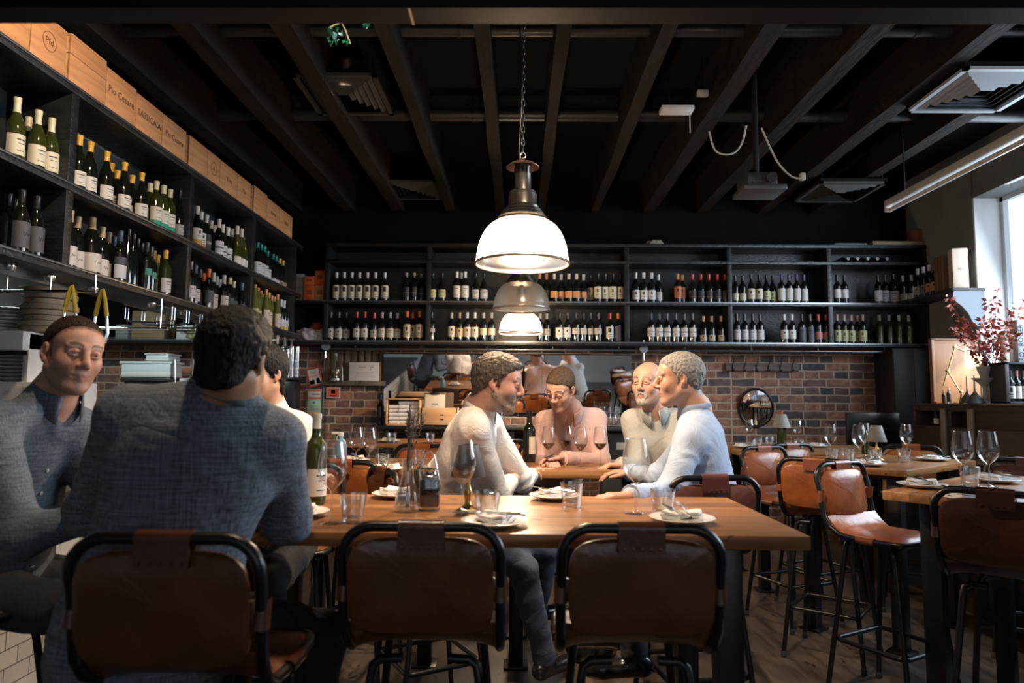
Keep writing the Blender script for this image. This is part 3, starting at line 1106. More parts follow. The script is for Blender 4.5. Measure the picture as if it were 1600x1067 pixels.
row_back('lo', (953,), cap=RED, lab=(WHT,), z0=.045, z1=.16, mark='square', label='bottle with red capsule and white label with a dark red square, %s' % Lw)
row_back('lo', (966,), cap=ORG, lab=((.05, .04, .06),), z0=.03, z1=.17, mark='plain', label='bottle with orange capsule and dark patterned label, %s' % Lw)
row_back('lo', (1017.5, 1030, 1042.5, 1056, 1069, 1082), cap=(.03, .03, .035), lab=(WHT,), z0=.065, z1=.155, mark='bands', label='bottle with white label split by a dark band, %s' % Lw)
row_back('lo', (1099, 1112, 1126.5), shape='burgundy', cap=COP, lab=((.45, .38, .26),), z0=.025, z1=.09, s=.93, mark='crest', label='small sloping bottle with copper capsule and low cream label, %s' % Lw)
row_back('lo', (1151.5, 1163.5, 1176, 1188), cap=BLK, lab=((.55, .52, .54),), z0=.04, z1=.14, mark='lines', label='bottle with white label directly above the hook rail, %s' % Lw)
row_back('lo', (1225.5, 1237.5), cap=(.5, .5, .5), lab=(WHT,), z0=.05, z1=.14, mark='crest', label='bottle with grey white capsule and square white label, %s' % Lw)
row_back('lo', (1253, 1266), cap=BLK, lab=((.06, .07, .09),), z0=.02, z1=.17, mark='lines', label='bottle with tall black label and pale writing, %s' % Lw)
row_back('lo', (1278.5, 1291), cap=RED, lab=((.42, .16, .14),), z0=.05, z1=.12, mark='lines', label='bottle with red and white label before the fourth upright, %s' % Lw)
row_back('lo', (1308, 1319, 1330, 1339, 1348), cap=(.40, .20, .18), lab=(OLIVE,), z0=.03, z1=.14, mark='crest', label='bottle with pale green label past the fourth upright, %s' % Lw)
# bottles lying in the low rack, seen neck-on
lyb = []
for i, px in enumerate((1325, 1340, 1356, 1371, 1386)):
    q = P(px, 398, SF + .02)
    o = bottle((q.x, SF + .32, zb2 + .045), shape='bordeaux', cap=BLK, lab=None, label='%s from bar, bottle lying neck outward in the low rack above the fourth upright' % ORD[i], group='bottles lying in the low rack')
    o.rotation_euler = (pi / 2, 0, 0)


# the left shelves: place by the ray to the front of the board
def row_left(z, pxs, back=0.075, **kw):
    lbl, grp = kw.pop('label'), kw.pop('group', None)
    for i_, px in enumerate(sorted(pxs)):
        for bk in (back, back + .04, back + .08, back + .12, .25):
            q = PX(px, 400, LX - bk)
            if free_spot(LX - bk, q.y, z, kw):
                break
        else:
            continue
        bottle((LX - bk, q.y, z), rz=pi * .5 + .25 + rb.uniform(-.2, .2) - .65, label=nth(i_, len(pxs), lbl, 'near end'), group=(grp or lbl) if len(pxs) > 1 else None, **kw)


row_left(ZB, (10, 45, 67, 86), shape='burgundy', glass=GL_GREEN, cap=(.60, .58, .42), cl=.07, lab=((.62, .60, .48),), z0=.03, z1=.125, mark='lines', span=3.2, label='white wine bottle with pale capsule and cream label in the first shelf bay')
row_left(ZB, (30, 58), back=.18, shape='burgundy', glass=GL_GREEN, cap=(.60, .58, .42), cl=.07, lab=((.62, .60, .48),), z0=.03, z1=.125, mark='lines', span=3.2, label='white wine bottle half hidden behind the front row of the first shelf bay')
row_left(ZB, (113, 131, 158), shape='burgundy', cap=YEL, cl=.055, lab=(WHT,), z0=.03, z1=.105, mark='lines', span=2.8, label='dark bottle with golden capsule at the start of the second upper bay')
row_left(ZB, (187, 215), shape='burgundy', cap=YEL, cl=.05, lab=(WHT,), z0=.03, z1=.105, mark='lines', span=2.8, label='golden capsuled bottle in front, in the middle of the second upper bay')
row_left(ZB, (176, 200, 166), back=.16, shape='burgundy', cap=YEL, cl=.05, lab=(WHT,), z0=.03, z1=.105, mark='lines', span=2.8, label='golden capsuled bottle standing behind others in the second upper bay')
row_left(ZB, (239, 250.5, 261), glass=GL_GREEN, cap=(.58, .55, .36), cl=.055, lab=((.62, .60, .52),), z0=.05, z1=.135, band=(.02, .048, (.0, .30, .18)), mark='lines', span=2.8, label='green bottle with white label edged in emerald green')
row_left(ZB, (229,), back=.14, glass=GL_GREEN, cap=(.58, .55, .36), cl=.055, lab=((.62, .60, .52),), z0=.05, z1=.135, mark='lines', span=2.8, label='green bottle with pale capsule behind the emerald edged labels')
row_left(ZB, (277,), shape='flute', cap=BLK, lab=(GREY,), z0=.03, z1=.10, mark='lines', label='slim dark bottle with small grey label against the second upright')
row_left(ZB, (305, 311.5), shape='burgundy', cap=(.55, .54, .5), cl=.06, lab=(WHT,), z0=.06, z1=.14, band=(.02, .06, (.5, .25, .04)), mark='crest', label='bottle with white and gold patterned label starting the third upper bay')
row_left(ZB, (320, 327.5, 333), shape='burgundy', cap=(.55, .54, .5), cl=.06, lab=(BLK,), z0=.04, z1=.15, band=(.08, .10, (.5, .5, .45)), mark='plain', label='bottle with black and white patterned label and white capsule')
row_left(ZB, (340, 346, 354.5), shape='burgundy', cap=(.62, .60, .56), cl=.065, lab=((.55, .56, .60),), z0=.03, z1=.13, mark='bands', label='bottle with white banded label and white capsule in the third upper bay')
row_left(ZB, (361, 369, 376, 382), shape='flute', glass=GL_GREEN, cap=(.55, .54, .5), cl=.07, lab=(WHT,), z0=.02, z1=.085, mark='plain', label='slender green bottle with low white label in the third upper bay')
row_left(ZB, (402, 407.5, 413, 418), cap=TEAL, cl=.05, lab=((.48, .50, .56),), z0=.03, z1=.13, mark='lines', label='bottle with teal capsule and tall white label in the fourth upper bay')
row_left(ZB, (426.5, 431.5), cap=TEAL, cl=.05, lab=((.48, .50, .56),), z0=.02, z1=.07, mark='plain', label='bottle with teal capsule and low white label in the fourth upper bay')
row_left(ZB, (437.5, 442.5, 448, 453), shape='burgundy', cap=GOLD, cl=.05, lab=((.30, .22, .10),), z0=.02, z1=.08, mark='crest', label='dark bottle with gold dotted capsule ending the fourth upper bay')
row_left(ZA, (28, 52), shape='burgundy', cap=BLK, lab=((.07, .075, .09),), z0=.03, z1=.15, mark='script', span=2.8, label='large dark bottle with charcoal label in the first lower bay')
row_left(ZA, (8, 18), back=.18, shape='burgundy', cap=BLK, lab=None, label='bare dark bottle at the back of the first lower bay')
row_left(ZA, (106, 118.5), shape='burgundy', cap=(.40, .28, .16), cl=.06, lab=((.60, .56, .54),), z0=.02, z1=.115, mark='script', span=2.6, label='round shouldered bottle with scripted white label starting the second lower bay')
row_left(ZA, (141,), shape='magnum', cap=(.35, .25, .15), cl=.07, lab=((.60, .55, .50),), z0=.03, z1=.135, mark='script', span=2.6, s=.95, label='magnum with big scripted cream label in the second lower bay')
row_left(ZA, (158, 168), shape='burgundy', cap=(.45, .33, .2), cl=.06, lab=((.60, .55, .50),), z0=.02, z1=.115, mark='script', span=2.6, label='bottle with scripted cream label directly beside the magnum')
row_left(ZA, (177, 186.5), cap=(.03, .05, .09), cl=.06, lab=((.55, .56, .60),), z0=.03, z1=.105, band=(.11, .15, (.05, .06, .08)), mark='plain', label='bottle with navy capsule and small white label in the second lower bay')
row_left(ZA, (199, 207, 214, 221), shape='flute', cap=BLK, lab=None, label='tall slim dark bottle without label in the second lower bay')
row_left(ZA, (229, 236), cap=BLK, lab=((.03, .22, .18),), z0=.10, z1=.14, span=1.2, mark='plain', label='dark bottle with small green and white patch in the second lower bay')
row_left(ZA, (240, 246.5), back=.12, glass=GL_YELL, cap=YEL, cl=.055, lab=((.55, .50, .38),), z0=.04, z1=.12, mark='lines', label='yellow wine bottle with yellow capsule half hidden in the second lower bay')
row_left(ZA, (259,), glass=GL_GREEN, cap=YEL, cl=.055, lab=((.60, .58, .58),), z0=.03, z1=.12, mark='lines', label='white wine bottle with yellow capsule ending the second lower bay')
row_left(ZA, (299, 306.5, 314), cap=(.05, .05, .06), lab=((.58, .53, .52),), z0=.045, z1=.13, mark='lines', label='dark capsuled bottle with white label starting the third lower bay')
row_left(ZA, (320, 327.5), shape='burgundy', cap=ORG, cl=.06, lab=((.05, .06, .07),), z0=.05, z1=.14, mark='plain', label='bottle with bright orange capsule and slate label')
row_left(ZA, (335, 340, 345.5, 351.5), cap=(.40, .41, .40), cl=.07, lab=((.56, .48, .42),), z0=.035, z1=.14, mark='lines', label='bottle with silver grey capsule and cream label in the third lower bay')
row_left(ZA, (361, 367), cap=(.55, .48, .30), cl=.05, lab=((.02, .05, .04),), z0=.03, z1=.14, mark='plain', label='bottle with gold and white ringed capsule in the third lower bay')
row_left(ZA, (380, 387), shape='burgundy', cap=(.05, .08, .12), lab=((.05, .07, .14),), z0=.07, z1=.12, band=(.025, .068, (.5, .5, .56)), mark='plain', label='bottle with navy and white label ending the third lower bay')
row_left(ZA, (400.5, 405, 409.5, 414), shape='flute', glass=GL_YELL, cap=(.6, .28, .06), cl=.03, lab=((.45, .42, .22),), z0=.06, z1=.13, mark='plain', label='slim yellow wine bottle with orange stopper in the fourth lower bay')
row_left(ZA, (418, 422.5, 427, 431.5, 436), shape='flute', glass=GL_YELL, cap=(.62, .30, .10), cl=.05, lab=((.62, .54, .44),), z0=.03, z1=.15, mark='lines', label='slim bottle with orange capsule and long peach label in the fourth lower bay')
row_left(ZA, (442, 446.5, 451, 455.5), cap=(.55, .55, .62), cl=.07, lab=((.50, .50, .62),), z0=.045, z1=.11, band=(.02, .044, (.55, .33, .05)), mark='plain', label='dark bottle with lilac white and yellow label ending the fourth lower bay')


# ------------------------------------------------------------------ wooden crates on top of the left shelves
def crate(y0, y1, h, label, writing=None, d=.30, lid=False, emblem=False, ws=.055):
    xc, yc = LX - .155, (y0 + y1) / 2
    t = empty('wine_crate', (xc, yc, ZC), label=label, cat='wooden crate', group=None)
    L_ = y1 - y0 - .006
    b = MB()
    th = .012
    b.rbox((d / 2 - th / 2, 0, h / 2), (th, L_, h), .002)
    b.rbox((-d / 2 + th / 2, 0, h / 2), (th, L_, h), .002)
    b.obj('long_side', PINE, parent=t)
    e = MB()
    for sy in (-1, 1):
        e.rbox((0, sy * (L_ / 2 - th / 2), h / 2), (d - 2 * th, th, h - .002), .002)
    e.obj('end_panel', PINEX, parent=t)
    lidm = MB().rbox((0, 0, h - .006 + (.014 if lid else 0)), (d - .001, L_ - .001, .012), .002)
    lidm.obj('lid', PINE, parent=t)
    # finger joints on the near corner
    if lid:
        MB().rbox((0, 0, h * .62), (d + .003, L_ + .003, .004), .001).obj('seam', mat('crate_seam', (.18, .08, .03), .7), parent=t)
    if writing or emblem:
        m = MB()
        M = Matrix.Translation((d / 2 + .0008, 0, h * .52)) @ Matrix.Rotation(pi / 2, 4, 'Z') @ Matrix.Rotation(pi / 2, 4, 'X')
        if emblem:
            m.tube([M @ (V((.045 * cos(a), .045 * sin(a), 0))) for a in [2 * pi * k / 28 for k in range(28)]], .0016, 5, closed=True)
        if writing:
            vs, fs = text_mesh(writing, ws, M)
            m.add(vs, fs)
        m.obj('stamped_lettering', mat('burnt_stamp', (.09, .035, .014), .8), parent=t)
    return t


yy = lambda px: PX(px, 200, LX).y
crate(2.42, yy(39), .30, 'tall pale pine crate at the near end of the shelf top')
crate(yy(39), yy(98), .235, 'brightly lit pine crate stamped with a round emblem', 'Pfd', emblem=True, ws=.045)
crate(yy(103), yy(163), .235, 'pine crate with a grooved lid beside the round emblem crate', lid=True)
crate(yy(163), yy(212), .225, 'reddish crate with dark gothic lettering nearer the camera', 'Pio Cesare')
crate(yy(212), yy(255), .215, 'pale crate with big arched capital lettering', 'SASSICAIA')
crate(yy(255), yy(293), .215, 'brown crate with small emblem above gothic lettering', 'Pio Cesare', ws=.05)
crate(yy(298), yy(328), .215, 'plain crate just past the gap after the lettered crates')
crate(yy(328), yy(348), .215, 'narrow darker crate with a round stamp', 'R', emblem=True)
crate(yy(348), yy(376), .215, 'crate with small script stamp in the far half of the row', 'Vina')
crate(yy(376), yy(397), .215, 'reddish crate with short script before the second gap', 'Pio', ws=.05)
crate(yy(402), yy(423), .215, 'ridged crate just past the second gap', lid=True)
crate(yy(423), yy(443), .215, 'crate second from the far end of the shelf top', 'Reserva', ws=.04)
crate(yy(443), yy(463), .215, 'last crate at the far end of the shelf top', 'VINO', ws=.05)

# ------------------------------------------------------------------ high tables
TZ = 1.05


def high_table(c, L_, W_, rz, label, legs=((-1, -1), (1, -1), (-1, 1), (1, 1)), inset=.17):
    t = empty('high_table', (c[0], c[1], 0), rz, label, 'table', 'high oak tables')
    MB().rbox((0, 0, TZ - .02), (L_, W_, .04), .005).obj('tabletop', OAK, parent=t)
    for sx, sy in legs:
        x, y = sx * (L_ / 2 - inset), sy * (W_ / 2 - .13)
        b = MB()
        b.rbox((x, y, (TZ - .04) / 2 + .005), (.075, .075, TZ - .05), .004)
        b.rbox((x, y, .008), (.13, .13, .012), .003)
        b.obj('leg', BLACKSTEEL, parent=t)
    b = MB()
    for sx in (-1, 1):
        b.rbox((sx * (L_ / 2 - inset), 0, TZ - .06), (.07, W_ - .34, .035), .003)
    b.obj('cross_bar', BLACKSTEEL, parent=t)
    return t


e1 = V((.77, .64, 0)).normalized(); e2 = V((-.64, .77, 0)).normalized()
TA = R(39.7)
A0, A1 = PZ(113, 833, TZ), PZ(1268, 838, TZ)
B1 = PZ(1155, 777, TZ)
NY0, NY1 = A1.y, B1.y
high_table(((A0.x + A1.x) / 2, (NY0 + NY1) / 2), A1.x - A0.x, NY1 - NY0, 0, 'long oak high table nearest the camera, set with glasses and plates', inset=.20)
MY0 = PZ(900, 736, TZ).y
high_table((.33, MY0 + .37), 1.02, .74, 0, 'oak high table where four men lean over glasses of red wine')
high_table((-.86, MY0 + .36), 1.06, .72, 0, 'oak high table behind the green wine bottle, set with empty glasses')
high_table((-1.0, 6.25), 1.3, .7, 0, 'small dark oak table in front of the towel crate')
high_table((2.36, 5.66), 1.32, .90, 0, 'oak high table against the brick wall under the round mirror')
T3A = PZ(1417, 735, TZ); T3A.z = 0
c3 = T3A + e1 * .55 + e2 * .39
high_table(c3, 1.10, .78, TA, 'angled oak high table between the wall table and window side, carrying a grey shaded lamp')
T4A = PZ(1378, 766, TZ); T4A.z = 0
c4 = T4A + e1 * .60 - e2 * .36
high_table(c4, 1.20, .72, TA, 'angled oak high table with two big wine glasses, cut by the picture edge')

# ------------------------------------------------------------------ leather bar stools
HW, TOPZ, SEATZ = .198, 1.105, .775


def make_stool():
    t = empty('bar_stool')
    r = .0135
    # hooped back frame: down both sides, then forward along the seat
    def side(s):
        return [(s * HW, -.235, TOPZ - .075), (s * HW, -.225, 1.00), (s * HW, -.21, .90), (s * HW, -.200, .85), (s * HW * .985, -.17, SEATZ + .03),
                (s * HW * .98, -.12, SEATZ + .002), (s * HW * .98, 0, SEATZ - .006), (s * HW * .98, .13, SEATZ), (s * HW * .93, .17, SEATZ), (s * HW * .8, .19, SEATZ)]
    top = [(-HW, -.235, TOPZ - .075)] + [(-HW + .075 - .075 * cos(a), -.238, TOPZ - .075 + .075 * sin(a)) for a in [pi / 2 * k / 6 for k in range(1, 7)]]
    top2 = [(-x, y, z) for x, y, z in reversed(top)]
    pts = list(reversed(side(-1)))[:-1] + top + top2 + side(1)[1:]
    MB().tube(pts, r, 12, closed=True).obj('back_frame', BLACKSTEEL, parent=t)
    # padded leather back
    def pad(s0, dz=0):
        def fn(u, v):
            return None
        return fn
    def outline(a, hw, hh, k=4.6):
        ca, sa = cos(a), sin(a)
        return (hw * abs(ca) ** (2 / k) * (1 if ca >= 0 else -1), hh * abs(sa) ** (2 / k) * (1 if sa >= 0 else -1))
    b = MB()
    n = 40
    rings = [(1.0, 0, 0), (1.0, .012, 0), (.93, .020, 0), (.6, .027, 0), (.25, .030, 0)]
    cz, hh, hw = .955, .124, HW - .017
    vs, fs = [], []
    allr = [(s, -.012 - 0 * d, -1) for s, d, _ in reversed(rings[:0])]
    prof = [(.0, -.016), (.5, -.016), (.92, -.012), (1.0, -.004), (1.0, .006), (.93, .018), (.6, .026), (.0, .030)]
    for s, d in prof:
        for k in range(n):
            x, z = outline(2 * pi * k / n, hw * max(s, .001), hh * max(s, .001))
            zc = cz + z
            y = -.232 + (1.03 - zc) * .14 + d + .03 * (x / hw) ** 2 * -1 + .012
            wr = .0018 * sin(k * 2.3 + s * 7) * s
            vs.append((x, y + wr, zc))
    for i in range(len(prof) - 1):
        for k in range(n):
            k2 = (k + 1) % n
            fs.append((i * n + k, i * n + k2, (i + 1) * n + k2, (i + 1) * n + k))
    b.add(vs, fs)
    b.obj('backrest', LEATHER, parent=t, angle=60)
    # strap round the top tube
    st = MB()
    pr = []
    for a in [-.3 + k * (pi + .6) / 9 for k in range(10)]:
        pr.append((-.238 - (r + .004) * cos(a), TOPZ + (r + .004) * sin(a)))
    pr = [(-.236 - .021, TOPZ - .058)] + pr + [(-.236 + .020, TOPZ - .058)]
    m = len(pr)
    vs = [(x, y, z) for x in (-.058, .058) for y, z in pr]
    vs += [(x, -.237 + (y + .237) * .75, z - .0035 * (1 if z > TOPZ - .02 else 0)) for x in (-.058, .058) for y, z in pr]
    fs = [(i, i + 1, m + i + 1, m + i) for i in range(m - 1)] + [(2 * m + i, 3 * m + i, 3 * m + i + 1, 2 * m + i + 1) for i in range(m - 1)]
    for q_ in (0, m):
        fs += [(q_ + i, 2 * m + q_ + i, 2 * m + q_ + i + 1, q_ + i + 1) for i in range(m - 1)]
    st.add(vs, fs)
    for k in range(5):
        st.lathe([(.0, .003), (.0035, .002), (.004, 0)], 8, c=(-.044 + k * .022, -.259, TOPZ - .048), axis=(0, -1, 0))
    st.obj('top_strap', LEATHER, parent=t)
    for s in (-1, 1):
        sd = MB()
        zc = .950
        ring = [(s * HW + (r + .004) * cos(a) * 1.0, -.218 + (r + .004) * sin(a)) for a in [2 * pi * k / 14 for k in range(14)]]
        vs = [(x, y + (.93 - z) * -.13, z) for z in (zc - .03, zc + .03) for x, y in ring]
        sd.add(vs, [(i, (i + 1) % 14, (i + 1) % 14 + 14, i + 14) for i in range(14)])
        sd.rbox((s * (HW - .035), -.2215, zc), (.055, .012, .058), .004)
        sd.obj('side_strap', LEATHER, parent=t)
    # seat sling with a raised rear roll
    se = MB()
    nu, nv = 16, 18
    def top_s(u, v):
        x = (u * 2 - 1)
        y = -.185 + v * .37
        edge = 1 - max(0, abs(x) - .8) / .2
        z = SEATZ + .008 + .022 * (1 - x ** 4) * (1 - (2 * v - 1) ** 6) + .075 * max(0, (.26 - v) / .26) ** 1.6
        return (x * (HW - .006) * (1 - .10 * max(0, v - .8) / .2), y, z)
    se.grid(lambda u, v: top_s(u, v), nu, nv, thick=(0, 0, -.022))
    se.obj('seat', LEATHER, parent=t, angle=60)
    for s in (-1, 1):
        sd = MB()
        ring = [(s * HW * .98 + (r + .004) * cos(a), SEATZ - .004 + (r + .004) * sin(a)) for a in [2 * pi * k / 14 for k in range(14)]]
        sd.add([(x, y, z) for y in (-.03, .06) for x, z in ring], [(i, (i + 1) % 14, (i + 1) % 14 + 14, i + 14) for i in range(14)])
        sd.obj('seat_strap', LEATHER, parent=t)
    for sx in (-1, 1):
        for sy in (-1, 1):
            lg = MB()
            x0, y0 = sx * .135, sy * .12 - .005
            x1, y1 = sx * .205, sy * .205
            lg.tube([(sx * .06, y0, SEATZ - .028), (sx * .115, y0, SEATZ - .03), (x0, y0, SEATZ - .045), (x0 + sx * .006, y0 + sy * .006, SEATZ - .08), (x1, y1, .02)], .0125, 10)
            lo = lg.obj('leg', BLACKSTEEL, parent=t)
            MB().lathe([(.013, .0), (.0155, .002), (.0155, .03), (.013, .033)], 12, c=(x1, y1, 0.0)).obj('foot_cap', mat('rubber_foot', (.02, .02, .02), .6), parent=lo)
    fr = MB()
    zf = .27
    q = .135 + (.205 - .135) * (1 - (zf) / .68)
    qy = .125 + (.205 - .125) * (1 - zf / .68)
    pts = []
    for cx, cy, a0 in ((q, qy, 0), (-q, qy, pi / 2), (-q, -qy, pi), (q, -qy, 3 * pi / 2)):
        rr = .035
        ox, oy = cx - rr * (1 if cx > 0 else -1), cy - rr * (1 if cy > 0 else -1)
        pts += [(ox + rr * cos(a0 + k * pi / 8), oy + rr * sin(a0 + k * pi / 8), zf) for k in range(5)]
    fr.tube(pts, .0115, 10, closed=True)
    fr.obj('footrest', BLACKSTEEL, parent=t)
    return t


stool0 = make_stool()
st_used = [False]
CH = [0]


def stool(x, y, rz, label, tan_=(.20, .07, .025), s=1.0, strap=None):
    t = stool0 if not st_used[0] else copy_tree(stool0)
    st_used[0] = True
    t.location = (x, y, 0)
    t.rotation_euler[2] = rz
    t.scale = (s, s, s)
    tag(t, label, 'bar stool', 'leather bar stools with black tube frames')
    for c in t.children:
        if c.data.materials[0] is LEATHER:
            c.color = (*tan_, 1)
            if 'strap' in c.name:
                c.color = (tan_[0] * .75, tan_[1] * .7, tan_[2] * .75, 1)
    return t


DKL = (.11, .036, .016); TAN = (.125, .042, .015); ORL = (.29, .085, .022); PUR = (.16, .06, .045)
stool(-.742, 1.70, 0, 'stool whose dark leather back shows in front of the man in the jacket', DKL, 1.02)
stool(-.242, 1.975, 0, 'stool with brown leather back tucked in at the middle of the near table', TAN)
stool(.305, 1.975, 0, 'stool with wrinkled brown leather back at the empty end of the near table', TAN)
stool(1.87, 2.66, R(-45), 'dark leather stool in front of the table with two big wine glasses', (.055, .018, .009))
fE = R(-130)
stool(1.80, 3.42, R(-150), 'tan stool turned to the side with its whole seat in view', (.27, .080, .028))
stool(1.78, 4.02, R(-38), 'stool with plain leather back partly hidden behind the sideways tan stool', ORL)
stool(1.80, 4.62, R(-158), 'stool with worn streaked leather back near the light blue shirt', (.28, .09, .038))
stool(.77, 3.12, R(10), 'stool with purple brown back behind the far edge of the near table', PUR)
stool(2.75, 3.72, R(150), 'stool with dark back at the far end of the table with two big glasses', (.08, .03, .018))
stool(2.78, 4.92, R(150), 'stool behind the plate at the window side of the angled middle table', (.33, .11, .03))
stool(2.12, 4.95, R(200), 'stool half hidden behind the shaded lamp of the angled middle table', (.20, .07, .03))
stool(-.87, 3.71, R(-6), 'stool with orange leather back just behind the green wine bottle', ORL)
stool(-.70, 4.52, R(172), 'stool with orange back at the far side of the table with two empty wine glasses', ORL)
stool(-.58, 5.18, R(4), 'stool one row behind, before the small table by the towel crate', ORL)
stool(-.20, 5.62, R(20), 'stool tucked at the corner of the small table by the towel crate', (.36, .12, .04))
stool(.20, 4.86, R(180), 'stool of the man in the pink shirt', ORL)
stool(1.02, 4.55, R(160), 'stool of the bald man, mostly hidden', TAN)
stool(-.40, 3.20, R(-60), 'stool under the man in the white shirt with a beard', TAN)
stool(-1.72, 2.18, R(-82), 'stool under the man in the blue chambray shirt at the table end', DKL)
stool(-1.02, 3.08, R(186), 'stool under the young man behind the man in the jacket', TAN)
ORDX = ORD + ('ninth', 'tenth', 'eleventh', 'twelfth', 'thirteenth')

# ------------------------------------------------------------------ pendant lamps
RIBS = clear_glass('ribbed_shade_glass', (.93, .90, .84), .12, .10, .7)
def shade_material(name, translucency, c):
    m = bpy.data.materials.new(name)
    m.use_nodes = True
    nt = m.node_tree
    nt.nodes.remove(nt.nodes['Principled BSDF'])
    N = nt.nodes.new; L = nt.links.new
    tr = N('ShaderNodeBsdfTransparent'); tr.inputs[0].default_value = (*c, 1)
    tl = N('ShaderNodeBsdfTranslucent'); tl.inputs[0].default_value = (*c, 1)
    gl = N('ShaderNodeBsdfGlossy'); gl.inputs['Roughness'].default_value = .22; gl.inputs[0].default_value = (.8, .8, .8, 1)
    m1 = N('ShaderNodeMixShader'); m1.inputs[0].default_value = translucency
    L(tr.outputs[0], m1.inputs[1]); L(tl.outputs[0], m1.inputs[2])
    lw = N('ShaderNodeLayerWeight'); lw.inputs['Blend'].default_value = .4
    mr = N('ShaderNodeMapRange'); mr.inputs['To Min'].default_value = .12; mr.inputs['To Max'].default_value = .6
    L(lw.outputs['Facing'], mr.inputs['Value'])
    m2 = N('ShaderNodeMixShader')
    L(mr.outputs[0], m2.inputs[0]); L(m1.outputs[0], m2.inputs[1]); L(gl.outputs[0], m2.inputs[2])
    L(m2.outputs[0], nt.nodes['Material Output'].inputs[0])
    return m


SHADE_ON = shade_material('ribbed_lamp_glass', .55, (.96, .91, .84))
LAMPM = mat('lamp_gunmetal', (.085, .08, .07), .30, .85, var=.4, vscale=9)
BULB = mat('lamp_bulb', (1, .8, .6), .5, emit=(1.0, .78, .52), estr=30)
BULBOFF = mat('lamp_bulb_off', (.6, .6, .58), .2)


def pendant(px, Y, rimpy, dia, lit, label):
    q = P(px, rimpy, Y)
    k = dia / .45
    t = empty('pendant_lamp', (q.x, q.y, q.z), label=label, cat='pendant lamp')
    r = .222 * k
    # ribbed dome, modelled ribs
    n = 72
    prof = [(1.0, -.002), (1.03, .008), (1.0, .020), (.985, .045), (.955, .085), (.90, .125), (.82, .160), (.72, .187), (.60, .205), (.50, .216)]
    vs = []
    for rr, z in prof:
        for i in range(n):
            a = 2 * pi * i / n
            rib = 1 + (.010 if i % 2 else -.006) * (1 if z > .012 else 0)
            vs.append((r * rr * rib * cos(a), r * rr * rib * sin(a), z * k))
    fs = [(i * n + j, i * n + (j + 1) % n, (i + 1) * n + (j + 1) % n, (i + 1) * n + j) for i in range(len(prof) - 1) for j in range(n)]
    MB().add(vs, fs).obj('lamp_shade', SHADE_ON, parent=t, angle=80)
    MB().tube([(r * 1.015 * cos(a), r * 1.015 * sin(a), .002) for a in [2 * pi * i / 48 for i in range(48)]], .0065 * k, 8, closed=True).obj('rim', mat('shade_rim_metal', (.45, .36, .26), .3, .7), parent=t)
    MB().lathe([(r * .56, .210 * k), (r * .53, .222 * k), (r * .55, .228 * k), (r * .47, .240 * k), (r * .485, .247 * k), (r * .41, .257 * k), (r * .425, .264 * k),
                (r * .35, .274 * k), (r * .36, .282 * k), (.072 * k, .290 * k), (.070 * k, .30 * k), (.070 * k, .345 * k), (.066 * k, .350 * k), (.066 * k, .356 * k), (.045 * k, .360 * k)], 36).obj('ribbed_collar', LAMPM, parent=t, angle=30)
    b = MB()
    b.lathe([(.043 * k, .355 * k), (.041 * k, .365 * k), (.040 * k, .49 * k), (.044 * k, .495 * k)], 28)
    b.obj('vented_cylinder', LAMPM, parent=t)
    sl = MB()
    for i in range(12):
        a = 2 * pi * i / 12
        sl.rbox((.0405 * k * cos(a), .0405 * k * sin(a), .462 * k), (.004, .009, .030 * k), .001, rot=Matrix.Rotation(a, 3, 'Z'))
    sl.obj('vent_slots', mat('slot_black', (.003, .003, .003), .8), parent=t)
    MB().lathe([(.080 * k, .478 * k), (.082 * k, .482 * k), (.060 * k, .498 * k), (.030 * k, .508 * k), (.012 * k, .515 * k), (.010 * k, .528 * k)], 30, cap0=False).obj('cap', mat('lamp_cap_copper', (.22, .13, .09), .35, .85), parent=t, angle=60)
    MB().tube([(.013 * k * cos(a), 0, .540 * k + .016 * k * sin(a)) for a in [2 * pi * i / 16 for i in range(16)]], .003, 6, closed=True).obj('hook', STEEL, parent=t)
    ch = MB()
    z = .556 * k
    top = CEILH - q.z
    i = 0
    while z < top:
        pl = i % 2
        pts = []
        for j in range(12):
            a = 2 * pi * j / 12
            u = .0075 * cos(a)
            v_ = .020 * sin(a)
            pts.append((u if pl else 0, 0 if pl else u, z + .018 + v_))
        ch.tube(pts, .0024, 5, closed=True)
        z += .033
        i += 1
    ch.obj('chain', mat('chain_steel', (.10, .10, .10), .3, .9), parent=t)
    MB().tube([(-.012 + .006 * sin(zz * 9), .006, zz) for zz in [.52 * k + (top - .52 * k) * i / 30 for i in range(31)]], .0035, 6).obj('cable', BLACKSTEEL, parent=t)
    MB().lathe([(0, .055 * k), (.022, .062 * k), (.034, .085 * k), (.034, .105 * k), (.020, .140 * k), (.016, .20 * k)], 20).obj('bulb', BULB if lit else BULBOFF, parent=t)
    if lit:
        point_light('lamp_light', (q.x, q.y, q.z + .06 * k), lit, WARM, .05)
    return t


pendant(816, 3.22, 413, .445, 95, 'big lit pendant lamp with ribbed glass dome hanging on a chain')
pendant(814.5, 4.98, 484, .415, 0, 'unlit grey pendant lamp hanging between the two lit ones')
pendant(813.5, 6.35, 521, .40, 105, 'small lit pendant lamp seen under the unlit one')

# ------------------------------------------------------------------ tableware
GP = [(.0345, .0), (.035, .0015), (.020, .003), (.006, .006), (.0038, .012), (.0034, .05), (.0036, .088), (.008, .096), (.022, .108), (.034, .124),
      (.0405, .142), (.0415, .156), (.039, .18), (.034, .205), (.0305, .228)]


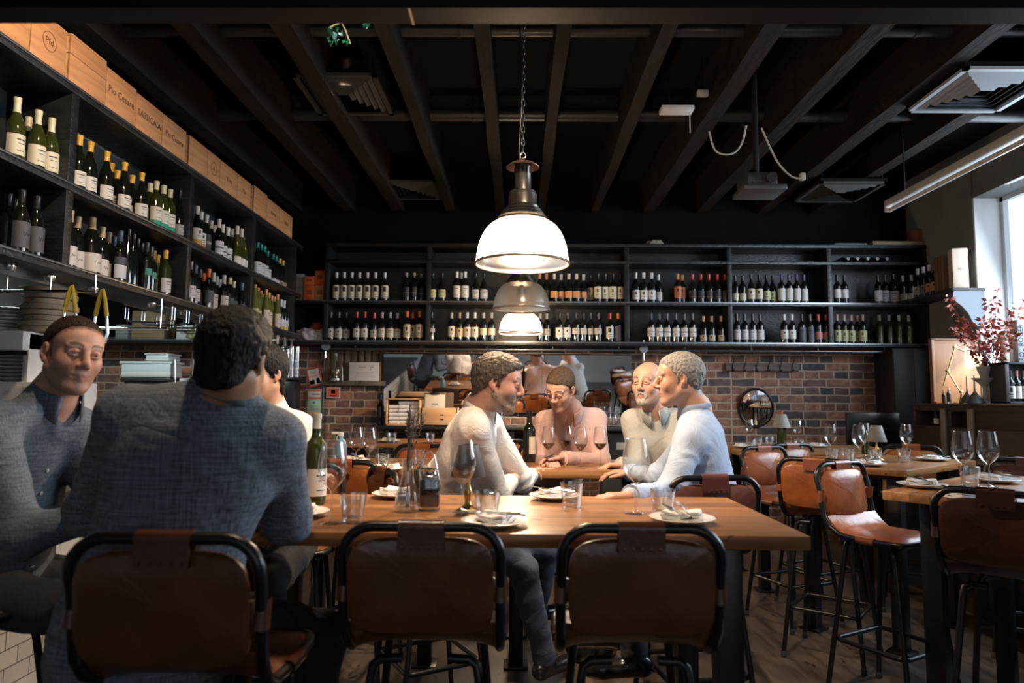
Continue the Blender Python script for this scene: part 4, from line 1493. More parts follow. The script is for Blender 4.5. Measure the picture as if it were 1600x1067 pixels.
def glass_proto(fill=0):
    r = MB().lathe([(0, .0)] + GP, 28, cap1=False).mesh('wine_glass', CLEAR, 80)
    f = None
    if fill:
        pr = [(0, .0965), (.0075, .0970), (.0215, .109), (.0330, .1245), (.0375, .134), (.0, .134)]
        f = MB().lathe(pr, 24).mesh('wine', WINE, 60)
    rim = MB().tube([(.0305 * cos(a), .0305 * sin(a), .228) for a in [2 * pi * i / 28 for i in range(28)]], .0006, 5, closed=True).mesh('rim', THICK)
    return r, f, rim


G0, GF, GRIM = glass_proto(1)


def wine_glass(px, py, label, s=1.0, wine=False, group=None):
    q = PZ(px, py, TZ)
    o = add_mesh('wine_glass', G0)
    o.location = (q.x, q.y, TZ + .0005)
    o.scale = (s, s, s)
    add_mesh('rim', GRIM, o)
    if wine:
        add_mesh('red_wine', GF, o)
    return tag(o, label, 'wine glass', group)


def tumbler_mesh():
    b = MB()
    n = 32
    def ring(r, z, flute=0):
        return [((r * (1 - (flute if i % 4 == 0 else 0))) * cos(2 * pi * i / n) for i in range(n))]
    prof = [(0, .0), (.030, .0), (.0315, .002), (.033, .012), (.035, .045), (.0375, .050), (.0405, .085), (.0390, .0855), (.036, .052), (.031, .016), (0, .014)]
    vs = []
    for j, (r, z) in enumerate(prof):
        for i in range(n):
            fl = (1 - .045 * (1 if i % 4 < 2 else 0)) if 1 < j < 5 else 1
            a = 2 * pi * i / n
            vs.append((r * fl * cos(a), r * fl * sin(a), z))
    fs = [(j * n + i, j * n + (i + 1) % n, (j + 1) * n + (i + 1) % n, (j + 1) * n + i) for j in range(len(prof) - 1) for i in range(n)]
    return b.add(vs, fs).mesh('tumbler', THICK, 35)


T0 = tumbler_mesh()


def tumbler(px, py, label, s=1.0, group=None):
    q = PZ(px, py, TZ)
    o = add_mesh('tumbler', T0)
    o.location = (q.x, q.y, TZ + .0005)
    o.scale = (s, s, s)
    return tag(o, label, 'tumbler', group)


PL0 = MB().lathe([(0, .004), (.045, .002), (.05, .0), (.056, .002), (.075, .008), (.098, .016), (.100, .018), (.097, .0195), (.075, .012), (.055, .006), (0, .006)], 40).mesh('plate', CERAMIC, 50)


def fork_mesh():
    b = MB()
    b.tube([(0, -.09, .0), (0, -.03, .001), (0, .03, .003), (0, .045, .002)], [.0035, .0028, .002, .0032], 6)
    b.rbox((0, .056, .0015), (.019, .022, .0018), .0008)
    for i in range(4):
        b.tube([(-.0078 + i * .0052, .066, .0015), (-.0078 + i * .0052, .085, .002), (-.0078 + i * .0052, .102, .006)], [.0014, .0013, .0008], 5)
    return b.mesh('fork', STEEL)


def knife_mesh():
    b = MB()
    b.tube([(0, -.10, .0), (0, -.03, .001), (0, .0, .001)], [.0042, .0036, .003], 6)
    b.prism([(-.003, 0), (-.009, .02), (-.009, .08), (-.002, .105), (.003, .10), (.003, 0)], 0, .0015)
    return b.mesh('knife', STEEL)


FK, KN = fork_mesh(), knife_mesh()


def napkin_mesh(seed):
    rs = random.Random(seed)
    b = MB()
    for k in range(3):
        w, d = .062 - k * .004, .045 - k * .003
        z0 = k * .008
        ph = rs.uniform(0, 6)
        def fn(u, v, w=w, d=d, z0=z0, ph=ph):
            x, y = (u * 2 - 1) * w, (v * 2 - 1) * d
            return (x + .004 * sin(v * 5 + ph), y + .004 * sin(u * 4 + ph), z0 + .003 * sin(u * 7 + ph) * sin(v * 6 + ph) + .006 * abs(u - .5))
        b.grid(fn, 10, 8, thick=(0, 0, .007))
    return b.mesh('napkin', LINEN, 70)


NK = [napkin_mesh(k) for k in range(3)]


def place_setting(px, py, where, rz=0.0, fork=True, knife=True, s=1.0, dx=0, dy=0):
    q = PZ(px, py, TZ)
    o = add_mesh('side_plate', PL0)
    o.location = (q.x, q.y, TZ + .0005); o.scale = (s, s, s)
    tag(o, 'round white side plate ' + where, 'plate')
    n = add_mesh('napkin', NK[int(px) % 3])
    n.location = (q.x + dx, q.y + dy, TZ + .011); n.rotation_euler[2] = rz
    tag(n, 'folded white napkin on the plate ' + where, 'napkin')
    if fork:
        f = add_mesh('fork', FK)
        f.location = (q.x + .01 * cos(rz) + dx, q.y + dy, TZ + .037); f.rotation_euler = (.06, 0, rz + .25)
        tag(f, 'steel fork lying on the napkin ' + where, 'fork')
    if knife:
        f = add_mesh('knife', KN)
        f.location = (q.x - .02 + dx, q.y - .01 + dy, TZ + .039); f.rotation_euler = (.05, 0, rz + .5)
        tag(f, 'steel knife lying on the napkin ' + where, 'knife')
    return o


def table_bottle(px, py, label, s=1.0, rz=0.0, **kw):
    q = PZ(px, py, TZ)
    return bottle((q.x, q.y, TZ + .0005), rz=rz, label=label, s=s, **kw)


# near table
place_setting(464, 807, 'beside the elbow of the man in the jacket', .15)
wine_glass(517, 818, 'large empty wine glass in front of the green wine bottle', 1.06)
tumbler(551, 817, 'fluted water tumbler between green wine bottle and swing top jar', 1.0)
table_bottle(491, 788, 'open green wine bottle on the near table beside the man in the jacket', s=1.05, rz=.9, glass=GL_GREEN, cap=(.45, .44, .42), cl=.05, lab=(WHT,), z0=.03, z1=.12, span=2.6, mark='lines')
place_setting(622, 777, 'half hidden behind the stem vase', -.2, fork=False, knife=False)
place_setting(772, 822, 'between the shaded lamp and the empty stool', 1.3)
tumbler(761, 812, 'water tumbler in front of the grey shaded lamp', 1.02)
wine_glass(722, 806, 'empty wine glass standing in front of the grey lampshade', 1.06)
place_setting(868, 780, 'near the far edge, behind a lone tumbler', .6, fork=False)
tumbler(893, 793, 'lone water tumbler in the middle of the near table', 1.0)
wine_glass(994, 803, 'tall empty wine glass before the man in light blue', 1.08)
tumbler(1036, 806, 'water tumbler beyond the tall empty wine glass', 1.0)
place_setting(1066, 817, 'at the free end of the near table', -.3)

# table lamp with grey cone shade
def table_lamp(px, py, label, h=.27, r=.056, shade=None):
    q = PZ(px, py, TZ)
    t = empty('table_lamp', (q.x, q.y, TZ), label=label, cat='table lamp')
    MB().lathe([(0, 0), (.042, 0), (.044, .004), (.036, .010), (.020, .018), (.010, .03), (.012, .05), (.016, .062), (.010, .078), (.007, .09), (.006, h - .09)], 26).obj('base', BRASS, parent=t, angle=60)
    MB().lathe([(r, h - .105), (r + .001, h - .104), (r * .56, h), (r * .55, h), (r - .002, h - .103)], 30, cap0=False, cap1=False).obj('lamp_shade', shade or mat('grey_lampshade', (.10, .095, .09), .55, .2), parent=t, angle=60)
    MB().lathe([(0, h - .004), (r * .55, h - .004)], 24).obj('shade_top', BRASS, parent=t)
    return t


table_lamp(731, 800, 'small table lamp with dark grey cone shade on the near table', .222, .058)
# vase with dried stems
q = PZ(636, 799, TZ)
t = MB().lathe([(0, .004), (.040, .0), (.043, .004), (.043, .02), (.038, .055), (.028, .085), (.020, .115), (.0185, .15), (.021, .17), (.0195, .17), (.017, .15), (.018, .116), (.025, .086), (.035, .055), (.040, .02), (.038, .012), (0, .010)], 30).obj('stem_vase', THICK, loc=(q.x, q.y, TZ + .0005))
tag(t, 'clear glass bottle vase holding dried dark stems on the near table', 'vase')
rs = random.Random(5)
st = MB(); hd_ = MB()
for k in range(9):
    a = rs.uniform(0, 2 * pi)
    dx, dy = .026 * cos(a) + .022, .02 * sin(a)
    top = .30 + rs.uniform(-.04, .03)
    pts = [(-.006 * cos(a), -.006 * sin(a), .012), (.004 * cos(a), .004 * sin(a), .16), (dx * .7, dy * .7, .25), (dx, dy, top)]
    st.tube(pts, .0016, 5)
    for j in range(16):
        u = j / 15
        c = V((dx * .6, dy * .6, .24)).lerp(V((dx * 1.1, dy * 1.1, top + .02)), u)
        d = V((rs.uniform(-1, 1), rs.uniform(-1, 1), rs.uniform(.3, 1.2))).normalized() * .010
        hd_.tube([c, c + d, c + d * 1.7], [.0018, .0022, .0003], 4)
ds = st.obj('dried_bouquet', mat('dried_stem', (.10, .075, .055), .8), loc=(q.x, q.y, TZ + .0005))
hd_.obj('seed_heads', mat('dried_seed', (.16, .13, .12), .85), parent=ds)
tag(ds, 'dried brown stems with feathery heads standing in the clear vase', 'dried flowers')
# oil and vinegar jars
q = PZ(671, 797, TZ)
t = empty('swing_top_jar', (q.x, q.y, TZ), rz=.1, label='square glass jar full of black liquid with wire swing top', cat='jar')
MB().rbox((0, 0, .058), (.072, .072, .115), .009).obj('glass_body', THICK, parent=t)
MB().rbox((0, 0, .058), (.064, .064, .090), .006).obj('dark_liquid', mat('dark_vinegar', (.004, .003, .003), .1), parent=t)
MB().lathe([(.030, .113), (.024, .118), (.022, .128), (.025, .132), (.025, .138), (.0, .142)], 20).obj('stopper', STEEL, parent=t)
MB().tube([(-.03, 0, .10), (-.034, 0, .13), (-.02, .0, .185), (.0, 0, .20), (.012, 0, .185), (.022, 0, .14), (.03, 0, .10)], .003, 6).obj('wire_bail', STEEL, parent=t)
q = PZ(660, 782, TZ)
t = empty('pepper_mill', (q.x, q.y, TZ), label='dark round pot behind the jar of black liquid', cat='pot')
MB().lathe([(0, 0), (.038, 0), (.046, .03), (.050, .07), (.046, .10), (.036, .115), (.0, .12)], 24).obj('pot_body', mat('black_pot', (.015, .015, .015), .6), parent=t)
MB().lathe([(.02, .115), (.022, .122), (.008, .130), (0, .131)], 16).obj('lid_knob', mat('black_pot', (.015, .015, .015), .6), parent=t)

# middle-left table
wine_glass(556, 733, 'empty wine glass beside the spray bottle on the table behind the green bottle', .98)
wine_glass(576, 735, 'empty wine glass on the table behind the green bottle, further from the spray bottle', .98)
tumbler(530, 734, 'water tumbler near the blue spray bottle', .9)
place_setting(553, 722, 'behind the stool with orange back', .2, s=.95)
tumbler(598, 733, 'tumbler standing on a plate edge on the table behind the green bottle', .95)
place_setting(604, 736, 'at the end of the table behind the stem vase', -.2, s=.95)
tumbler(655, 726, 'tumbler beside the sleeve of the bearded man', 1.0)
q = PZ(532, 716, TZ)
t = empty('spray_bottle', (q.x, q.y, TZ), label='pale spray bottle with blue body on the table behind the green bottle', cat='spray bottle')
MB().lathe([(0, 0), (.034, 0), (.036, .01), (.036, .08), (.030, .105), (.013, .125), (.013, .14)], 20).obj('bottle_body', mat('spray_blue', (.16, .30, .42), .3), parent=t)
b_ = MB().rbox((.0, 0, .150), (.03, .024, .028), .005)
b_.rbox((-.035, 0, .158), (.05, .018, .016), .004)
b_.obj('spray_head', WHITE, parent=t)
MB().tube([(-.018, 0, .148), (-.028, 0, .13), (-.024, 0, .112)], .003, 6).obj('trigger', WHITE, parent=t)
# small table by the crate
q6 = V((-1.12, 6.15, 0))
for k, (px, py) in enumerate(((612, 692), (672, 692))):
    tumbler(px, py, ('tumbler on the small table over the spray bottle', 'tumbler on the small table next to the white shirted shoulder')[k])
place_setting(608, 691, 'on the small table by the towel crate', 0, fork=False)

# men's table
q = table_bottle(827, 722, 'black wine bottle with cream label standing between the men', s=1.03, rz=.8, cap=BLK, cl=.07, lab=(CREAM,), z0=.05, z1=.15, span=1.7, mark='plain')
for px, py, lb in ((857, 729, 'glass of red wine directly beside the black bottle'), (884, 722, 'glass of red wine furthest back among the four'),
                   (907, 731, 'glass of red wine in front of the pink sleeve'), (938, 729, 'glass of red wine close to the bald man\'s hand')):
    wine_glass(px, py, lb, .98, True)
q = PZ(916, 721, TZ)
t = MB().rbox((0, 0, .005), (.07, .145, .008), .003).obj('mobile_phone', mat('phone_black', (.01, .01, .012), .1), loc=(q.x, q.y, TZ), rz=1.4)
MB().rbox((0, 0, .0095), (.064, .138, .001), .0004).obj('screen', mat('phone_screen', (.02, .02, .025), .05), parent=t)
tag(t, 'black mobile phone lying on the table behind the wine glasses', 'mobile phone')

# back table by the wall
place_setting(1163, 700, 'at the wall end next to the light blue sleeve', .1, s=.95)
tumbler(1184, 701, 'tumbler under the round mirror, first of a pair')
tumbler(1203, 697, 'tumbler under the round mirror, nearer the bottle lamp')
wine_glass(1172, 694, 'wine glass below the round mirror', .95)
wine_glass(1247, 696, 'wine glass behind the tumbler at the middle of the wall table', .95)
tumbler(1249, 703, 'tumbler beyond the bottle lamp on the wall table')
place_setting(1234, 698, 'just behind the bottle lamp', .4, fork=False, s=.9)
place_setting(1276, 699, 'at the window end of the wall table', .9, s=.95)
q = PZ(1222, 700, TZ)
t = bottle((q.x, q.y, TZ + .0005), rz=-.2, glass=GL_GREEN, cap=(.40, .12, .08), lab=None, label='green bottle carrying a lampshade on the wall table', name='bottle_lamp')
t['category'] = 'lamp'
MB().lathe([(.072, .165), (.073, .166), (.038, .275), (.037, .275), (.070, .166)], 28, cap0=False, cap1=False).obj('lamp_shade', mat('grey_lampshade_pale', (.26, .25, .22), .7), parent=t, angle=60)

# angled middle table
wine_glass(1299, 716, 'wine glass over the corner tumbler on the angled middle table', 1.0)
tumbler(1300, 722, 'tumbler at the near corner of the angled middle table', 1.0)
tumbler(1325, 722, 'tumbler beside the pair of overlapping wine glasses', 1.0)
wine_glass(1344, 723, 'nearer of the overlapping wine glasses by the shaded lamp', 1.02)
wine_glass(1352, 713, 'further of the overlapping wine glasses by the shaded lamp', 1.0)
table_lamp(1371, 719, 'table lamp with pale grey cone shade on the angled middle table', .225, .060, mat('grey_lampshade_pale', (.26, .25, .22), .7))
tumbler(1368, 724, 'tumbler at the foot of the shaded lamp', .98)
place_setting(1357, 728, 'below the shaded lamp, with a fork on its napkin', -.9)
wine_glass(1418, 716, 'wine glass alone at the window end of the angled middle table', 1.0)
tumbler(1413, 722, 'tumbler alone by the window end of the angled middle table', 1.0)
place_setting(1458, 720, 'at the window end of the angled middle table', .7)
table_bottle(1353, 709, 'green bottle hidden behind the overlapping wine glasses', rz=.2, glass=GL_GREEN, cap=BLK, lab=None, s=.72)

# near right table
wine_glass(1507, 761, 'big wine glass nearer the plate of the cut-off table', 1.08)
wine_glass(1547, 761, 'big wine glass nearer the window on the cut-off table', 1.08)
tumbler(1516, 760, 'tumbler between the two big wine glasses', 1.05)
place_setting(1441, 762, 'at the sharp corner of the cut-off table', -.5)
place_setting(1556, 754, 'behind the big wine glasses', .5)
place_setting(1510, 783, 'between big wine glasses and dark stool', .2)

# ------------------------------------------------------------------ on the brick wall
WF = BY - .004
def wallp(px, py, off=.02):
    return P(px, py, BY - off)


# big tilted mirror in two panes
ml, mr_ = wallp(600, 600, .05), wallp(986, 600, .05)
zt_, zb_ = wallp(800, 553, .12).z, wallp(800, 645, .03).z
mh = zt_ - zb_
tilt = R(5.5)
t = empty('wall_mirror', ((ml.x + mr_.x) / 2, BY - .035, zb_), label='wide frameless mirror leaning forward from the brick wall', cat='mirror')
wm = mr_.x - ml.x
MIR = mat('mirror_silver', (.86, .87, .88), .01, 1.0)
xs_ = (847 - 600) / 386 * wm - wm / 2
for x0, x1 in ((-wm / 2, xs_ - .001), (xs_ + .001, wm / 2)):
    b = MB().box(((x0 + x1) / 2, 0, mh / 2), (x1 - x0, .006, mh))
    o = b.obj('mirror_pane', MIR, parent=t, angle=20)
    o.rotation_euler[0] = tilt
b = MB()
for z in (0, mh):
    b.rbox((0, .003, z), (wm + .01, .014, .012), .002)
o = b.obj('edge_strip', BLACKSTEEL, parent=t); o.rotation_euler[0] = tilt
b = MB()
for x in (-wm * .3, wm * .3):
    b.tube([(x, -.12, mh - .01), (x, .03, mh + .02)], .004, 6)
b.obj('bracket', BLACKSTEEL, parent=t)

# round mirror on a cord from the hook rail
q = wallp(1181, 637, .07)
t = empty('round_mirror', q, label='round black framed mirror hanging from the hook rail', cat='mirror')
RM = Matrix.Rotation(.16, 3, 'X') @ Matrix.Rotation(R(-20), 3, 'Z')
def rm(v): return RM @ V(v)
MB().tube([rm((.165 * cos(a), 0, .195 * sin(a))) for a in [2 * pi * i / 48 for i in range(48)]], .014, 10, closed=True).obj('frame', BLACKSTEEL, parent=t)
b = MB()
vs = [rm((0, -.018, 0))]
nr = 6
for j in range(1, nr + 1):
    f_ = j / nr
    vs += [rm((.163 * f_ * cos(a), -.018 * (1 - f_ ** 2), .193 * f_ * sin(a))) for a in [2 * pi * i / 40 for i in range(40)]]
fs = [(0, 1 + i, 1 + (i + 1) % 40) for i in range(40)]
for j in range(nr - 1):
    fs += [(1 + j * 40 + i, 1 + (j + 1) * 40 + i, 1 + (j + 1) * 40 + (i + 1) % 40, 1 + j * 40 + (i + 1) % 40) for i in range(40)]
b.add(vs, fs).obj('mirror_glass', MIR, parent=t, angle=80)
hk = wallp(1181, 574, .045)
MB().tube([(0, .0, .195), (0, (hk - q).y, (hk - q).z)], .0022, 6).obj('cord', mat('pale_string', (.55, .5, .35), .6), parent=t)

# hook rail
a, b_ = wallp(1134, 573, .03), wallp(1248, 574, .03)
q = (a + b_) / 2
t = empty('coat_hook_rail', q, label='wooden rail with six black coat hooks above the round mirror', cat='coat hooks')
MB().rbox((0, .005, 0), (b_.x - a.x, .022, .085), .004).obj('board', wood('weathered_board', (.17, .12, .10), (.08, .06, .05), .8, 1.2, 0, True), parent=t)
for k in range(6):
    x = -(b_.x - a.x) / 2 + .07 + k * ((b_.x - a.x) - .14) / 5
    h = MB().tube([(x, -.008, -.03), (x, -.022, -.045), (x, -.045, -.04), (x, -.05, -.02)], .0045, 7)
    h.tube([(x, -.008, -.02), (x, -.018, .02), (x, -.05, .05), (x, -.055, .075)], .0045, 7)
    h.lathe([(0, .008), (.007, .004), (.008, 0)], 8, c=(x, -.056, .078), axis=(0, -1, 1))
    h.rbox((x, -.008, -.02), (.018, .006, .05), .002)
    h.obj('hook', BLACKSTEEL, parent=t)

# slatted rack with lamp and framed sheet
a, b_ = wallp(506, 541, .03), wallp(601, 602, .03)
q = V(((a.x + b_.x) / 2, BY - .04, (a.z + b_.z) / 2))
w_, h_ = b_.x - a.x, a.z - b_.z
t = empty('slatted_rack', q, label='weathered wooden pallet rack fixed to the brick beside the big mirror', cat='rack')
PAL = wood('pallet_wood', (.16, .125, .09), (.07, .055, .04), .85, 1.0, 2, True)
b = MB()
for k in range(9):
    b.rbox((-w_ / 2 + .035 + k * (w_ - .07) / 8, .01, .01), (.052, .014, h_ - .03), .002)
b.obj('slats', PAL, parent=t)
b = MB()
b.rbox((0, -.008, -h_ / 2 + .02), (w_ + .03, .05, .05), .003)
b.rbox((0, 0, h_ / 2 - .03), (w_, .014, .03), .003)
b.obj('crosspiece', PAL, parent=t)
a, b_ = wallp(546, 566, .07), wallp(592, 595, .07)
q = (a + b_) / 2
t = empty('framed_certificate', q, label='white printed sheet in a thin wooden frame leaning on the pallet rack', cat='picture')
w_, h_ = b_.x - a.x, a.z - b_.z
MB().rbox((.008, .006, -.002), (w_ + .022, .012, h_ + .012), .002).obj('frame', mat('cherry_frame', (.20, .08, .03), .5), parent=t)
b = MB(); b.rbox((0, -.002, 0), (w_, .004, h_), .001)
b.cur = 1
for x, z, ww, hh in ((-.02, .045, .07, .010), (.07, .045, .012, .012), (.09, .045, .012, .012), (.07, .02, .012, .010), (-.03, .02, .05, .003), (0, -.01, .2, .002), (0, -.03, .16, .002), (-.07, -.02, .006, .006), (.09, -.02, .006, .006), (.02, -.05, .22, .002), (.06, .065, .12, .002)):
    b.box((x, -.0045, z), (ww, .001, hh))
b.obj('printed_sheet', [mat('paper_white', (.62, .60, .60), .7), mat('certificate_ink', (.30, .20, .08), .7)], parent=t)
# oil lamp with pale fittings
q = wallp(525, 582, .09)
t = empty('oil_lantern', (q.x, q.y, q.z), label='glass oil lantern standing on the pallet rack', cat='lantern')
MB().lathe([(0, -.095), (.05, -.095), (.055, -.085), (.05, -.06), (.02, -.05), (.02, -.04)], 20).obj('base', STEEL, parent=t)
MB().lathe([(.022, -.04), (.045, -.01), (.05, .02), (.035, .07), (.022, .13), (.02, .20)], 24, cap0=False, cap1=False).obj('chimney', THICK, parent=t)
MB().lathe([(0, -.045), (.018, -.03), (.024, -.005), (.012, .02), (.006, .05), (0, .055)], 14).obj('burner', BRASS, parent=t)
MB().tube([(.075, 0, -.09), (.065, 0, .04), (.060, 0, .07)], .006, 7).obj('handle', STEEL, parent=t)

# fire blanket pouch and safety notices
def notice(px0, py0, px1, py1, off, label, base, items, rot=0.0, name='safety_notice', cat='sign', depth=.004, texts=()):
    a, b_ = wallp(px0, py0, off), wallp(px1, py1, off)
    q = (a + b_) / 2
    w_, h_ = abs(b_.x - a.x), abs(a.z - b_.z)
    t = empty(name, q, label=label, cat=cat)
    t.rotation_euler[1] = rot
    MB().rbox((0, depth / 2, 0), (w_, depth, h_), .001).obj('panel', base, parent=t)
    for k, (x, z, ww, hh, c, nm) in enumerate(items):
        MB().box((x * w_, -.0008, z * h_), (ww * w_, .001, hh * h_)).obj(nm, TINT, parent=t, color=c)
    for s_, x, z, size, c in texts:
        M = Matrix.Translation((x * w_, -.002, z * h_)) @ Matrix.Rotation(pi / 2, 4, 'X')
        vs, fs = text_mesh(s_, size, M, .0003)
        MB().add(vs, fs).obj('lettering', TINT, parent=t, color=c)
    return t


REDP = mat('signal_red_vinyl', (.50, .06, .03), .4)
notice(480, 575, 501, 604, .06, 'red fire blanket pouch hanging crooked on the brick wall', REDP,
       [(.02, .02, .80, .84, (.60, .58, .58), 'white_face'), (.26, -.22, .26, .30, (.50, .07, .04), 'red_square'), (-.18, -.25, .36, .24, (.08, .08, .10), 'pictogram')],
       rot=-.22, name='fire_blanket', cat='fire blanket', depth=.03, texts=(('FIRE', 0.02, .24, .035, (.5, .05, .03)), ('BLANKET', .02, .06, .034, (.5, .05, .03))))
notice(481, 608, 502, 624, .03, 'small white sign with red bands under the fire blanket', WHITE,
       [(0, .38, .9, .2, (.55, .12, .06), 'red_band'), (0, -.38, .9, .2, (.55, .12, .06), 'red_band'), (.1, 0, .6, .14, (.25, .2, .2), 'lettering_line')])
notice(480, 624, 501, 655, .03, 'pale green safety notice with blue dot on the brick wall', mat('notice_green', (.36, .48, .36), .6),
       [(0, .34, .12, .10, (.03, .08, .28), 'blue_dot'), (.05, .16, .7, .035, (.2, .27, .2), 'lettering_line'), (.05, .06, .7, .035, (.2, .27, .2), 'lettering_line'), (.05, -.03, .7, .035, (.2, .27, .2), 'lettering_line'),
        (0, -.20, .75, .16, (.62, .30, .18), 'orange_box'), (0, -.38, .8, .04, (.05, .10, .06), 'dark_line')])
notice(510, 605, 531, 622, .03, 'square red fire point sign with white symbol below the pallet rack', WHITE,
       [(0, 0, .88, .84, (.55, .08, .04), 'red_field'), (0, .08, .28, .36, (.6, .58, .56), 'white_symbol'), (0, -.28, .5, .08, (.6, .58, .56), 'lettering_line')], name='fire_sign')
q0, q1 = wallp(507, 545, .03), wallp(507, 700, .03)
tag(MB().tube([q0, (q0.x, q0.y, .9)], .010, 10).obj('conduit_pipe', mat('conduit_green', (.05, .09, .08), .4)), 'thin green conduit running down the brick beside the notices', 'pipe')
for px, lb in ((509, 'round grey junction box under the shelf above the oil lantern'), (1006, 'round grey junction box under the shelf above the bald man')):
    q = P(px, 541 if px < 600 else 545, SF + .1)
    o = MB().lathe([(0, .02), (.042, .018), (.045, -.01), (.0, -.012)], 20, c=q, axis=(0, -1, 0)).obj('junction_box', mat('box_grey', (.20, .23, .26), .5))
    MB().tube([q, q + V((0, 0, -.12))], .007, 8).obj('drop_pipe', STEEL, parent=o)
    MB().tube([q, q + V((0, 0, .09))], .007, 8).obj('mount', STEEL, parent=o)
    tag(o, lb, 'junction box')

# console ledge with crates of towels and menus
cy0, cy1 = 6.78, 7.20
a, b_ = P(601, 665, cy0), P(713, 665, cy0)
zc_ = a.z
t = empty('wall_ledge', ((a.x + b_.x) / 2, (cy0 + cy1) / 2 + .02, 0), label='dark narrow ledge carrying the towel crate under the mirror', cat='shelf')
x0, x1 = a.x - .1, b_.x + 1.9
MB().rbox(((x0 + x1) / 2 - (a.x + b_.x) / 2, 0, zc_ - .018), (x1 - x0, cy1 - cy0, .036), .004).obj('board', DARKWOOD, parent=t)
b = MB()
for x in (x0 + .1, (x0 + x1) / 2, x1 - .1):
    b.rbox((x - (a.x + b_.x) / 2, 0, (zc_ - .036) / 2), (.05, .3, zc_ - .036), .004)
b.obj('support', DARKWOOD, parent=t)


def open_crate(px0, px1, pytop, Yf, d, label, front, zb=None):
    a, b_ = P(px0, 665, Yf), P(px1, 665, Yf)
    h = P(px0, pytop, Yf).z - (zb if zb else zc_)
    w = b_.x - a.x
    t = empty('wooden_box', ((a.x + b_.x) / 2, Yf + d / 2, zb if zb else zc_), label=label, cat='wooden crate')
    b = MB(); th = .014
    b.rbox((0, 0, th / 2), (w, d, th), .002)
    b.rbox((-w / 2 + th / 2, 0, h / 2), (th, d, h), .002)
    b.rbox((w / 2 - th / 2, 0, h / 2), (th, d, h), .002)
    if front == 'open':
        b.rbox((0, 0, h - th / 2), (w, d, th), .002)
    else:
        b.rbox((0, -d / 2 + th / 2, h / 2), (w, th, h), .002)
    b.rbox((0, d / 2 - th / 2, h / 2), (w, th, h), .002)
    b.obj('box_body', PINEX, parent=t)
    return t, w, h


t, w_, h_ = open_crate(602, 656, 622, 6.80, .30, 'pale pine crate turned on its side and stuffed with rolled white towels', 'open')
rs = random.Random(8)
cnt = 0
for i in range(3):
    for j in range(6):
        if i == 0 and j == 5:
            continue
        x = (i - 1) * (w_ - .05) / 3
        z = .030 + j * .0385
        if z > h_ - .03:
            continue
        o = MB()
        pts = []
        o.tube([(-.052, 0, 0), (-.045, 0, 0), (.045, 0, 0), (.052, 0, 0)], [.012, .019, .019, .012], 14)
        for k in range(3):
            o.tube([(-.046, -.016 * cos(k), .016 * sin(k) + .002), (.046, -.017 * cos(k), .017 * sin(k))], .0022, 5)
        o = o.obj('rolled_towel', LINEN, loc=(t.location.x + x, 6.80 + .05 + rs.uniform(-.008, .008), zc_ + z))
        o.rotation_euler[1] = rs.uniform(-.03, .03)
        tag(o, 'rolled white towel, %s up in the %s column of the pine crate' % (ORDX[j], ('first', 'middle', 'last')[i]), 'towel', 'rolled white towels in the pine crate')
t, w_, h_ = open_crate(657, 714, 637, 6.80, .24, 'low pine crate with a knotty printed front, holding clipboards', 'front')
b = MB()
for z in (.60, .36):
    b.box((.03, -.1206, h_ * z), (.035, .001, .012))
b.obj('printed_mark', INK, parent=t)
xk = t.location.x
for k, (dx, dy, c) in enumerate(((-.05, -.06, (.56, .50, .42)), (.02, .0, (.05, .035, .03)), (.0, .05, (.12, .06, .03)))):
    cb_ = empty('clipboard', (xk + dx, 6.92 + dy, zc_ + .016), label=('clipboard with a cream menu sheet in the low crate', 'dark brown clipboard behind the cream menu', 'reddish clipboard at the back of the low crate')[k], cat='clipboard')
    cb_.rotation_euler[0] = -.06
    MB().rbox((0, 0, .16), (.22, .005, .31), .002).obj('board', mat('clipboard_%d' % k, (.10, .055, .03) if k else (.13, .08, .05), .6), parent=cb_)
    if k == 0:
        MB().rbox((0, -.004, .155), (.20, .002, .28), .0005).obj('menu_sheet', mat('menu_cream', (.60, .52, .42), .8), parent=cb_)
        MB().box((.0, -.0056, .20), (.07, .0006, .008)).obj('menu_heading', INK, parent=cb_)
    MB().rbox((0, -.008, .305), (.09, .014, .022), .004).obj('clip', BLACKSTEEL, parent=cb_)
q = P(597, 655, 6.95)
bottle((q.x - .02, 6.95, zc_), cap=BLK, lab=None, label='dark bottle standing beside the towel crate under the oil lantern')
q = P(775, 660, 6.95)
for k, px in enumerate((774, 952)):
    q = P(px, 660, 6.95)
    t = empty('stemware_caddy', (q.x, 6.95, zc_), label=('steel wire caddy of upturned glasses behind the bearded man', 'steel wire caddy of glasses between the man in pink and bald man')[k], cat='caddy')
    b = MB()
    for i in range(2):
        b.tube([(x, y, .02 + i * .12) for x, y in ((-.09, -.06), (.09, -.06), (.09, .06), (-.09, .06))], .004, 6, closed=True)
    for x in (-.09, .09):
        for y in (-.06, .06):
            b.tube([(x, y, 0), (x, y, .20)], .004, 6)
    b.obj('wire_frame', STEEL, parent=t)
    b = MB()
    for i in range(3):
        b.lathe([(.028, .01), (.03, .06), (.022, .10), (.02, .16), (.018, .20)], 16, c=(-.055 + i * .055, 0, 0), cap0=False, cap1=False)
    b.obj('upturned_glass', THICK, parent=t)
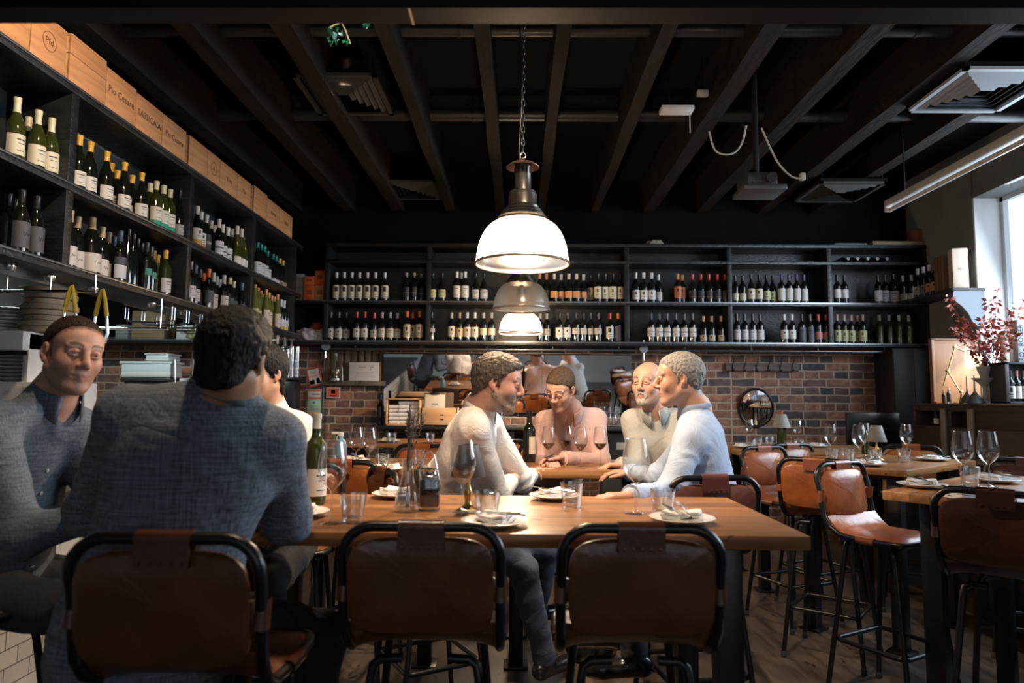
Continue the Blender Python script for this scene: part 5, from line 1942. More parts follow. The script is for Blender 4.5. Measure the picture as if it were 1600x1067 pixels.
for k, px in enumerate((764, 963)):
    q = P(px, 690, 6.9)
    o = MB().rbox((q.x, 7.02, zc_ - .20), (.30, .25, .28), .006).obj('black_box', mat('black_card', (.012, .012, .012), .7))
    MB().rbox((q.x + (.05 if k else .0), 6.893, zc_ - .19), (.10, .002, .07), .001).obj('sticker', mat('sticker_cream', (.5, .46, .36), .7), parent=o)
    MB().rbox((q.x, 7.02, (zc_ - .34) / 2), (.28, .24, zc_ - .34), .004).obj('lower_box', mat('black_card', (.012, .012, .012), .7), parent=o)
    tag(o, ('black box with a cream sticker under the ledge behind the wine bottle', 'black box with a cream sticker under the ledge beyond the pink shirt')[k], 'box')

# ------------------------------------------------------------------ boxes in the shelf corner
def carton(px0, px1, py0, py1, Y, d, c, label, name='carton_box', lines=0):
    a, b_ = P(px0, py0, Y), P(px1, py1, Y)
    w_, h_ = b_.x - a.x, a.z - b_.z
    o = MB().rbox((0, d / 2, h_ / 2), (w_, d, h_), .004).obj(name, mat('carton_%d_%d' % (px0, py0), c, .75, var=.1, vscale=12), loc=((a.x + b_.x) / 2, Y, b_.z))
    b = MB()
    for k in range(lines):
        b.box((0, -.001, h_ * (k + .5) / lines), (w_ * .98, .002, .003))
    if not lines:
        b.box((0, -.001, h_ * .55), (w_ * .5, .002, h_ * .3))
    b.obj('print', mat('carton_print_%d' % px0, tuple(q * .45 for q in c), .8), parent=o)
    return tag(o, label, 'carton')


zu_ = P(480, 470, 6.95).z
def on_shelf(o, z):
    o.location.z = z
    return o


on_shelf(carton(475, 491, 443, 467, 6.95, .15, (.50, .10, .02), 'orange carton low at the corner of the upper back shelf'), zup)
on_shelf(carton(491.5, 508, 443, 467, 6.95, .15, (.42, .20, .08), 'tan orange carton beside the first upright'), zup)
o = carton(475, 491, 436, 450, 6.95, .15, (.55, .11, .02), 'orange carton second in its stack by the corner')
o.location.z = zup + (P(480, 443, 6.95).z - P(480, 467, 6.95).z) + .002
o = carton(492, 508, 420, 443, 6.95, .15, (.52, .10, .02), 'orange carton on top of the tan one')
o.location.z = zup + (P(480, 443, 6.95).z - P(480, 467, 6.95).z) + .002
on_shelf(carton(463, 474, 424, 467, 7.0, .12, (.35, .38, .38), 'pale grey carton squeezed into the dark shelf corner', lines=3), zup)
o = carton(207, 256, 482, 527, 6.95, .22, (.24, .17, .09), 'stack of flat brown pizza boxes on the wall shelf over the tub', lines=7)
on_shelf(o, zlo)
o = carton(276, 300, 504, 527, 6.95, .04, (.50, .52, .50), 'white card with a dark bull head drawing on the wall shelf', lines=0)
on_shelf(o, zlo)
# cloth heap with an orange lantern
q = P(487, 512, 7.0)
rs = random.Random(4)
def blob(c, r, name, m, label, cat, amp=.25, f=9, sq=(1, 1, 1)):
    bm = bmesh.new()
    bmesh.ops.create_icosphere(bm, subdivisions=4, radius=1)
    vs = []
    for v in bm.verts:
        n = noise.noise(v.co * 2.2 + V(c)) * amp + noise.noise(v.co * f + V(c)) * amp * .3
        p = v.co * (1 + n)
        z = max(p.z * sq[2] * r, -r * .55)
        vs.append((p.x * sq[0] * r, p.y * sq[1] * r, z + r * .55))
    fs = [[v.index for v in f_.verts] for f_ in bm.faces]
    bm.free()
    o = MB().add(vs, fs).obj(name, m, loc=c, angle=180)
    return tag(o, label, cat)


blob(V((P(480, 520, 7.0).x, 7.0, zlo)), .10, 'folded_cloth', mat('lilac_cloth', (.40, .36, .38), .9), 'crumpled lilac white cloth on the wall shelf corner', 'cloth', .35, 7, (1.2, .9, .7))
blob(V((P(497, 520, 7.0).x, 7.04, zlo)), .085, 'plastic_bag', mat('white_bag', (.5, .5, .5), .4), 'white plastic bag beside the lilac cloth', 'bag', .4, 9, (1, .9, .8))
o = blob(V((P(490, 500, 7.0).x, 7.12, zlo)), .10, 'orange_gourd', mat('rust_orange', (.30, .07, .025), .6), 'rust orange gourd behind the crumpled cloth', 'gourd', .15, 4, (.9, .8, 1.5))
blob(V((P(309, 515, 6.98).x, 6.98, zlo)), .09, 'vegetable_bag', mat('mottled_greens', (.25, .25, .10), .5, var=.8, vscale=30), 'mottled bag of greens next to the bull head card', 'bag', .3, 8, (1.1, .8, .85))
o = carton(181, 199, 503, 527, 6.98, .12, (.22, .24, .24), 'small steel grey canister left of the pizza boxes', name='canister', lines=4)
on_shelf(o, zlo)

# ------------------------------------------------------------------ behind the bar
TILE = tile_material()
MARB = mat('counter_top_stone', (.30, .30, .30), .3, var=.2, vscale=10)
t = empty('bar_counter', (-2.45, 2.9, 0), label='bar counter with white tiled front below the wine shelves', cat='counter')
MB().span((-.35, -2.4, 0), (.33, 3.2, .96)).obj('tiled_front', TILE, parent=t)
MB().rbox((0, .4, .98), (.76, 5.64, .04), .006).obj('worktop', mat('dark_worktop', (.02, .02, .022), .4), parent=t)
MB().rbox((.34, .4, .06), (.02, 5.6, .12), .003).obj('kick_board', BLACKSTEEL, parent=t)

cx1 = P(150, 640, 3.79).x
t = empty('warming_cabinet', (cx1 - .5, 3.65, 1.0), label='white enamel cabinet with shelf and drawers behind the man in chambray', cat='cabinet')
ENAM = mat('white_enamel', (.62, .60, .60), .35)
zt2 = P(30, 517, 3.5).z - 1.0
zs_ = P(30, 548, 3.5).z - 1.0
b = MB()
b.rbox((0, 0, .25), (1.0, .28, .50), .006)
b.rbox((-.1, .12, zt2 / 2), (.80, .03, zt2), .003)
b.rbox((.285, 0, zt2 / 2), (.03, .27, zt2), .003)
b.rbox((-.485, 0, zt2 / 2), (.03, .27, zt2), .003)
b.obj('body', ENAM, parent=t)
MB().rbox((-.1, -.02, (zt2 + zs_) / 2), (.80, .32, zt2 - zs_), .012).obj('top_shelf', ENAM, parent=t)
MB().rbox((-.1, -.0, zs_ - .012), (.79, .28, .02), .003).obj('shelf_shadow_slab', BLACKSTEEL, parent=t)  # black slab under the top shelf, stands in for its shade
b = MB().rbox((-.1, -.183, (zt2 + zs_) / 2), (.2, .004, .07), .003)
b.obj('paper_label', mat('paper_cream', (.66, .60, .52), .8), parent=t)
for k in range(3):
    d = MB().rbox((.39, -.146, .40 - k * .16), (.20, .012, .15), .003).obj('drawer', ENAM, parent=t)
    MB().rbox((.44, -.156, .40 - k * .16), (.05, .010, .022), .003).obj('handle', BLACKSTEEL, parent=d)
for k in range(12):
    o = add_mesh('side_plate', PL0)
    x = P(25, 560, 3.6).x
    o.location = (x, 3.64, 1.503 + k * .0195); o.scale = (1.25, 1.25, 1.0)
    if 1.503 + k * .0195 > 1.0 + zs_ - .03:
        bpy.data.objects.remove(o); continue
    tag(o, '%s plate up in the stack inside the enamel cabinet' % ORDX[k], 'plate', 'plates stacked inside the enamel cabinet')
for k in range(7):
    o = add_mesh('side_plate', PL0)
    x = P(10, 515, 3.62).x
    o.location = (x, 3.62, 1.002 + zt2 + k * .0185); o.scale = (1.02, 1.02, 1)
    tag(o, '%s plate up in the white stack on top of the enamel cabinet' % ORDX[k], 'plate', 'plates stacked on the enamel cabinet')
for k in range(8):
    r_ = .125 + .012 * sin(k * 2.1)
    x = P(74, 515, 3.66).x
    o = MB().lathe([(0, 0), (r_ - .004, 0), (r_, .003), (r_, .026), (r_ - .003, .029), (0, .029)], 36, c=(0, 0, 0)).obj('round_board', wood('round_board_wood', (.42, .33, .24), (.24, .18, .12), .7, 1.2, 0, True), loc=(x + .012 * sin(k * 3.3), 3.66, 1.002 + zt2 + k * .0305))
    tag(o, '%s board up in the stack of round wooden boards behind the plates' % ORDX[k], 'wooden board', 'round wooden boards stacked on the cabinet')

# steel rails with hanging tongs
a, b_ = P(-60, 455, 3.3), P(150, 455, 3.3)
RAILM = mat('rail_chrome', (.55, .57, .56), .2, 1.0)
t = tag(MB().tube([a, b_], .008, 10).obj('hanging_rail', RAILM), 'thin chrome rail under the near end of the wine shelves', 'rail')
b = MB()
for px in (10, 78, 148):
    q = P(px, 455, 3.3)
    b.tube([q, (q.x, q.y, ZA - .04)], .005, 6)
b.obj('rail_hanger', RAILM, parent=t)
a, b_ = P(95, 513, 4.1), P(262, 513, 4.1)
t = tag(MB().tube([(a.x, 4.1, a.z), (b_.x, 4.1, a.z)], .010, 10).obj('hanging_rail', RAILM), 'bright chrome rail in front of the pizza boxes', 'rail')
b = MB()
for px in (110, 250):
    q = P(px, 513, 4.1)
    b.tube([(q.x, 4.1, a.z), (q.x, 4.1, ZA - .04)], .005, 6)
b.obj('rail_hanger', RAILM, parent=t)
YG = mat('yellow_rubber_grip', (.62, .44, .03), .45)
for px, py, ln, lb in ((114, 452, .26, 'kitchen tongs with yellow grips on the chrome rail above the man in chambray'), (162, 458, .26, 'second pair of yellow grip tongs, nearer the brick wall')):
    q = P(px, py, 3.3)
    t = empty('kitchen_tongs', q, label=lb, cat='tongs')
    g = MB(); s_ = MB()
    for sx in (-1, 1):
        g.tube([(sx * .004, -.012, .012), (sx * .014, -.012, -.03), (sx * .028, -.012, -.115)], [.008, .010, .011], 8)
        s_.tube([(sx * .028, -.012, -.115), (sx * .036, -.012, -.20), (sx * .022, -.012, -.245)], [.007, .009, .012], 8)
    g.tube([(-.004, -.012, .010), (0, 0, .018), (.004, -.012, .010)], .006, 8)
    g.obj('grip', YG, parent=t)
    s_.obj('steel_arm', STEEL, parent=t)

# coffee machine with tub on the back counter
t = empty('low_counter', (-3.55, 6.85, 0), label='dark back counter along the brick behind the bar', cat='counter')
MB().rbox((0, 0, .5), (2.8, .6, 1.0), .006).obj('cupboard_front', DARKWOOD, parent=t)
MB().rbox((0, -.01, 1.02), (2.84, .66, .04), .006).obj('worktop', mat('dark_worktop', (.02, .02, .022), .4), parent=t)
q = P(228, 600, 6.6)
hz = P(228, 590, 6.6).z
t = empty('coffee_machine', (q.x, 6.8, 1.04), label='black coffee machine on the back counter under the plastic tubs', cat='coffee machine')
w_ = P(262, 600, 6.6).x - P(192, 600, 6.6).x
MB().rbox((0, 0, (hz - 1.04) * .62), (w_, .40, (hz - 1.04) * .72), .012).obj('body', mat('machine_black', (.014, .014, .015), .3), parent=t)
MB().rbox((0, 0, hz - 1.04 - .02), (w_ + .06, .44, .03), .006).obj('cup_tray', mat('machine_tray', (.05, .05, .05), .4, .6), parent=t)
b = MB()
for x in (-.14, -.03, .08, .16):
    b.lathe([(0, .012), (.012, .010), (.014, 0)], 12, c=(x * w_ / .45, -.20, (hz - 1.04) * .72), axis=(0, -1, 0))
b.obj('dial', STEEL, parent=t)
b = MB()
for x in (-.12, .12):
    b.lathe([(.03, .0), (.035, -.03), (.03, -.05)], 16, c=(x, -.16, (hz - 1.04) * .30))
b.obj('brew_head', STEEL, parent=t)
TUB = mat('translucent_tub', (.52, .60, .62), .25)
def tub(px0, px1, py0, py1, Y, label):
    a, b_ = P(px0, py0, Y), P(px1, py1, Y)
    w_, h_ = b_.x - a.x, a.z - b_.z
    o = empty('plastic_tub', ((a.x + b_.x) / 2, Y + .12, b_.z), label=label, cat='tub')
    MB().rbox((0, 0, h_ * .44), (w_ * .94, .24, h_ * .86), .015).obj('container', TUB, parent=o)
    MB().rbox((0, 0, h_ * .22), (w_ * .95, .245, h_ * .36), .015).obj('flour', mat('tub_contents', (.58, .57, .54), .8), parent=o)
    MB().rbox((0, 0, h_ * .93), (w_, .26, h_ * .14), .006).obj('lid', mat('tub_lid', (.60, .64, .62), .4), parent=o)
    return o
o = tub(187, 268, 564, 590, 6.66, 'wide pale plastic tub on top of the coffee machine'); o.location.z = hz + .002
o2 = tub(226, 264, 552, 564, 6.70, 'small lidded plastic box on top of the wide tub'); o2.location.z = hz + .004 + (P(228, 564, 6.66).z - P(228, 590, 6.66).z)
q = P(288, 600, 6.7)
t = empty('beer_tap', (q.x, 6.75, 1.04), label='twin steel beer tap beside the coffee machine', cat='beer tap')
hz2 = P(288, 562, 6.7).z - 1.04
MB().rbox((0, 0, hz2 * .32), (.12, .09, hz2 * .64), .01).obj('tower', mat('tap_black', (.01, .01, .01), .3), parent=t)
MB().rbox((.0, -.047, hz2 * .70), (.10, .008, .09), .003).obj('tap_badge', WHITE, parent=t)
for s_ in (-1, 1):
    MB().tube([(s_ * .075, -.07, hz2 * .55), (s_ * .085, -.075, hz2 * .75), (s_ * .095, -.08, hz2)], [.008, .012, .015], 10).obj('tap_handle', STEEL, parent=t)
    MB().tube([(s_ * .075, -.03, hz2 * .55), (s_ * .075, -.08, hz2 * .54), (s_ * .075, -.085, hz2 * .40)], .009, 8).obj('spout', STEEL, parent=t)
# rack of tall glass tubes
q = P(451, 598, 7.0)
hz3, hz4 = P(451, 590, 7.0).z, P(451, 541, 7.0).z
t = empty('glass_tube_rack', (q.x, 7.02, hz3), label='rack of tall clear glass tubes on the wall behind the young man', cat='rack')
MB().rbox((0, 0, -.015), (.22, .16, .03), .003).obj('shelf', BLACKSTEEL, parent=t)
b = MB()
b.rbox((0, 0, -.2), (.14, .12, .34), .01)
b.rbox((0, .09, -.25), (.16, .06, .5), .005)
b.obj('machine_body', mat('machine_black', (.014, .014, .015), .3), parent=t)
for k in range(4):
    MB().lathe([(.022, .001), (.022, hz4 - hz3), (.019, hz4 - hz3), (.019, .003)], 16, c=(-.075 + k * .05, -.02 + .02 * (k % 2), 0)).obj('glass_tube', THICK, parent=t)

# ------------------------------------------------------------------ right side: bench wall, cabinet and its display
t = empty('wall_bench', (3.42, 4.7, 0), label='dark low bench wall with grey ledge behind the window side tables', cat='bench')
MB().rbox((0, 0, .49), (.10, 3.0, .98), .006).obj('back_panel', DARKWOOD, parent=t)
MB().rbox((0, 0, .99), (.14, 3.04, .024), .004).obj('ledge', mat('ledge_grey', (.16, .155, .145), .35, var=.2, vscale=8), parent=t)
MB().rbox((-.20, 0, .42), (.30, 3.0, .06), .02).obj('seat_cushion', mat('bench_leather', (.02, .018, .018), .4), parent=t)
MB().rbox((-.20, 0, .19), (.27, 2.96, .38), .006).obj('seat_box', DARKWOOD, parent=t)

CX = 3.55
cyb = PX(1425, 640, CX).y
t = empty('display_cabinet', (CX + .18, (cyb + 3.1) / 2, 0), label='dark wooden cabinet with open bottle niches under the window', cat='cabinet')
cyc = (cyb + 3.1) / 2
b = MB()
BR = mat('dark_brown_wood', (.035, .022, .015), .45, var=.4, vscale=6, vstretch=(1, 1, 4))
zc0 = PX(1500, 690, CX).z
zn0, zn1 = PX(1450, 665, CX).z, PX(1450, 642, CX).z
def cb(y0, y1, z0, z1, d0=0, d1=.36):
    b.rbox((-.18 + (d0 + d1) / 2, (y0 + y1) / 2 - cyc, (z0 + z1) / 2), (d1 - d0, y1 - y0, z1 - z0), .003)
ya, yb_, yc_, yd_, ye_ = cyb, PX(1473, 660, CX).y, PX(1486, 660, CX).y, PX(1505, 660, CX).y, PX(1517, 660, CX).y
cb(3.1, ya, 0, zn0)
cb(3.1, ya, zn1, CAMZ - .012)
cb(3.1, ye_, zn0, zn1)
cb(yd_ - .0, yd_ + .0001, zn0, zn1)
cb(yc_, yb_, zn0, zn1)
cb(ya - .05, ya, zn0, zn1)
cb(ye_, ya, zn0, zn1, .33, .36)
b.obj('body', BR, parent=t)
MB().rbox((0, 0, CAMZ - .006), (.38, ya - 3.1 + .02, .014), .003).obj('top_board', mat('cabinet_top', (.05, .04, .032), .35), parent=t)
for y_ in (yb_ - .03, ye_ - .02):
    MB().rbox((-.19, y_ - cyc, .70 + (CAMZ - .70) / 2 - .02), (.02, .07, CAMZ - .74), .003).obj('grey_post', mat('grey_post_paint', (.16, .15, .14), .5, var=.3, vscale=8), parent=t)
for k, (y_, cp, lb_) in enumerate((((ya + yb_) / 2 + .05, RED, 'bottle with red capsule in the cabinet niche'), (yb_ + .11, (.3, .3, .25), 'bottle with pale label in the cabinet niche'), ((yd_ + ye_) / 2 + .10, BLK, 'dark bottle in the narrow cabinet niche'))):
    bottle((CX + .12, y_, zn0 + .001), rz=-1.2, cap=cp, lab=(WHT,) if k != 2 else None, z0=.02, z1=.09, label=lb_, s=.68)

# tall dark cupboard in the corner
q0, q1 = P(1392, 600, 6.9), P(1452, 600, 6.9)
t = empty('corner_cupboard', ((q0.x + RX) / 2, 7.05, 0), label='tall dark cupboard in the corner below the bottle shelves', cat='cupboard')
MB().rbox((0, 0, (zlo - .045) / 2), (RX - q0.x - .02, .36, zlo - .05), .006).obj('body', mat('very_dark_wood', (.010, .008, .007), .6), parent=t)
b = MB()
for s_ in (-1, 1):
    b.rbox((s_ * (RX - q0.x) * .24, -.183, 1.55), ((RX - q0.x) * .44, .012, .80), .004)
b.obj('door', mat('very_dark_wood', (.010, .008, .007), .6), parent=t)

# lit wooden panel, leaning against the corner on the cabinet
a, b_ = P(1454, 529, 6.1), P(1534, 628, 6.1)
t = empty('upright_board', ((a.x + b_.x) / 2, 6.12, CAMZ + .002), label='upright warm wooden panel lit by the desk lamp', cat='panel')
w_, h_ = b_.x - a.x, a.z - CAMZ
MB().rbox((0, 0, h_ / 2), (w_, .03, h_ - .004), .003).obj('board', wood('lit_panel_wood', (.26, .13, .055), (.17, .08, .03), .5, .6, 2, False), parent=t)
b = MB()
b.rbox((-w_ / 2 + .012, -.02, h_ / 2), (.022, .02, h_), .002)
b.rbox((0, -.02, h_ - .008), (w_, .02, .014), .002)
b.obj('edge_moulding', wood('lit_panel_edge', (.20, .10, .045), (.12, .06, .025), .5, .6, 2, False), parent=t)

# angled desk lamp
YL = 5.85
def dl(px, py): return P(px, py, YL)
o0 = dl(1500, 628)
t = empty('desk_lamp', (o0.x, YL, CAMZ), label='brass angled arm desk lamp with glowing white shade on the cabinet', cat='desk lamp')
def rel(p): return p - t.location
MB().lathe([(0, .001), (.05, .001), (.05, .012), (.012, .02)], 24, c=(0, 0, 0)).obj('base', BRASS, parent=t)
b = MB()
b.tube([rel(dl(1503, 616)), rel(dl(1481, 580))], .006, 8)
b.tube([rel(dl(1500, 628)), rel(dl(1503, 616))], .009, 8)
b.obj('lower_arm', BRASS, parent=t)
MB().tube([rel(dl(1474, 603)), rel(dl(1481, 580)), rel(dl(1492, 543))], .006, 8).obj('upper_arm', BRASS, parent=t)
b = MB()
for px, py in ((1481, 580), (1492, 542), (1502, 612)):
    b.lathe([(0, .012), (.014, .010), (.014, -.010), (0, -.012)], 14, c=rel(dl(px, py)), axis=(0, -1, 0))
b.tube([rel(dl(1492, 543)), rel(dl(1503, 547)), rel(dl(1512, 552))], .007, 8)
b.obj('joint', BRASS, parent=t)
ax_ = (dl(1528, 566) - dl(1514, 548)).normalized()
MB().lathe([(.022, -.03), (.028, .0), (.092, .115), (.090, .115), (.026, .0)], 26, c=rel(dl(1512, 549)), axis=ax_, cap0=True, cap1=False).obj('lamp_shade', shade_material('glowing_cloth_shade', .8, (.95, .85, .7)), parent=t, angle=60)
MB().lathe([(0, 0), (.02, .01), (.026, .035), (.015, .055), (0, .06)], 16, c=rel(dl(1516, 552)), axis=ax_).obj('bulb', mat('desk_bulb', (1, .8, .6), .5, emit=(1, .78, .5), estr=18), parent=t)
point_light('desk_lamp_light', dl(1519, 557) + ax_ * .03 + V((0, -.02, 0)), 14, WARM, .03)

# funnels, dish on stand, little bottles on the cabinet
ALU = mat('dull_aluminium', (.20, .20, .19), .38, .8)
for px, y_, s_, lb in ((1512, 5.55, 1.0, 'grey metal funnel turned upside down, smaller of the two'), (1524, 5.42, 1.18, 'larger grey metal funnel turned upside down')):
    q = P(px, 628, y_)
    o = MB().lathe([(.060 * s_, 0), (.062 * s_, .004), (.058 * s_, .010), (.040 * s_, .045), (.012 * s_, .085), (.006 * s_, .10), (.004 * s_, .22)], 28, cap0=False).obj('metal_funnel', ALU, loc=(q.x, y_, CAMZ + .002))
    tag(o, lb, 'funnel')
    MB().tube([(.045 * s_, 0, .02), (.058 * s_, 0, .03), (.05 * s_, 0, .045)], .003, 6).obj('loop_handle', ALU, parent=o)
q = P(1540, 628, 5.42)
o = MB().lathe([(0, .0), (.045, .0), (.046, .006), (.020, .03), (.014, .09), (.016, .13), (.045, .165), (.085, .195), (.088, .20), (.040, .185), (0, .18)], 30).obj('footed_dish', mat('pale_footed_dish', (.40, .42, .40), .4), loc=(q.x, 5.42, CAMZ + .002))
tag(o, 'pale footed dish standing beside the funnels', 'dish')
for px, y_, s_, cp, lb in ((1475, 5.95, .38, (.25, .2, .15), 'tiny dark bottle by the lit panel, shorter of two'), (1483, 5.95, .46, (.45, .4, .36), 'tiny dark bottle by the lit panel, taller of two')):
    q = P(px, 628, y_)
    bottle((q.x, y_, CAMZ + .002), cap=cp, lab=None, s=s_, label=lb)
# crate of bottles with candles and a bottle box on it
YC = 5.2
a, b_ = P(1570, 566, YC), P(1650, 630, YC)
t = empty('bottle_crate', ((a.x + b_.x) / 2, YC + .09, CAMZ + .002), label='black open wooden crate of wine bottles beneath the candles', cat='wooden crate')
w_, h_ = b_.x - a.x, a.z - CAMZ
b = MB()
b.rbox((0, 0, .008), (w_, .18, .016), .002); b.rbox((0, 0, h_ - .008), (w_, .18, .016), .002)
b.rbox((-w_ / 2 + .015, 0, h_ / 2), (.03, .18, h_), .002); b.rbox((w_ / 2 - .008, 0, h_ / 2), (.016, .18, h_), .002)
b.rbox((0, .085, h_ / 2), (w_, .01, h_), .002)
b.obj('box_body', mat('black_crate', (.010, .009, .008), .55), parent=t)
for k, px in enumerate((1581, 1591, 1601)):
    q = P(px, 620, YC + .05)
    bottle((q.x, YC + .055, CAMZ + .020), rz=-.6, cap=((.02, .02, .02), (.35, .12, .10), BLK)[k], lab=((.55, .52, .45),), z0=.03, z1=.15, mark=('square', 'script', 'lines')[k], s=.78,
           label=('bottle with a dark picture on cream label in the black crate', 'bottle with scripted label in the middle of the black crate', 'bottle at the open end of the black crate')[k])
q = P(1556, 620, YC + .22)
bottle((q.x - .0, YC + .22, CAMZ + .003), rz=-.5, cap=BLK, lab=((.45, .5, .42),), z0=.02, z1=.15, mark='crest', s=.85, label='bottle with pale green label standing beside the black crate')
WAX = mat('ivory_wax', (.62, .55, .46), .5)
ztc = CAMZ + .002 + h_
for px, lb in ((1571, 'thick ivory pillar candle on the black crate, first of a pair'), (1583, 'thick ivory pillar candle on the black crate, next to the tall box')):
    q = P(px, 566, YC + .1)
    hh = P(px, 524, YC + .1).z - ztc
    o = MB().lathe([(0, 0), (.029, 0), (.030, .003), (.030, hh - .004), (.027, hh), (0, hh - .006)], 24).obj('pillar_candle', WAX, loc=(q.x, YC + .1, ztc + .001))
    MB().tube([(0, 0, hh - .008), (.001, 0, hh + .008)], .0015, 5).obj('wick', INK, parent=o)
    tag(o, lb, 'candle')
q = P(1599, 566, YC + .05)
hh = P(1599, 500, YC + .05).z - ztc
o = empty('champagne_box', (q.x + .02, YC + .08, ztc + .001), rz=-.1, label='tall patterned champagne gift box with vertical lettering at the picture edge', cat='gift box')
MB().rbox((0, 0, hh / 2), (.115, .10, hh), .003).obj('carton', mat('leafy_print', (.42, .50, .56), .5, var=.5, vscale=22), parent=o)
M = Matrix.Translation((-.032, -.0512, hh * .46)) @ Matrix.Rotation(pi / 2, 4, 'X') @ Matrix.Rotation(pi / 2, 4, 'Z')
vs, fs = text_mesh('POL ROGER', .052, M, .0004)
MB().add(vs, fs).obj('lettering', INK, parent=o)

# vase of heather and the branch of red leaves
q = P(1541, 580, 5.15)
zv = CAMZ + .205
o = MB().lathe([(0, .0), (.03, .0), (.036, .02), (.055, .07), (.062, .10), (.058, .10), (.05, .07), (.03, .02), (0, .015)], 26).obj('grey_vase', mat('zinc_grey', (.36, .37, .37), .45), loc=(P(1541, 600, 5.42).x, 5.42, zv - .012))
tag(o, 'small pale grey pot of heather set on the footed dish', 'pot')
rs = random.Random(21)
bx, by, bz = P(1541, 600, 5.42).x, 5.42, zv + .03
tw = MB(); bud = MB()
for k in range(70):
    a, sp = rs.uniform(0, 2 * pi), rs.uniform(0, .055)
    hgt = rs.uniform(.12, .27)
    top = (sp * 1.5 * cos(a) + rs.uniform(-.02, .02), sp * 1.5 * sin(a), hgt)
    mid = (sp * .8 * cos(a), sp * .8 * sin(a), hgt * .5)
    tw.tube([(sp * .4 * cos(a), sp * .4 * sin(a), 0), mid, top], [.0016, .0013, .0007], 4)
    for j in range(8):
        u = .35 + .65 * j / 7
        c = V(mid).lerp(V(top), max(0, (u - .5) * 2)) if u > .5 else V((0, 0, 0)).lerp(V(mid), u * 2)
        d = V((rs.uniform(-1, 1), rs.uniform(-1, 1), rs.uniform(0, 1))) * .009
        bud.lathe([(0, 0), (.003, .003), (0, .007)], 5, c=c + d)
hp = tw.obj('dried_heather', mat('heather_stem', (.055, .055, .07), .8), loc=(bx, by, bz))
bud.obj('heather_buds', mat('heather_bud', (.10, .10, .13), .8), parent=hp)
tag(hp, 'grey dried heather bunch in the small pot by the lamp', 'dried flowers')
# red leaf branch
vq = P(1541, 566, 5.0)
o = MB().lathe([(0, 0), (.05, 0), (.055, .02), (.06, .12), (.04, .17), (.045, .20), (.040, .20), (.035, .17), (.053, .12), (.045, .02), (0, .012)], 26).obj('branch_vase', mat('white_vase', (.5, .5, .5), .4), loc=(P(1556, 600, 5.45).x, 5.5, CAMZ + .002))
tag(o, 'white vase holding the red leaf branches behind the heather', 'vase')
base = V((P(1556, 600, 5.45).x, 5.5, CAMZ + .19))
br = MB(); leafm = [MB(), MB(), MB()]
ends = [((1480, 462), 5.3), ((1498, 508), 5.35), ((1512, 500), 5.2), ((1545, 470), 5.4), ((1560, 450), 5.6), ((1585, 470), 5.1), ((1610, 455), 5.4), ((1530, 520), 5.2), ((1515, 545), 5.3), ((1575, 500), 5.2),
        ((1600, 490), 5.6), ((1550, 505), 5.0), ((1487, 510), 5.4), ((1590, 520), 5.0), ((1565, 540), 5.1), ((1560, 478), 5.5), ((1535, 500), 5.6)]
for (px, py), y_ in ends:
    e = P(px, py, y_)
    c = base.lerp(e, .5) + V((0, 0, .05))
    pts = [base * (1 - t_) ** 2 + c * 2 * t_ * (1 - t_) + e * t_ ** 2 for t_ in [k / 8 for k in range(9)]]
    pts = [V(p) + V((rs.uniform(-.006, .006), rs.uniform(-.006, .006), rs.uniform(-.006, .006))) for p in pts]
    br.tube([p - base for p in pts], [.003 - .0022 * k / 8 for k in range(9)], 5)
    for j in range(34):
        u = rs.uniform(.45, 1.0)
        i = min(int(u * 8), 7)
        c0 = pts[i].lerp(pts[i + 1], u * 8 - i) - base
        d = V((rs.uniform(-1, 1), rs.uniform(-1, 1), rs.uniform(-.8, .6))).normalized()
        L_ = rs.uniform(.032, .056)
        sidev = d.cross(V((rs.uniform(-1, 1), rs.uniform(-1, 1), rs.uniform(-1, 1)))).normalized() * L_ * .28
        upn = d.cross(sidev).normalized() * L_ * .08
        a0 = c0 + d * .006
        vs = [a0, a0 + d * L_ * .35 + sidev, a0 + d * L_ * .5 + upn, a0 + d * L_ * .35 - sidev, a0 + d * L_]
        which = 0 if rs.random() < .62 else (1 if rs.random() < .6 or px < 1570 else 2)
        leafm[which].add(vs, [(0, 1, 2), (0, 2, 3), (1, 4, 2), (2, 4, 3)])
rt_ = br.obj('red_leaf_branches', mat('twig_brown', (.05, .03, .02), .8), loc=base)
for k, (nm, c) in enumerate((('red_leaves', (.33, .045, .03)), ('rust_leaves', (.42, .12, .06)), ('yellow_leaves', (.45, .36, .12)))):
    leafm[k].obj(nm, mat(nm, c, .5), parent=rt_, angle=20)
tag(rt_, 'spray of red and rust autumn leaves by the window', 'leaf branches')

# shelf on the right wall with bracket, pine box and bottles
zs2 = PX(1510, 456, RX - .02).z
ys0 = PX(1530, 456, RX - .05).y - .02
t = empty('window_shelf', (RX - .15, (ys0 + SF) / 2, zs2), label='dark shelf on the plaster wall with a curved grey bracket by the window', cat='shelf')
MB().rbox((0, 0, -.014), (.29, SF - ys0, .028), .003).obj('board', DARKWOOD, parent=t)
M = Matrix.Rotation(pi / 2, 4, 'X')
poly = [(.14, 0), (-.13, 0), (-.14, -.05), (-.12, -.09), (-.06, -.14), (-.01, -.20), (.02, -.27), (.06, -.31), (.14, -.33)]
MB().prism([(x, z - .028) for x, z in poly], -.03, .03, Matrix.Translation((0, -(SF - ys0) / 2 + .04, 0)) @ M).obj('bracket', mat('blue_grey_paint', (.10, .12, .15), .5), parent=t)
q = P(1501, 456, ys0 + .12)
o = empty('pine_bottle_box', (RX - .16, ys0 + .12, zs2 + .001), rz=-.25, label='tall pale pine bottle box with a small stamp standing on the wall shelf', cat='wooden box')
hh = P(1501, 390, ys0 + .12).z - zs2
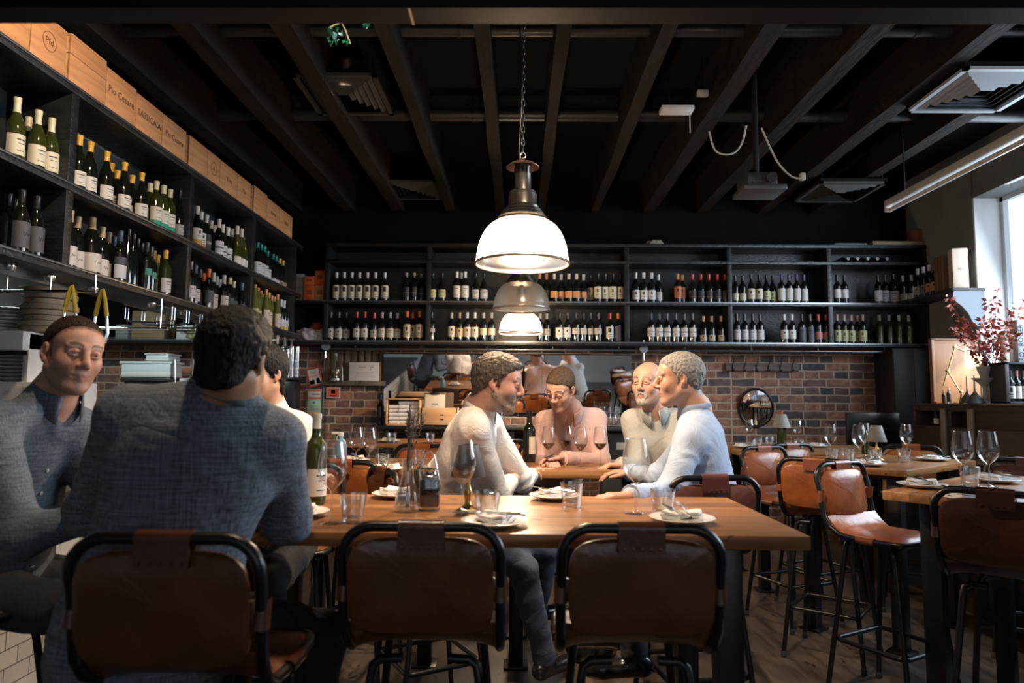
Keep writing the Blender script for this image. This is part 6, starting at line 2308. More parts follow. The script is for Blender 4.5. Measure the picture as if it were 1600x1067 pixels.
MB().rbox((0, 0, hh / 2), (.125, .115, hh), .003).obj('box_body', wood('pale_pine', (.60, .48, .38), (.50, .38, .29), .6, 1, 2, False), parent=o)
b = MB()
for k in range(7):
    b.tube([(-.02 + k * .007, -.0582, hh * .48 + .008 * sin(k * 2)), (-.016 + k * .007, -.0582, hh * .50 + .010 * cos(k * 3))], .0012, 4)
b.obj('stamped_mark', INK, parent=o)
o = empty('brown_bottle_box', (RX - .17, ys0 + .30, zs2 + .001), label='darker slatted wine box directly behind the pale pine box', cat='wooden box')
MB().rbox((0, 0, hh * .46), (.12, .14, hh * .92), .003).obj('box_body', wood('brown_box_wood', (.20, .11, .06), (.12, .06, .03), .6, 1, 2, False), parent=o)
b = MB()
for k in range(3):
    b.rbox((-.061, -.045 + k * .045, hh * .46), (.003, .002, hh * .9), .0005)
b.obj('slat_groove', INK, parent=o)
specs = [(.62, (.5, .5, .48), BLK), (.54, (.5, .5, .48), BLK), (.44, (.20, .05, .04), (.42, .16, .10)), (.36, (.45, .45, .42), (.42, .16, .10)), (.28 + .42, BLK, CREAM)]
for k, y_ in enumerate((ys0 + .42, ys0 + .51, ys0 + .60, ys0 + .70)):
    bottle((RX - .19, y_, zs2 + .001), rz=-.9, cap=((.20, .05, .04), (.45, .45, .42), (.5, .5, .5), (.4, .4, .38))[k], lab=(((.40, .17, .10), (.40, .17, .10), (.10, .1, .1), (.3, .3, .26))[k],), z0=.04, z1=.12, mark='crest',
           label='bottle on the wall shelf by the window, number %s back from the slatted box' % ('first', 'second', 'third', 'fourth')[k])
q = P(1428, 460, SF + .05)
row_back('up', (1413, 1427), cap=(.25, .25, .25), lab=((.30, .28, .24),), z0=.04, z1=.11, mark='lines', label='dim bottle with small cream label right of the magnum')
for k in range(4):
    bottle((RX - .45 + k * .10, SF + .12, zlo + .001), cap=(.25, .30, .20), lab=None, glass=GL_GREEN, label='%s from bar side, dim green capped bottle in the dark shelf corner' % ORD[k], group='dim green capped bottles in the shelf corner')
# things on top of the back shelf
a, b_ = P(1358, 376, SF + .1), P(1448, 376, SF + .1)
o = MB().rbox(((a.x + b_.x) / 2, SF + .16, ztp + .022), (b_.x - a.x, .28, .04), .004).obj('plank', wood('raw_plank', (.26, .19, .12), (.16, .11, .07), .7, 1, 0, False))
tag(o, 'raw pale plank lying on top of the back shelves near the corner', 'plank')
q = P(1431, 366, SF + .15)
o = MB().lathe([(0, 0), (.05, 0), (.075, .11), (.078, .12), (.07, .12), (.0, .10)], 20).obj('flower_pot', mat('terracotta', (.20, .055, .03), .8), loc=(q.x, SF + .15, ztp + .043))
MB().lathe([(.076, .105), (.083, .106), (.083, .13), (.074, .13)], 20).obj('pot_rim', mat('terracotta', (.20, .055, .03), .8), parent=o)
tag(o, 'terracotta flower pot on the raw plank', 'flower pot')
q = P(1023, 372, SF + .15)
blob(V((q.x, SF + .15, ztp)), .06, 'paper_bundle', mat('beige_paper', (.30, .27, .22), .8), 'crumpled beige bundle on top of the back shelves', 'bundle', .3, 8, (1.5, .8, .7))
a, b_ = P(1300, 376, SF + .1), P(1352, 376, SF + .1)
o = MB().rbox(((a.x + b_.x) / 2, SF + .16, ztp + .012), (b_.x - a.x, .2, .022), .003).obj('grey_tray', mat('tray_grey', (.13, .14, .15), .5))
MB().rbox(((a.x + b_.x) / 2, SF + .055, ztp + .016), (b_.x - a.x - .02, .008, .02), .002).obj('tray_lip', mat('tray_grey', (.13, .14, .15), .5), parent=o)
tag(o, 'flat grey tray on top of the back shelves', 'tray')
# dark water jug on the bench end, monitor box on the wall table
q = P(1385, 655, 6.3)
t = empty('dark_monitor', (q.x, 6.55, .98), label='dark boxy till screen at the end of the bench wall', cat='till')
MB().rbox((0, 0, .20), (.50, .04, .30), .008).obj('screen', mat('till_black', (.012, .012, .014), .25), parent=t)
MB().rbox((0, .02, .03), (.14, .12, .06), .008).obj('stand', mat('till_black', (.012, .012, .014), .25), parent=t)
MB().rbox((0, .02, -.49), (.40, .25, .98), .008).obj('pedestal', DARKWOOD, parent=t)

# glossy black bag on the floor and a sock foot on the rung
q = PZ(925, 1035, 0)
o = blob(V((q.x, q.y + .05, 0)), .135, 'leather_bag', mat('glossy_black_leather', (.006, .007, .008), .12, bump=.3, bscale=12), 'glossy black leather bag on the floor behind the stool with wrinkled back', 'bag', .12, 4, (1.05, .8, .85))
MB().tube([(-.08, -.02, .15), (-.06, -.03, .21), (0, -.03, .235), (.06, -.03, .21), (.08, -.02, .15)], .007, 8).obj('handle', mat('glossy_black_leather', (.006, .007, .008), .12), parent=o)

Z_ = V((0, 0, 1))
# ------------------------------------------------------------------ people: smooth blended bodies
def smin(a, b, k):
    h = np.maximum(k - np.abs(a - b), 0) / k
    return np.minimum(a, b) - h * h * k * .25


def smax(a, b, k):
    return -smin(-a, -b, k)


class Field:
    def __init__(s, xs, ys, zs):
        s.ax = [np.asarray(a, np.float32) for a in (xs, ys, zs)]
        s.d = np.full([len(a) for a in s.ax], .3, np.float32)

    def region(s, lo, hi, m):
        sl = []
        for i in range(3):
            a = int(np.searchsorted(s.ax[i], lo[i] - m)); b = int(np.searchsorted(s.ax[i], hi[i] + m))
            sl.append(slice(a, max(b, a)))
        g = [s.ax[i][sl[i]] for i in range(3)]
        return tuple(sl), g[0][:, None, None], g[1][None, :, None], g[2][None, None, :]

    def put(s, sl, d, k, op):
        if d.size == 0:
            return
        cur = s.d[sl]
        if op == 'add':
            s.d[sl] = smin(cur, d, k)
        elif op == 'sub':
            s.d[sl] = smax(cur, -d, k)

    def cap(s, a, b, ra, rb=None, k=.02, op='add'):
        rb = ra if rb is None else rb
        a, b = V(a), V(b)
        R_ = max(ra, rb)
        lo = [min(a[i], b[i]) - R_ for i in range(3)]; hi = [max(a[i], b[i]) + R_ for i in range(3)]
        sl, X, Y, Z = s.region(lo, hi, k + .03)
        ab = b - a
        L2 = max(ab.length_squared, 1e-9)
        t = np.clip(((X - a.x) * ab.x + (Y - a.y) * ab.y + (Z - a.z) * ab.z) / L2, 0, 1)
        d = np.sqrt((X - a.x - t * ab.x) ** 2 + (Y - a.y - t * ab.y) ** 2 + (Z - a.z - t * ab.z) ** 2) - (ra + (rb - ra) * t)
        s.put(sl, d.astype(np.float32), k, op)

    def ell(s, c, r, M=None, k=.02, op='add'):
        c = V(c)
        R_ = max(r)
        sl, X, Y, Z = s.region([c[i] - R_ for i in range(3)], [c[i] + R_ for i in range(3)], k + .03)
        x, y, z = X - c.x, Y - c.y, Z - c.z
        if M is not None:
            x, y, z = (M[0][0] * x + M[1][0] * y + M[2][0] * z, M[0][1] * x + M[1][1] * y + M[2][1] * z,
                       M[0][2] * x + M[1][2] * y + M[2][2] * z)
        k0 = np.sqrt((x / r[0]) ** 2 + (y / r[1]) ** 2 + (z / r[2]) ** 2)
        k1 = np.sqrt((x / r[0] ** 2) ** 2 + (y / r[1] ** 2) ** 2 + (z / r[2] ** 2) ** 2)
        d = k0 * (k0 - 1) / np.maximum(k1, 1e-6)
        s.put(sl, d.astype(np.float32), k, op)

    def half(s, p, n, k=.01):
        """cut away the side the normal points to"""
        p, n = V(p), V(n).normalized()
        X = s.ax[0][:, None, None]; Y = s.ax[1][None, :, None]; Z = s.ax[2][None, None, :]
        d = (X - p.x) * n.x + (Y - p.y) * n.y + (Z - p.z) * n.z
        s.d = smax(s.d, d.astype(np.float32), k)

    def net(s):
        d = s.d
        nx, ny, nz = d.shape
        ins = d < 0
        c = [ins[i:nx - 1 + i, j:ny - 1 + j, k:nz - 1 + k] for i in (0, 1) for j in (0, 1) for k in (0, 1)]
        tot = sum(q.astype(np.int8) for q in c)
        mask = (tot > 0) & (tot < 8)
        I, J, K = np.nonzero(mask)
        idx = -np.ones(mask.shape, np.int64)
        idx[I, J, K] = np.arange(len(I))
        offs = [(i, j, k) for i in (0, 1) for j in (0, 1) for k in (0, 1)]
        val = {o: d[I + o[0], J + o[1], K + o[2]] for o in offs}
        acc = np.zeros((len(I), 3)); cnt = np.zeros(len(I))
        co = [s.ax[0], s.ax[1], s.ax[2]]
        def pos(o):
            return np.stack([co[0][I + o[0]], co[1][J + o[1]], co[2][K + o[2]]], 1).astype(np.float64)
        for a in offs:
            for ax in range(3):
                if a[ax] == 0:
                    b = list(a); b[ax] = 1; b = tuple(b)
                    va, vb = val[a], val[b]
                    m = (va < 0) != (vb < 0)
                    t = np.where(m, va / np.where(m, va - vb, 1), 0)
                    p = pos(a) * (1 - t)[:, None] + pos(b) * t[:, None]
                    acc[m] += p[m]; cnt[m] += 1
        vs = acc / np.maximum(cnt, 1)[:, None]
        faces = []
        for ax in range(3):
            sl0 = [slice(None)] * 3; sl1 = [slice(None)] * 3
            sl0[ax] = slice(0, -1); sl1[ax] = slice(1, None)
            a = ins[tuple(sl0)]; b = ins[tuple(sl1)]
            E = np.stack(np.nonzero(a != b), 1)
            u, w_ = [q for q in range(3) if q != ax]
            ok = (E[:, u] > 0) & (E[:, w_] > 0) & (E[:, u] < d.shape[u] - 1) & (E[:, w_] < d.shape[w_] - 1)
            E = E[ok]
            fl = a[E[:, 0], E[:, 1], E[:, 2]]
            def ci(du, dw):
                q = E.copy(); q[:, u] -= du; q[:, w_] -= dw
                return idx[q[:, 0], q[:, 1], q[:, 2]]
            Q = np.stack([ci(1, 1), ci(0, 1), ci(0, 0), ci(1, 0)], 1)
            flip = fl if ax != 1 else ~fl
            Q[~flip] = Q[~flip][:, ::-1]
            faces.append(Q)
        Fq = np.concatenate(faces)
        Fq = Fq[(Fq >= 0).all(1)]
        return vs, Fq


def axis(lo, hi, hc, fine=(), hf=.003):
    out = [lo]
    while out[-1] < hi:
        p = out[-1]
        h = hc
        for a, b in fine:
            if a <= p < b:
                h = hf
            elif p < a < p + h:
                h = max(a - p + 1e-4, hf)
        out.append(p + h)
    return out


def mesh_from(vs, fs, name, m, origin, parent=None, cols=None, smooth_it=1, color=None):
    """numpy verts and quads to an object, lightly relaxed"""
    n = len(vs)
    for _ in range(smooth_it):
        acc = np.zeros_like(vs); c = np.zeros(n)
        for a in range(4):
            i, j = fs[:, a], fs[:, (a + 1) % 4]
            np.add.at(acc, i, vs[j]); np.add.at(c, i, 1)
            np.add.at(acc, j, vs[i]); np.add.at(c, j, 1)
        vs = vs * .5 + .5 * acc / np.maximum(c, 1)[:, None]
    me = bpy.data.meshes.new(name)
    me.from_pydata((vs - np.array(origin)).tolist(), [], fs.tolist())
    me.polygons.foreach_set('use_smooth', [True] * len(me.polygons))
    for q in (m if isinstance(m, list) else [m]):
        me.materials.append(q)
    if cols is not None:
        ca = me.color_attributes.new('Col', 'FLOAT_COLOR', 'POINT')
        buf = np.ones((n, 4), np.float32); buf[:, :3] = cols
        ca.data.foreach_set('color', buf.ravel())
    o = bpy.data.objects.new(name, me)
    COL.objects.link(o)
    if parent is not None:
        o.parent = parent
    else:
        o.location = origin
    if color is not None:
        o.color = (*color, 1)
    return o


def normals(vs, fs):
    a = vs[fs[:, 2]] - vs[fs[:, 0]]; b = vs[fs[:, 3]] - vs[fs[:, 1]]
    fn = np.cross(a, b)
    vn = np.zeros_like(vs)
    for k in range(4):
        np.add.at(vn, fs[:, k], fn)
    return vn / np.maximum(np.linalg.norm(vn, axis=1), 1e-9)[:, None]


def cloth_material(name, c, weave=0.0, rough=.85, cross=False, sc=1.0):
    if name in MATS:
        return MATS[name]
    m = bpy.data.materials.new(name)
    m.use_nodes = True
    nt = m.node_tree
    N = nt.nodes.new; L = nt.links.new
    b = nt.nodes['Principled BSDF']
    b.inputs['Roughness'].default_value = rough
    b.inputs['Sheen Weight'].default_value = .03
    tc = N('ShaderNodeTexCoord')
    fac = None
    if cross:
        prev = None
        for st_ in ((260 * sc, 260 * sc, 14 * sc), (16 * sc, 16 * sc, 300 * sc)):
            mp = N('ShaderNodeMapping'); mp.inputs['Scale'].default_value = st_
            L(tc.outputs['Object'], mp.inputs['Vector'])
            nz = N('ShaderNodeTexNoise'); nz.inputs['Scale'].default_value = 1; nz.inputs['Detail'].default_value = 2
            L(mp.outputs[0], nz.inputs['Vector'])
            if prev is None:
                prev = nz.outputs['Fac']
            else:
                ad = N('ShaderNodeMath'); ad.operation = 'ADD'
                L(prev, ad.inputs[0]); L(nz.outputs['Fac'], ad.inputs[1])
                hv = N('ShaderNodeMath'); hv.operation = 'MULTIPLY'; hv.inputs[1].default_value = .5
                L(ad.outputs[0], hv.inputs[0]); prev = hv.outputs[0]
        fac = prev
    else:
        nz = N('ShaderNodeTexNoise'); nz.inputs['Scale'].default_value = 420 * sc; nz.inputs['Detail'].default_value = 2
        L(tc.outputs['Object'], nz.inputs['Vector']); fac = nz.outputs['Fac']
    mr = N('ShaderNodeMapRange')
    mr.inputs['From Min'].default_value = .35; mr.inputs['From Max'].default_value = .65
    mr.inputs['To Min'].default_value = 1 - weave; mr.inputs['To Max'].default_value = 1 + weave
    L(fac, mr.inputs['Value'])
    sc_ = N('ShaderNodeVectorMath'); sc_.operation = 'SCALE'; sc_.inputs[0].default_value = c
    L(mr.outputs[0], sc_.inputs['Scale']); L(sc_.outputs[0], b.inputs['Base Color'])
    n2 = N('ShaderNodeTexNoise'); n2.inputs['Scale'].default_value = 16; n2.inputs['Detail'].default_value = 3; n2.inputs['Distortion'].default_value = 1.2
    L(tc.outputs['Object'], n2.inputs['Vector'])
    bp = N('ShaderNodeBump'); bp.inputs['Strength'].default_value = .30; bp.inputs['Distance'].default_value = .02
    n2.inputs['Scale'].default_value = 4.2; n2.inputs['Distortion'].default_value = 2.2
    s5 = N('ShaderNodeMath'); s5.operation = 'SUBTRACT'; s5.inputs[1].default_value = .5
    ab = N('ShaderNodeMath'); ab.operation = 'ABSOLUTE'
    pw = N('ShaderNodeMath'); pw.operation = 'POWER'; pw.inputs[1].default_value = .6
    L(n2.outputs['Fac'], s5.inputs[0]); L(s5.outputs[0], ab.inputs[0]); L(ab.outputs[0], pw.inputs[0]); L(pw.outputs[0], bp.inputs['Height'])
    b2 = N('ShaderNodeBump'); b2.inputs['Strength'].default_value = .04; b2.inputs['Distance'].default_value = .002
    L(fac, b2.inputs['Height']); L(bp.outputs[0], b2.inputs['Normal']); L(b2.outputs[0], b.inputs['Normal'])
    MATS[name] = m
    return m


SKIN = mat('skin', attr='Col', rough=.48, bump=.08, bscale=260, spec=.4)
SKIN.node_tree.nodes['Principled BSDF'].inputs['Subsurface Weight'].default_value = .12
SKIN.node_tree.nodes['Principled BSDF'].inputs['Subsurface Radius'].default_value = (.012, .005, .003)
EYEW = mat('eye_white', (.36, .33, .31), .15)
HAIRM = mat('hair', tint=True, rough=.6, spec=.18, var=.45, vscale=120, vstretch=(1, 1, .35), bump=.8, bscale=170)
SHOE = mat('black_shoe_leather', (.010, .010, .011), .22, bump=.15, bscale=20)


def basis(fwd, up):
    f = V(fwd).normalized(); u = V(up)
    u = (u - f * u.dot(f)).normalized()
    r = f.cross(u)          # right-hand side of a head that looks along f
    return Matrix((r, f, u)).transposed()      # columns x=right, y=forward, z=up


def hand_caps(w_, d, n, side, curl, spread=.010, thumb=.7):
    """palm and five separate fingers; n = way the palm faces; side +1 puts the thumb towards +d x n"""
    d = V(d).normalized(); n = V(n); n = (n - d * n.dot(d)).normalized()
    l = d.cross(n) * side
    w_ = V(w_)
    out = []
    lens = [(.040, .024, .019), (.044, .028, .021), (.041, .026, .020), (.032, .020, .017)]
    for i in range(4):
        off = (1.5 - i) * .0195
        k0 = w_ + d * (.086 - .006 * abs(i - 1.2)) + l * off
        out.append((w_ + d * .012 + l * off * .55, k0, .0150, .0120))
        ang = curl[i] if isinstance(curl, (list, tuple)) else curl
        dd = d + l * (off * spread * 60)
        dd = dd.normalized()
        p = k0
        a = 0
        for j in range(3):
            a += ang * (.75, 1.0, .7)[j]
            q = p + (dd * cos(a) + n * sin(a)) * lens[i][j]
            r0 = (.0098, .0088, .0078)[j]
            out.append((p, q, r0, r0 - .0009))
            p = q
    tb = w_ + d * .022 + l * .026
    t1 = tb + (d * .75 + l * .62 + n * .25).normalized() * .042
    t2 = t1 + (d * .92 + l * .18 + n * .30 * thumb).normalized() * .030
    t3 = t2 + (d * .95 - l * .05 + n * .35 * thumb).normalized() * .024
    out += [(tb - d * .006, t1, .0150, .0115), (t1, t2, .0112, .0100), (t2, t3, .0098, .0082)]
    return out


def person(label, head, fwd, up, neck, chest, pelvis, sh, el, wr, hands, skin=(.50, .26, .17), hair=None, shirt=None, collar=None,
           legs=None, trousers=(.02, .022, .03), beard=None, brow=(.06, .035, .02), width=1.0, belly=1.0, bare_scalp=False,
           hs=1.0, open_neck=False, glasses=None, jacket=False, fold_seed=0, group=None, eyedir=(0, 1, 0), sleeves=None, cuffcol=None, smile=0.0, foldamp=1.0):
    head, neck, chest, pelvis = V(head), V(neck), V(chest), V(pelvis)
    sh, el, wr = [V(q) for q in sh], [V(q) for q in el], [V(q) for q in wr]
    Mh = basis(fwd, up)
    H = lambda x, y, z: head + Mh @ (V((x, y, z)) * hs)
    lat = (sh[1] - sh[0]).normalized()            # from right shoulder to left shoulder
    upT = (neck - pelvis).normalized()
    fT = lat.cross(upT)
    Mt = Matrix((lat, fT.normalized(), (lat.cross(fT)).normalized())).transposed()
    origin = V((pelvis.x, pelvis.y, 0))
    hc = [hand_caps(*h) for h in hands if h]
    # ---- body
    pts = [head, neck, chest, pelvis] + sh + el + wr + [q for h in hc for c in h for q in c[:2]]
    if legs:
        pts += [V(q) for lg in legs for q in lg]
    lo = [min(p[i] for p in pts) - .17 for i in range(3)]; hi = [max(p[i] for p in pts) + .17 for i in range(3)]
    fine = [[(head[i] - .135 * hs, head[i] + .135 * hs)] for i in range(3)]
    for h in hc:
        for i in range(3):
            q = [c[0][i] for c in h] + [c[1][i] for c in h]
            fine[i].append((min(q) - .014, max(q) + .014))
    ax = [axis(lo[i], hi[i], .014, fine[i], .0034) for i in range(3)]
    f = Field(*ax)
    s_ = hs
    def E(c, r, k=.015, op='add', M=None):
        f.ell(H(*c), [q * s_ for q in r], Mh @ M if M is not None else Mh, k, op)
    def Cp(a, b, ra, rb=None, k=.01, op='add'):
        f.cap(H(*a), H(*b), ra * s_, (rb if rb is not None else ra) * s_, k, op)
    E((0, -.014, .038), (.0745, .096, .084))
    E((0, .022, -.030), (.060, .068, .082), .03)
    E((0, .048, .048), (.058, .042, .045), .03)
    Cp((-.050, .0, -.048), (-.018, .066, -.094), .020, .018, .03)
    Cp((.050, .0, -.048), (.018, .066, -.094), .020, .018, .03)
    E((0, .074, -.096), (.022, .018, .017), .02)
    E((-.040, .062, -.020), (.020, .020, .022), .035)
    E((.040, .062, -.020), (.020, .020, .022), .035)
    for sx in (-1, 1):
        E((sx * .031, .1035, .010), (.020, .016, .013), .016, 'sub')
        Cp((sx * .012, .091, .031), (sx * .046, .080, .031), .0085, .007, .012)
    Cp((0, .090, .028), (0, .112, -.014), .0080, .0110, .012)
    E((0, .108, -.022), (.0125, .013, .010), .008)
    for sx in (-1, 1):
        E((sx * .0125, .099, -.026), (.0085, .010, .008), .006)
        E((sx * .031, .0815, .010), (.0135, .0115, .0110), .006)
        Cp((sx * .018, .0905, .0165), (sx * .031, .0938, .0180), .0040, .0044, .003)
        Cp((sx * .031, .0938, .0180), (sx * .045, .0835, .0145), .0044, .0038, .003)
        Cp((sx * .019, .0895, .0050), (sx * .031, .0918, .0030), .0036, .0036, .003)
        Cp((sx * .031, .0918, .0030), (sx * .044, .0830, .0060), .0036, .0034, .003)
        # ear
        E((sx * .0785, -.006, .004), (.0085, .017, .028), .006, M=Matrix.Rotation(-.25, 3, 'X'))
        E((sx * .0835, .002, .006), (.006, .009, .016), .004, 'sub')
        E((sx * .0765, .000, -.022), (.006, .009, .011), .005)
    mzc = -.058
    E((0, .058, -.054), (.035, .035, .030), .02)
    up_ = .005 * smile
    Cp((-.025, .079, mzc + up_), (-.006, .0925, mzc + .0035), .0040, .0058, .006)
    Cp((.025, .079, mzc + up_), (.006, .0925, mzc + .0035), .0040, .0058, .006)
    Cp((-.019, .083, mzc - .006), (0, .0900, mzc - .0085), .0048, .0064, .006)
    Cp((.019, .083, mzc - .006), (0, .0900, mzc - .0085), .0048, .0064, .006)
    Cp((-.026, .087, mzc - .0022 + up_), (0, .1005, mzc - .0026), .0011, .0012, .003, 'sub')
    Cp((.026, .087, mzc - .0022 + up_), (0, .1005, mzc - .0026), .0011, .0012, .003, 'sub')
    f.cap(H(0, -.028, -.045), neck + (head - neck) * .05, .054 * s_, .060, .03)
    f.cap(neck, chest + (neck - chest) * .5, .062, .08, .05)
    f.ell(chest, (.150 * width, .095, .17), Mt, .05)
    f.cap(sh[0].lerp(neck, .12), sh[1].lerp(neck, .12), .045, .045, .05)
    f.ell(chest.lerp(pelvis, .6), (.135 * width, .10 * belly, .16), Mt, .06)
    f.ell(pelvis, (.15 * width, .105, .12), Mt, .05)
    for a in (0, 1):
        f.cap(sh[a], el[a], .043, .036, .03)
        f.cap(el[a], wr[a], .036, .0245, .02)
    for h in hc:
        for a, b, r0, r1 in h:
            f.cap(a, b, r0, r1, .006)
    if legs:
        for hip, knee, ank in legs:
            f.cap(hip, knee, .070, .050, .04); f.cap(knee, ank, .048, .032, .02)
    vs, fs = f.net()
    L3 = (vs - np.array(head)) @ np.array(Mh) / hs
    x, y, z = L3[:, 0], L3[:, 1], L3[:, 2]
    cols = np.tile(np.array(skin, np.float32), (len(vs), 1))
    inh = (np.abs(x) < .1) & (np.abs(y) < .13) & (np.abs(z) < .14)
    def blend(mask, c, a=1.0):
        w = (np.clip(mask, 0, 1) * a * inh)[:, None]
        cols[:] = cols * (1 - w) + np.array(c) * w
    g = lambda cx, cy, cz, r: np.exp(-((np.abs(x) - cx) ** 2 + (y - cy) ** 2 + (z - cz) ** 2) / r ** 2)
    red = (skin[0] * 1.05, skin[1] * .66, skin[2] * .60)
    blend(g(.042, .075, -.02, .026) * .30, red)
    blend(g(0, .115, -.018, .016), red, .35)
    blend(g(.082, 0, 0, .03), red, .35)
    lipm = ((y > .080) & (np.abs(z - (mzc - .002)) < .0115 * (1 - (np.abs(x) / .030) ** 2)) & (np.abs(x) < .027)).astype(float)
    if beard:
        bm_ = np.clip((-z - .028) / .015, 0, 1) * np.clip((y + .012) / .02, 0, 1) * np.clip((.135 + z) / .01, 0, 1)
        must = ((np.abs(x) < .032) & (z < -.034) & (y > .07)).astype(float)
        if beard[2]:
            bm_ = bm_ * np.clip((.040 - np.abs(x)) / .012, 0, 1)
        blend(np.maximum(bm_, must), beard[0], beard[1])
    blend(lipm, (skin[0] * .74, skin[1] * .52, skin[2] * .52), .7)
    browm = ((np.abs(np.abs(x) - .030) < .019) & (np.abs(z - .036 - .004 * np.cos((np.abs(x) - .03) * 90)) < .0048) & (y > .055)).astype(float)
    blend(browm, (brow[0] * .6, brow[1] * .6, brow[2] * .6), .92)
    if hair:
        fy_, nz_, al_ = {'short': (.058, -.060, .75), 'fade': (.074, -.050, .8), 'full': (.088, -.085, 1), 'curly': (.074, -.065, .9), 'crop': (.074, -.065, .8)}[hair[1]]
        t2 = V((-.075 - fy_, nz_ - .070)).normalized(); n2_ = V((-t2.y, t2.x)); n2_ = -n2_ if n2_.x < 0 else n2_
        sd_ = (y - fy_) * n2_.x + (z - .070) * n2_.y + np.abs(x) * .10 - .003
        jit = np.array([noise.noise(V((a_ * 90, b_ * 90, c_ * 90))) for a_, b_, c_ in L3]) * .006
        earz = ((np.abs(x) > .0735) & (np.abs(y + .004) < .022) & (z < .034) & (z > -.04))
        w_h = np.clip((.006 - sd_ + jit) / .012, 0, 1) * (~earz) * (z > -.075)
        sbn = np.clip((.010 - np.abs(y - .017) + jit) / .006, 0, 1) * (np.abs(x) > .058) * (z > -.014) * (z < .05)
        blend(np.maximum(w_h, sbn * (~earz)), hair[0], al_)
    nostr = g(.0065, .104, -.031, .004)
    blend(nostr, (.08, .03, .02), .9)
    nail = None
    body = mesh_from(vs, fs, 'person', SKIN, origin, cols=cols)
    tag(body, label, 'person', group)
    # ---- eyes
    for sx in (-1, 1):
        c = H(sx * .031, .0832, .0104)
        b = MB()
        ed = (Mh @ V((eyedir[0], eyedir[1], eyedir[2]))).normalized()
        b.lathe([(.0108 * s_ * sin(a), -.0108 * s_ * cos(a)) for a in [pi * k / 10 for k in range(11)]], 14, c=c - origin, axis=ed)
        b.cur = 1
        b.lathe([(0, .0109 * s_), (.0034 * s_, .0104 * s_), (.0060 * s_, .0091 * s_)], 12, c=c - origin, axis=ed)
        b.obj('eye', [EYEW, mat('iris', (.018, .014, .012), .15)], parent=body, angle=80)
    # ---- hair
    if hair:
        hcx, style, amp, freq = hair
        hf = Field(*[axis(head[i] - .16 * hs, head[i] + .16 * hs, .0042) for i in range(3)])
        def HE(c, r, k=.015, op='add'):
            hf.ell(H(*c), [q * s_ for q in r], Mh, k, op)
        thick = {'short': .0055, 'fade': .0075, 'full': .012, 'curly': .013, 'crop': .009}[style]
        HE((0, -.014, .038), (.0745 + thick, .096 + thick, .084 + thick * 1.15))
        if style in ('full',):
            HE((0, .02, .085), (.070, .075, .052), .03)
            HE((0, -.050, -.055), (.060, .044, .058), .03)
        elif style == 'curly':
            HE((0, .03, .080), (.060, .062, .045), .03)
            HE((0, -.06, -.02), (.060, .042, .04), .03)
        else:
            HE((0, .03, .060), (.058, .062, .050), .02)
            HE((0, -.058, -.02), (.058, .038, .038), .02)
        # hairline plane from the forehead to the nape, over the ears
        fy = {'short': .050, 'fade': .080, 'full': .092, 'curly': .078, 'crop': .078}[style]
        nz = {'short': -.060, 'fade': -.055, 'full': -.100, 'curly': -.065, 'crop': -.065}[style]
        a_ = V((fy, .070)); b_ = V((-.075, nz))
        tt = (b_ - a_).normalized(); nn = V((-tt.y, tt.x))
        if nn.x < 0:
            nn = -nn
        nn = V((nn.x, nn.y))
        hf.half(H(0, fy, .070), Mh @ V((0, nn.x, nn.y)), .006 if style == 'full' else .020)
        v2, f2 = hf.net()
        if len(v2):
            vn = normals(v2, f2)
            disp = np.array([noise.noise(V(p) * freq) + .5 * noise.noise(V(p) * freq * 2.3) for p in v2])
            v2 = v2 + vn * (disp * amp)[:, None]
            mesh_from(v2, f2, 'hair', HAIRM, origin, parent=body, smooth_it=0, color=hcx)
        if style in ('crop', 'curly'):
            sb = MB()
            for sx in (-1, 1):
                sb.tube([H(sx * .0735, .014, .030) - origin, H(sx * .0735, .018, .008) - origin, H(sx * .0715, .019, -.010) - origin], [.007, .0055, .003], 8)
            sb.obj('sideburn', HAIRM, parent=body, color=hcx)
    if beard and beard[1] > .8:
        bf = Field(*[axis(head[i] - .16 * hs, head[i] + .16 * hs, .004) for i in range(3)])
        def BE(c, r, k=.015, op='add'):
            bf.ell(H(*c), [q * s_ for q in r], Mh, k, op)
        BE((0, .074, -.098), (.027, .023, .022), .02)
        if not beard[2]:
            for sx in (-1, 1):
                bf.cap(H(sx * .052, .002, -.045), H(sx * .020, .068, -.096), .0225 * s_, .022 * s_, .02)
        for sx in (-1, 1):
            bf.cap(H(0, .100, -.043), H(sx * .026, .084, -.062), .0062 * s_, .006 * s_, .006)
            bf.cap(H(sx * .026, .084, -.062), H(sx * .018, .078, -.085), .0075 * s_, .010 * s_, .008)
        v2, f2 = bf.net()
        vn = normals(v2, f2)
        v2 = v2 + vn * np.array([noise.noise(V(p) * 260) * .0016 for p in v2])[:, None]
        mesh_from(v2, f2, 'beard', HAIRM, origin, parent=body, smooth_it=0, color=beard[0])
    if glasses:
        gb = MB()
        for sx in (-1, 1):
            c = H(sx * .033, .112, .006)
            loop = []
            for k in range(22):
                a = 2 * pi * k / 22
                loop.append(H(sx * .033 + .0235 * cos(a), .110 - .004 * abs(cos(a)), .005 + .0175 * sin(a)) - origin)
            gb.tube(loop, .0013, 6, closed=True)
            gb.tube([H(sx * .057, .106, .010) - origin, H(sx * .076, .06, .012) - origin, H(sx * .080, .0, .014) - origin, H(sx * .078, -.016, .0) - origin], .0013, 6)
        gb.tube([H(-.010, .112, .008) - origin, H(0, .116, .011) - origin, H(.010, .112, .008) - origin], .0012, 6)
        gb.obj('glasses', mat('spectacle_frame', (.02, .02, .025), .3), parent=body)
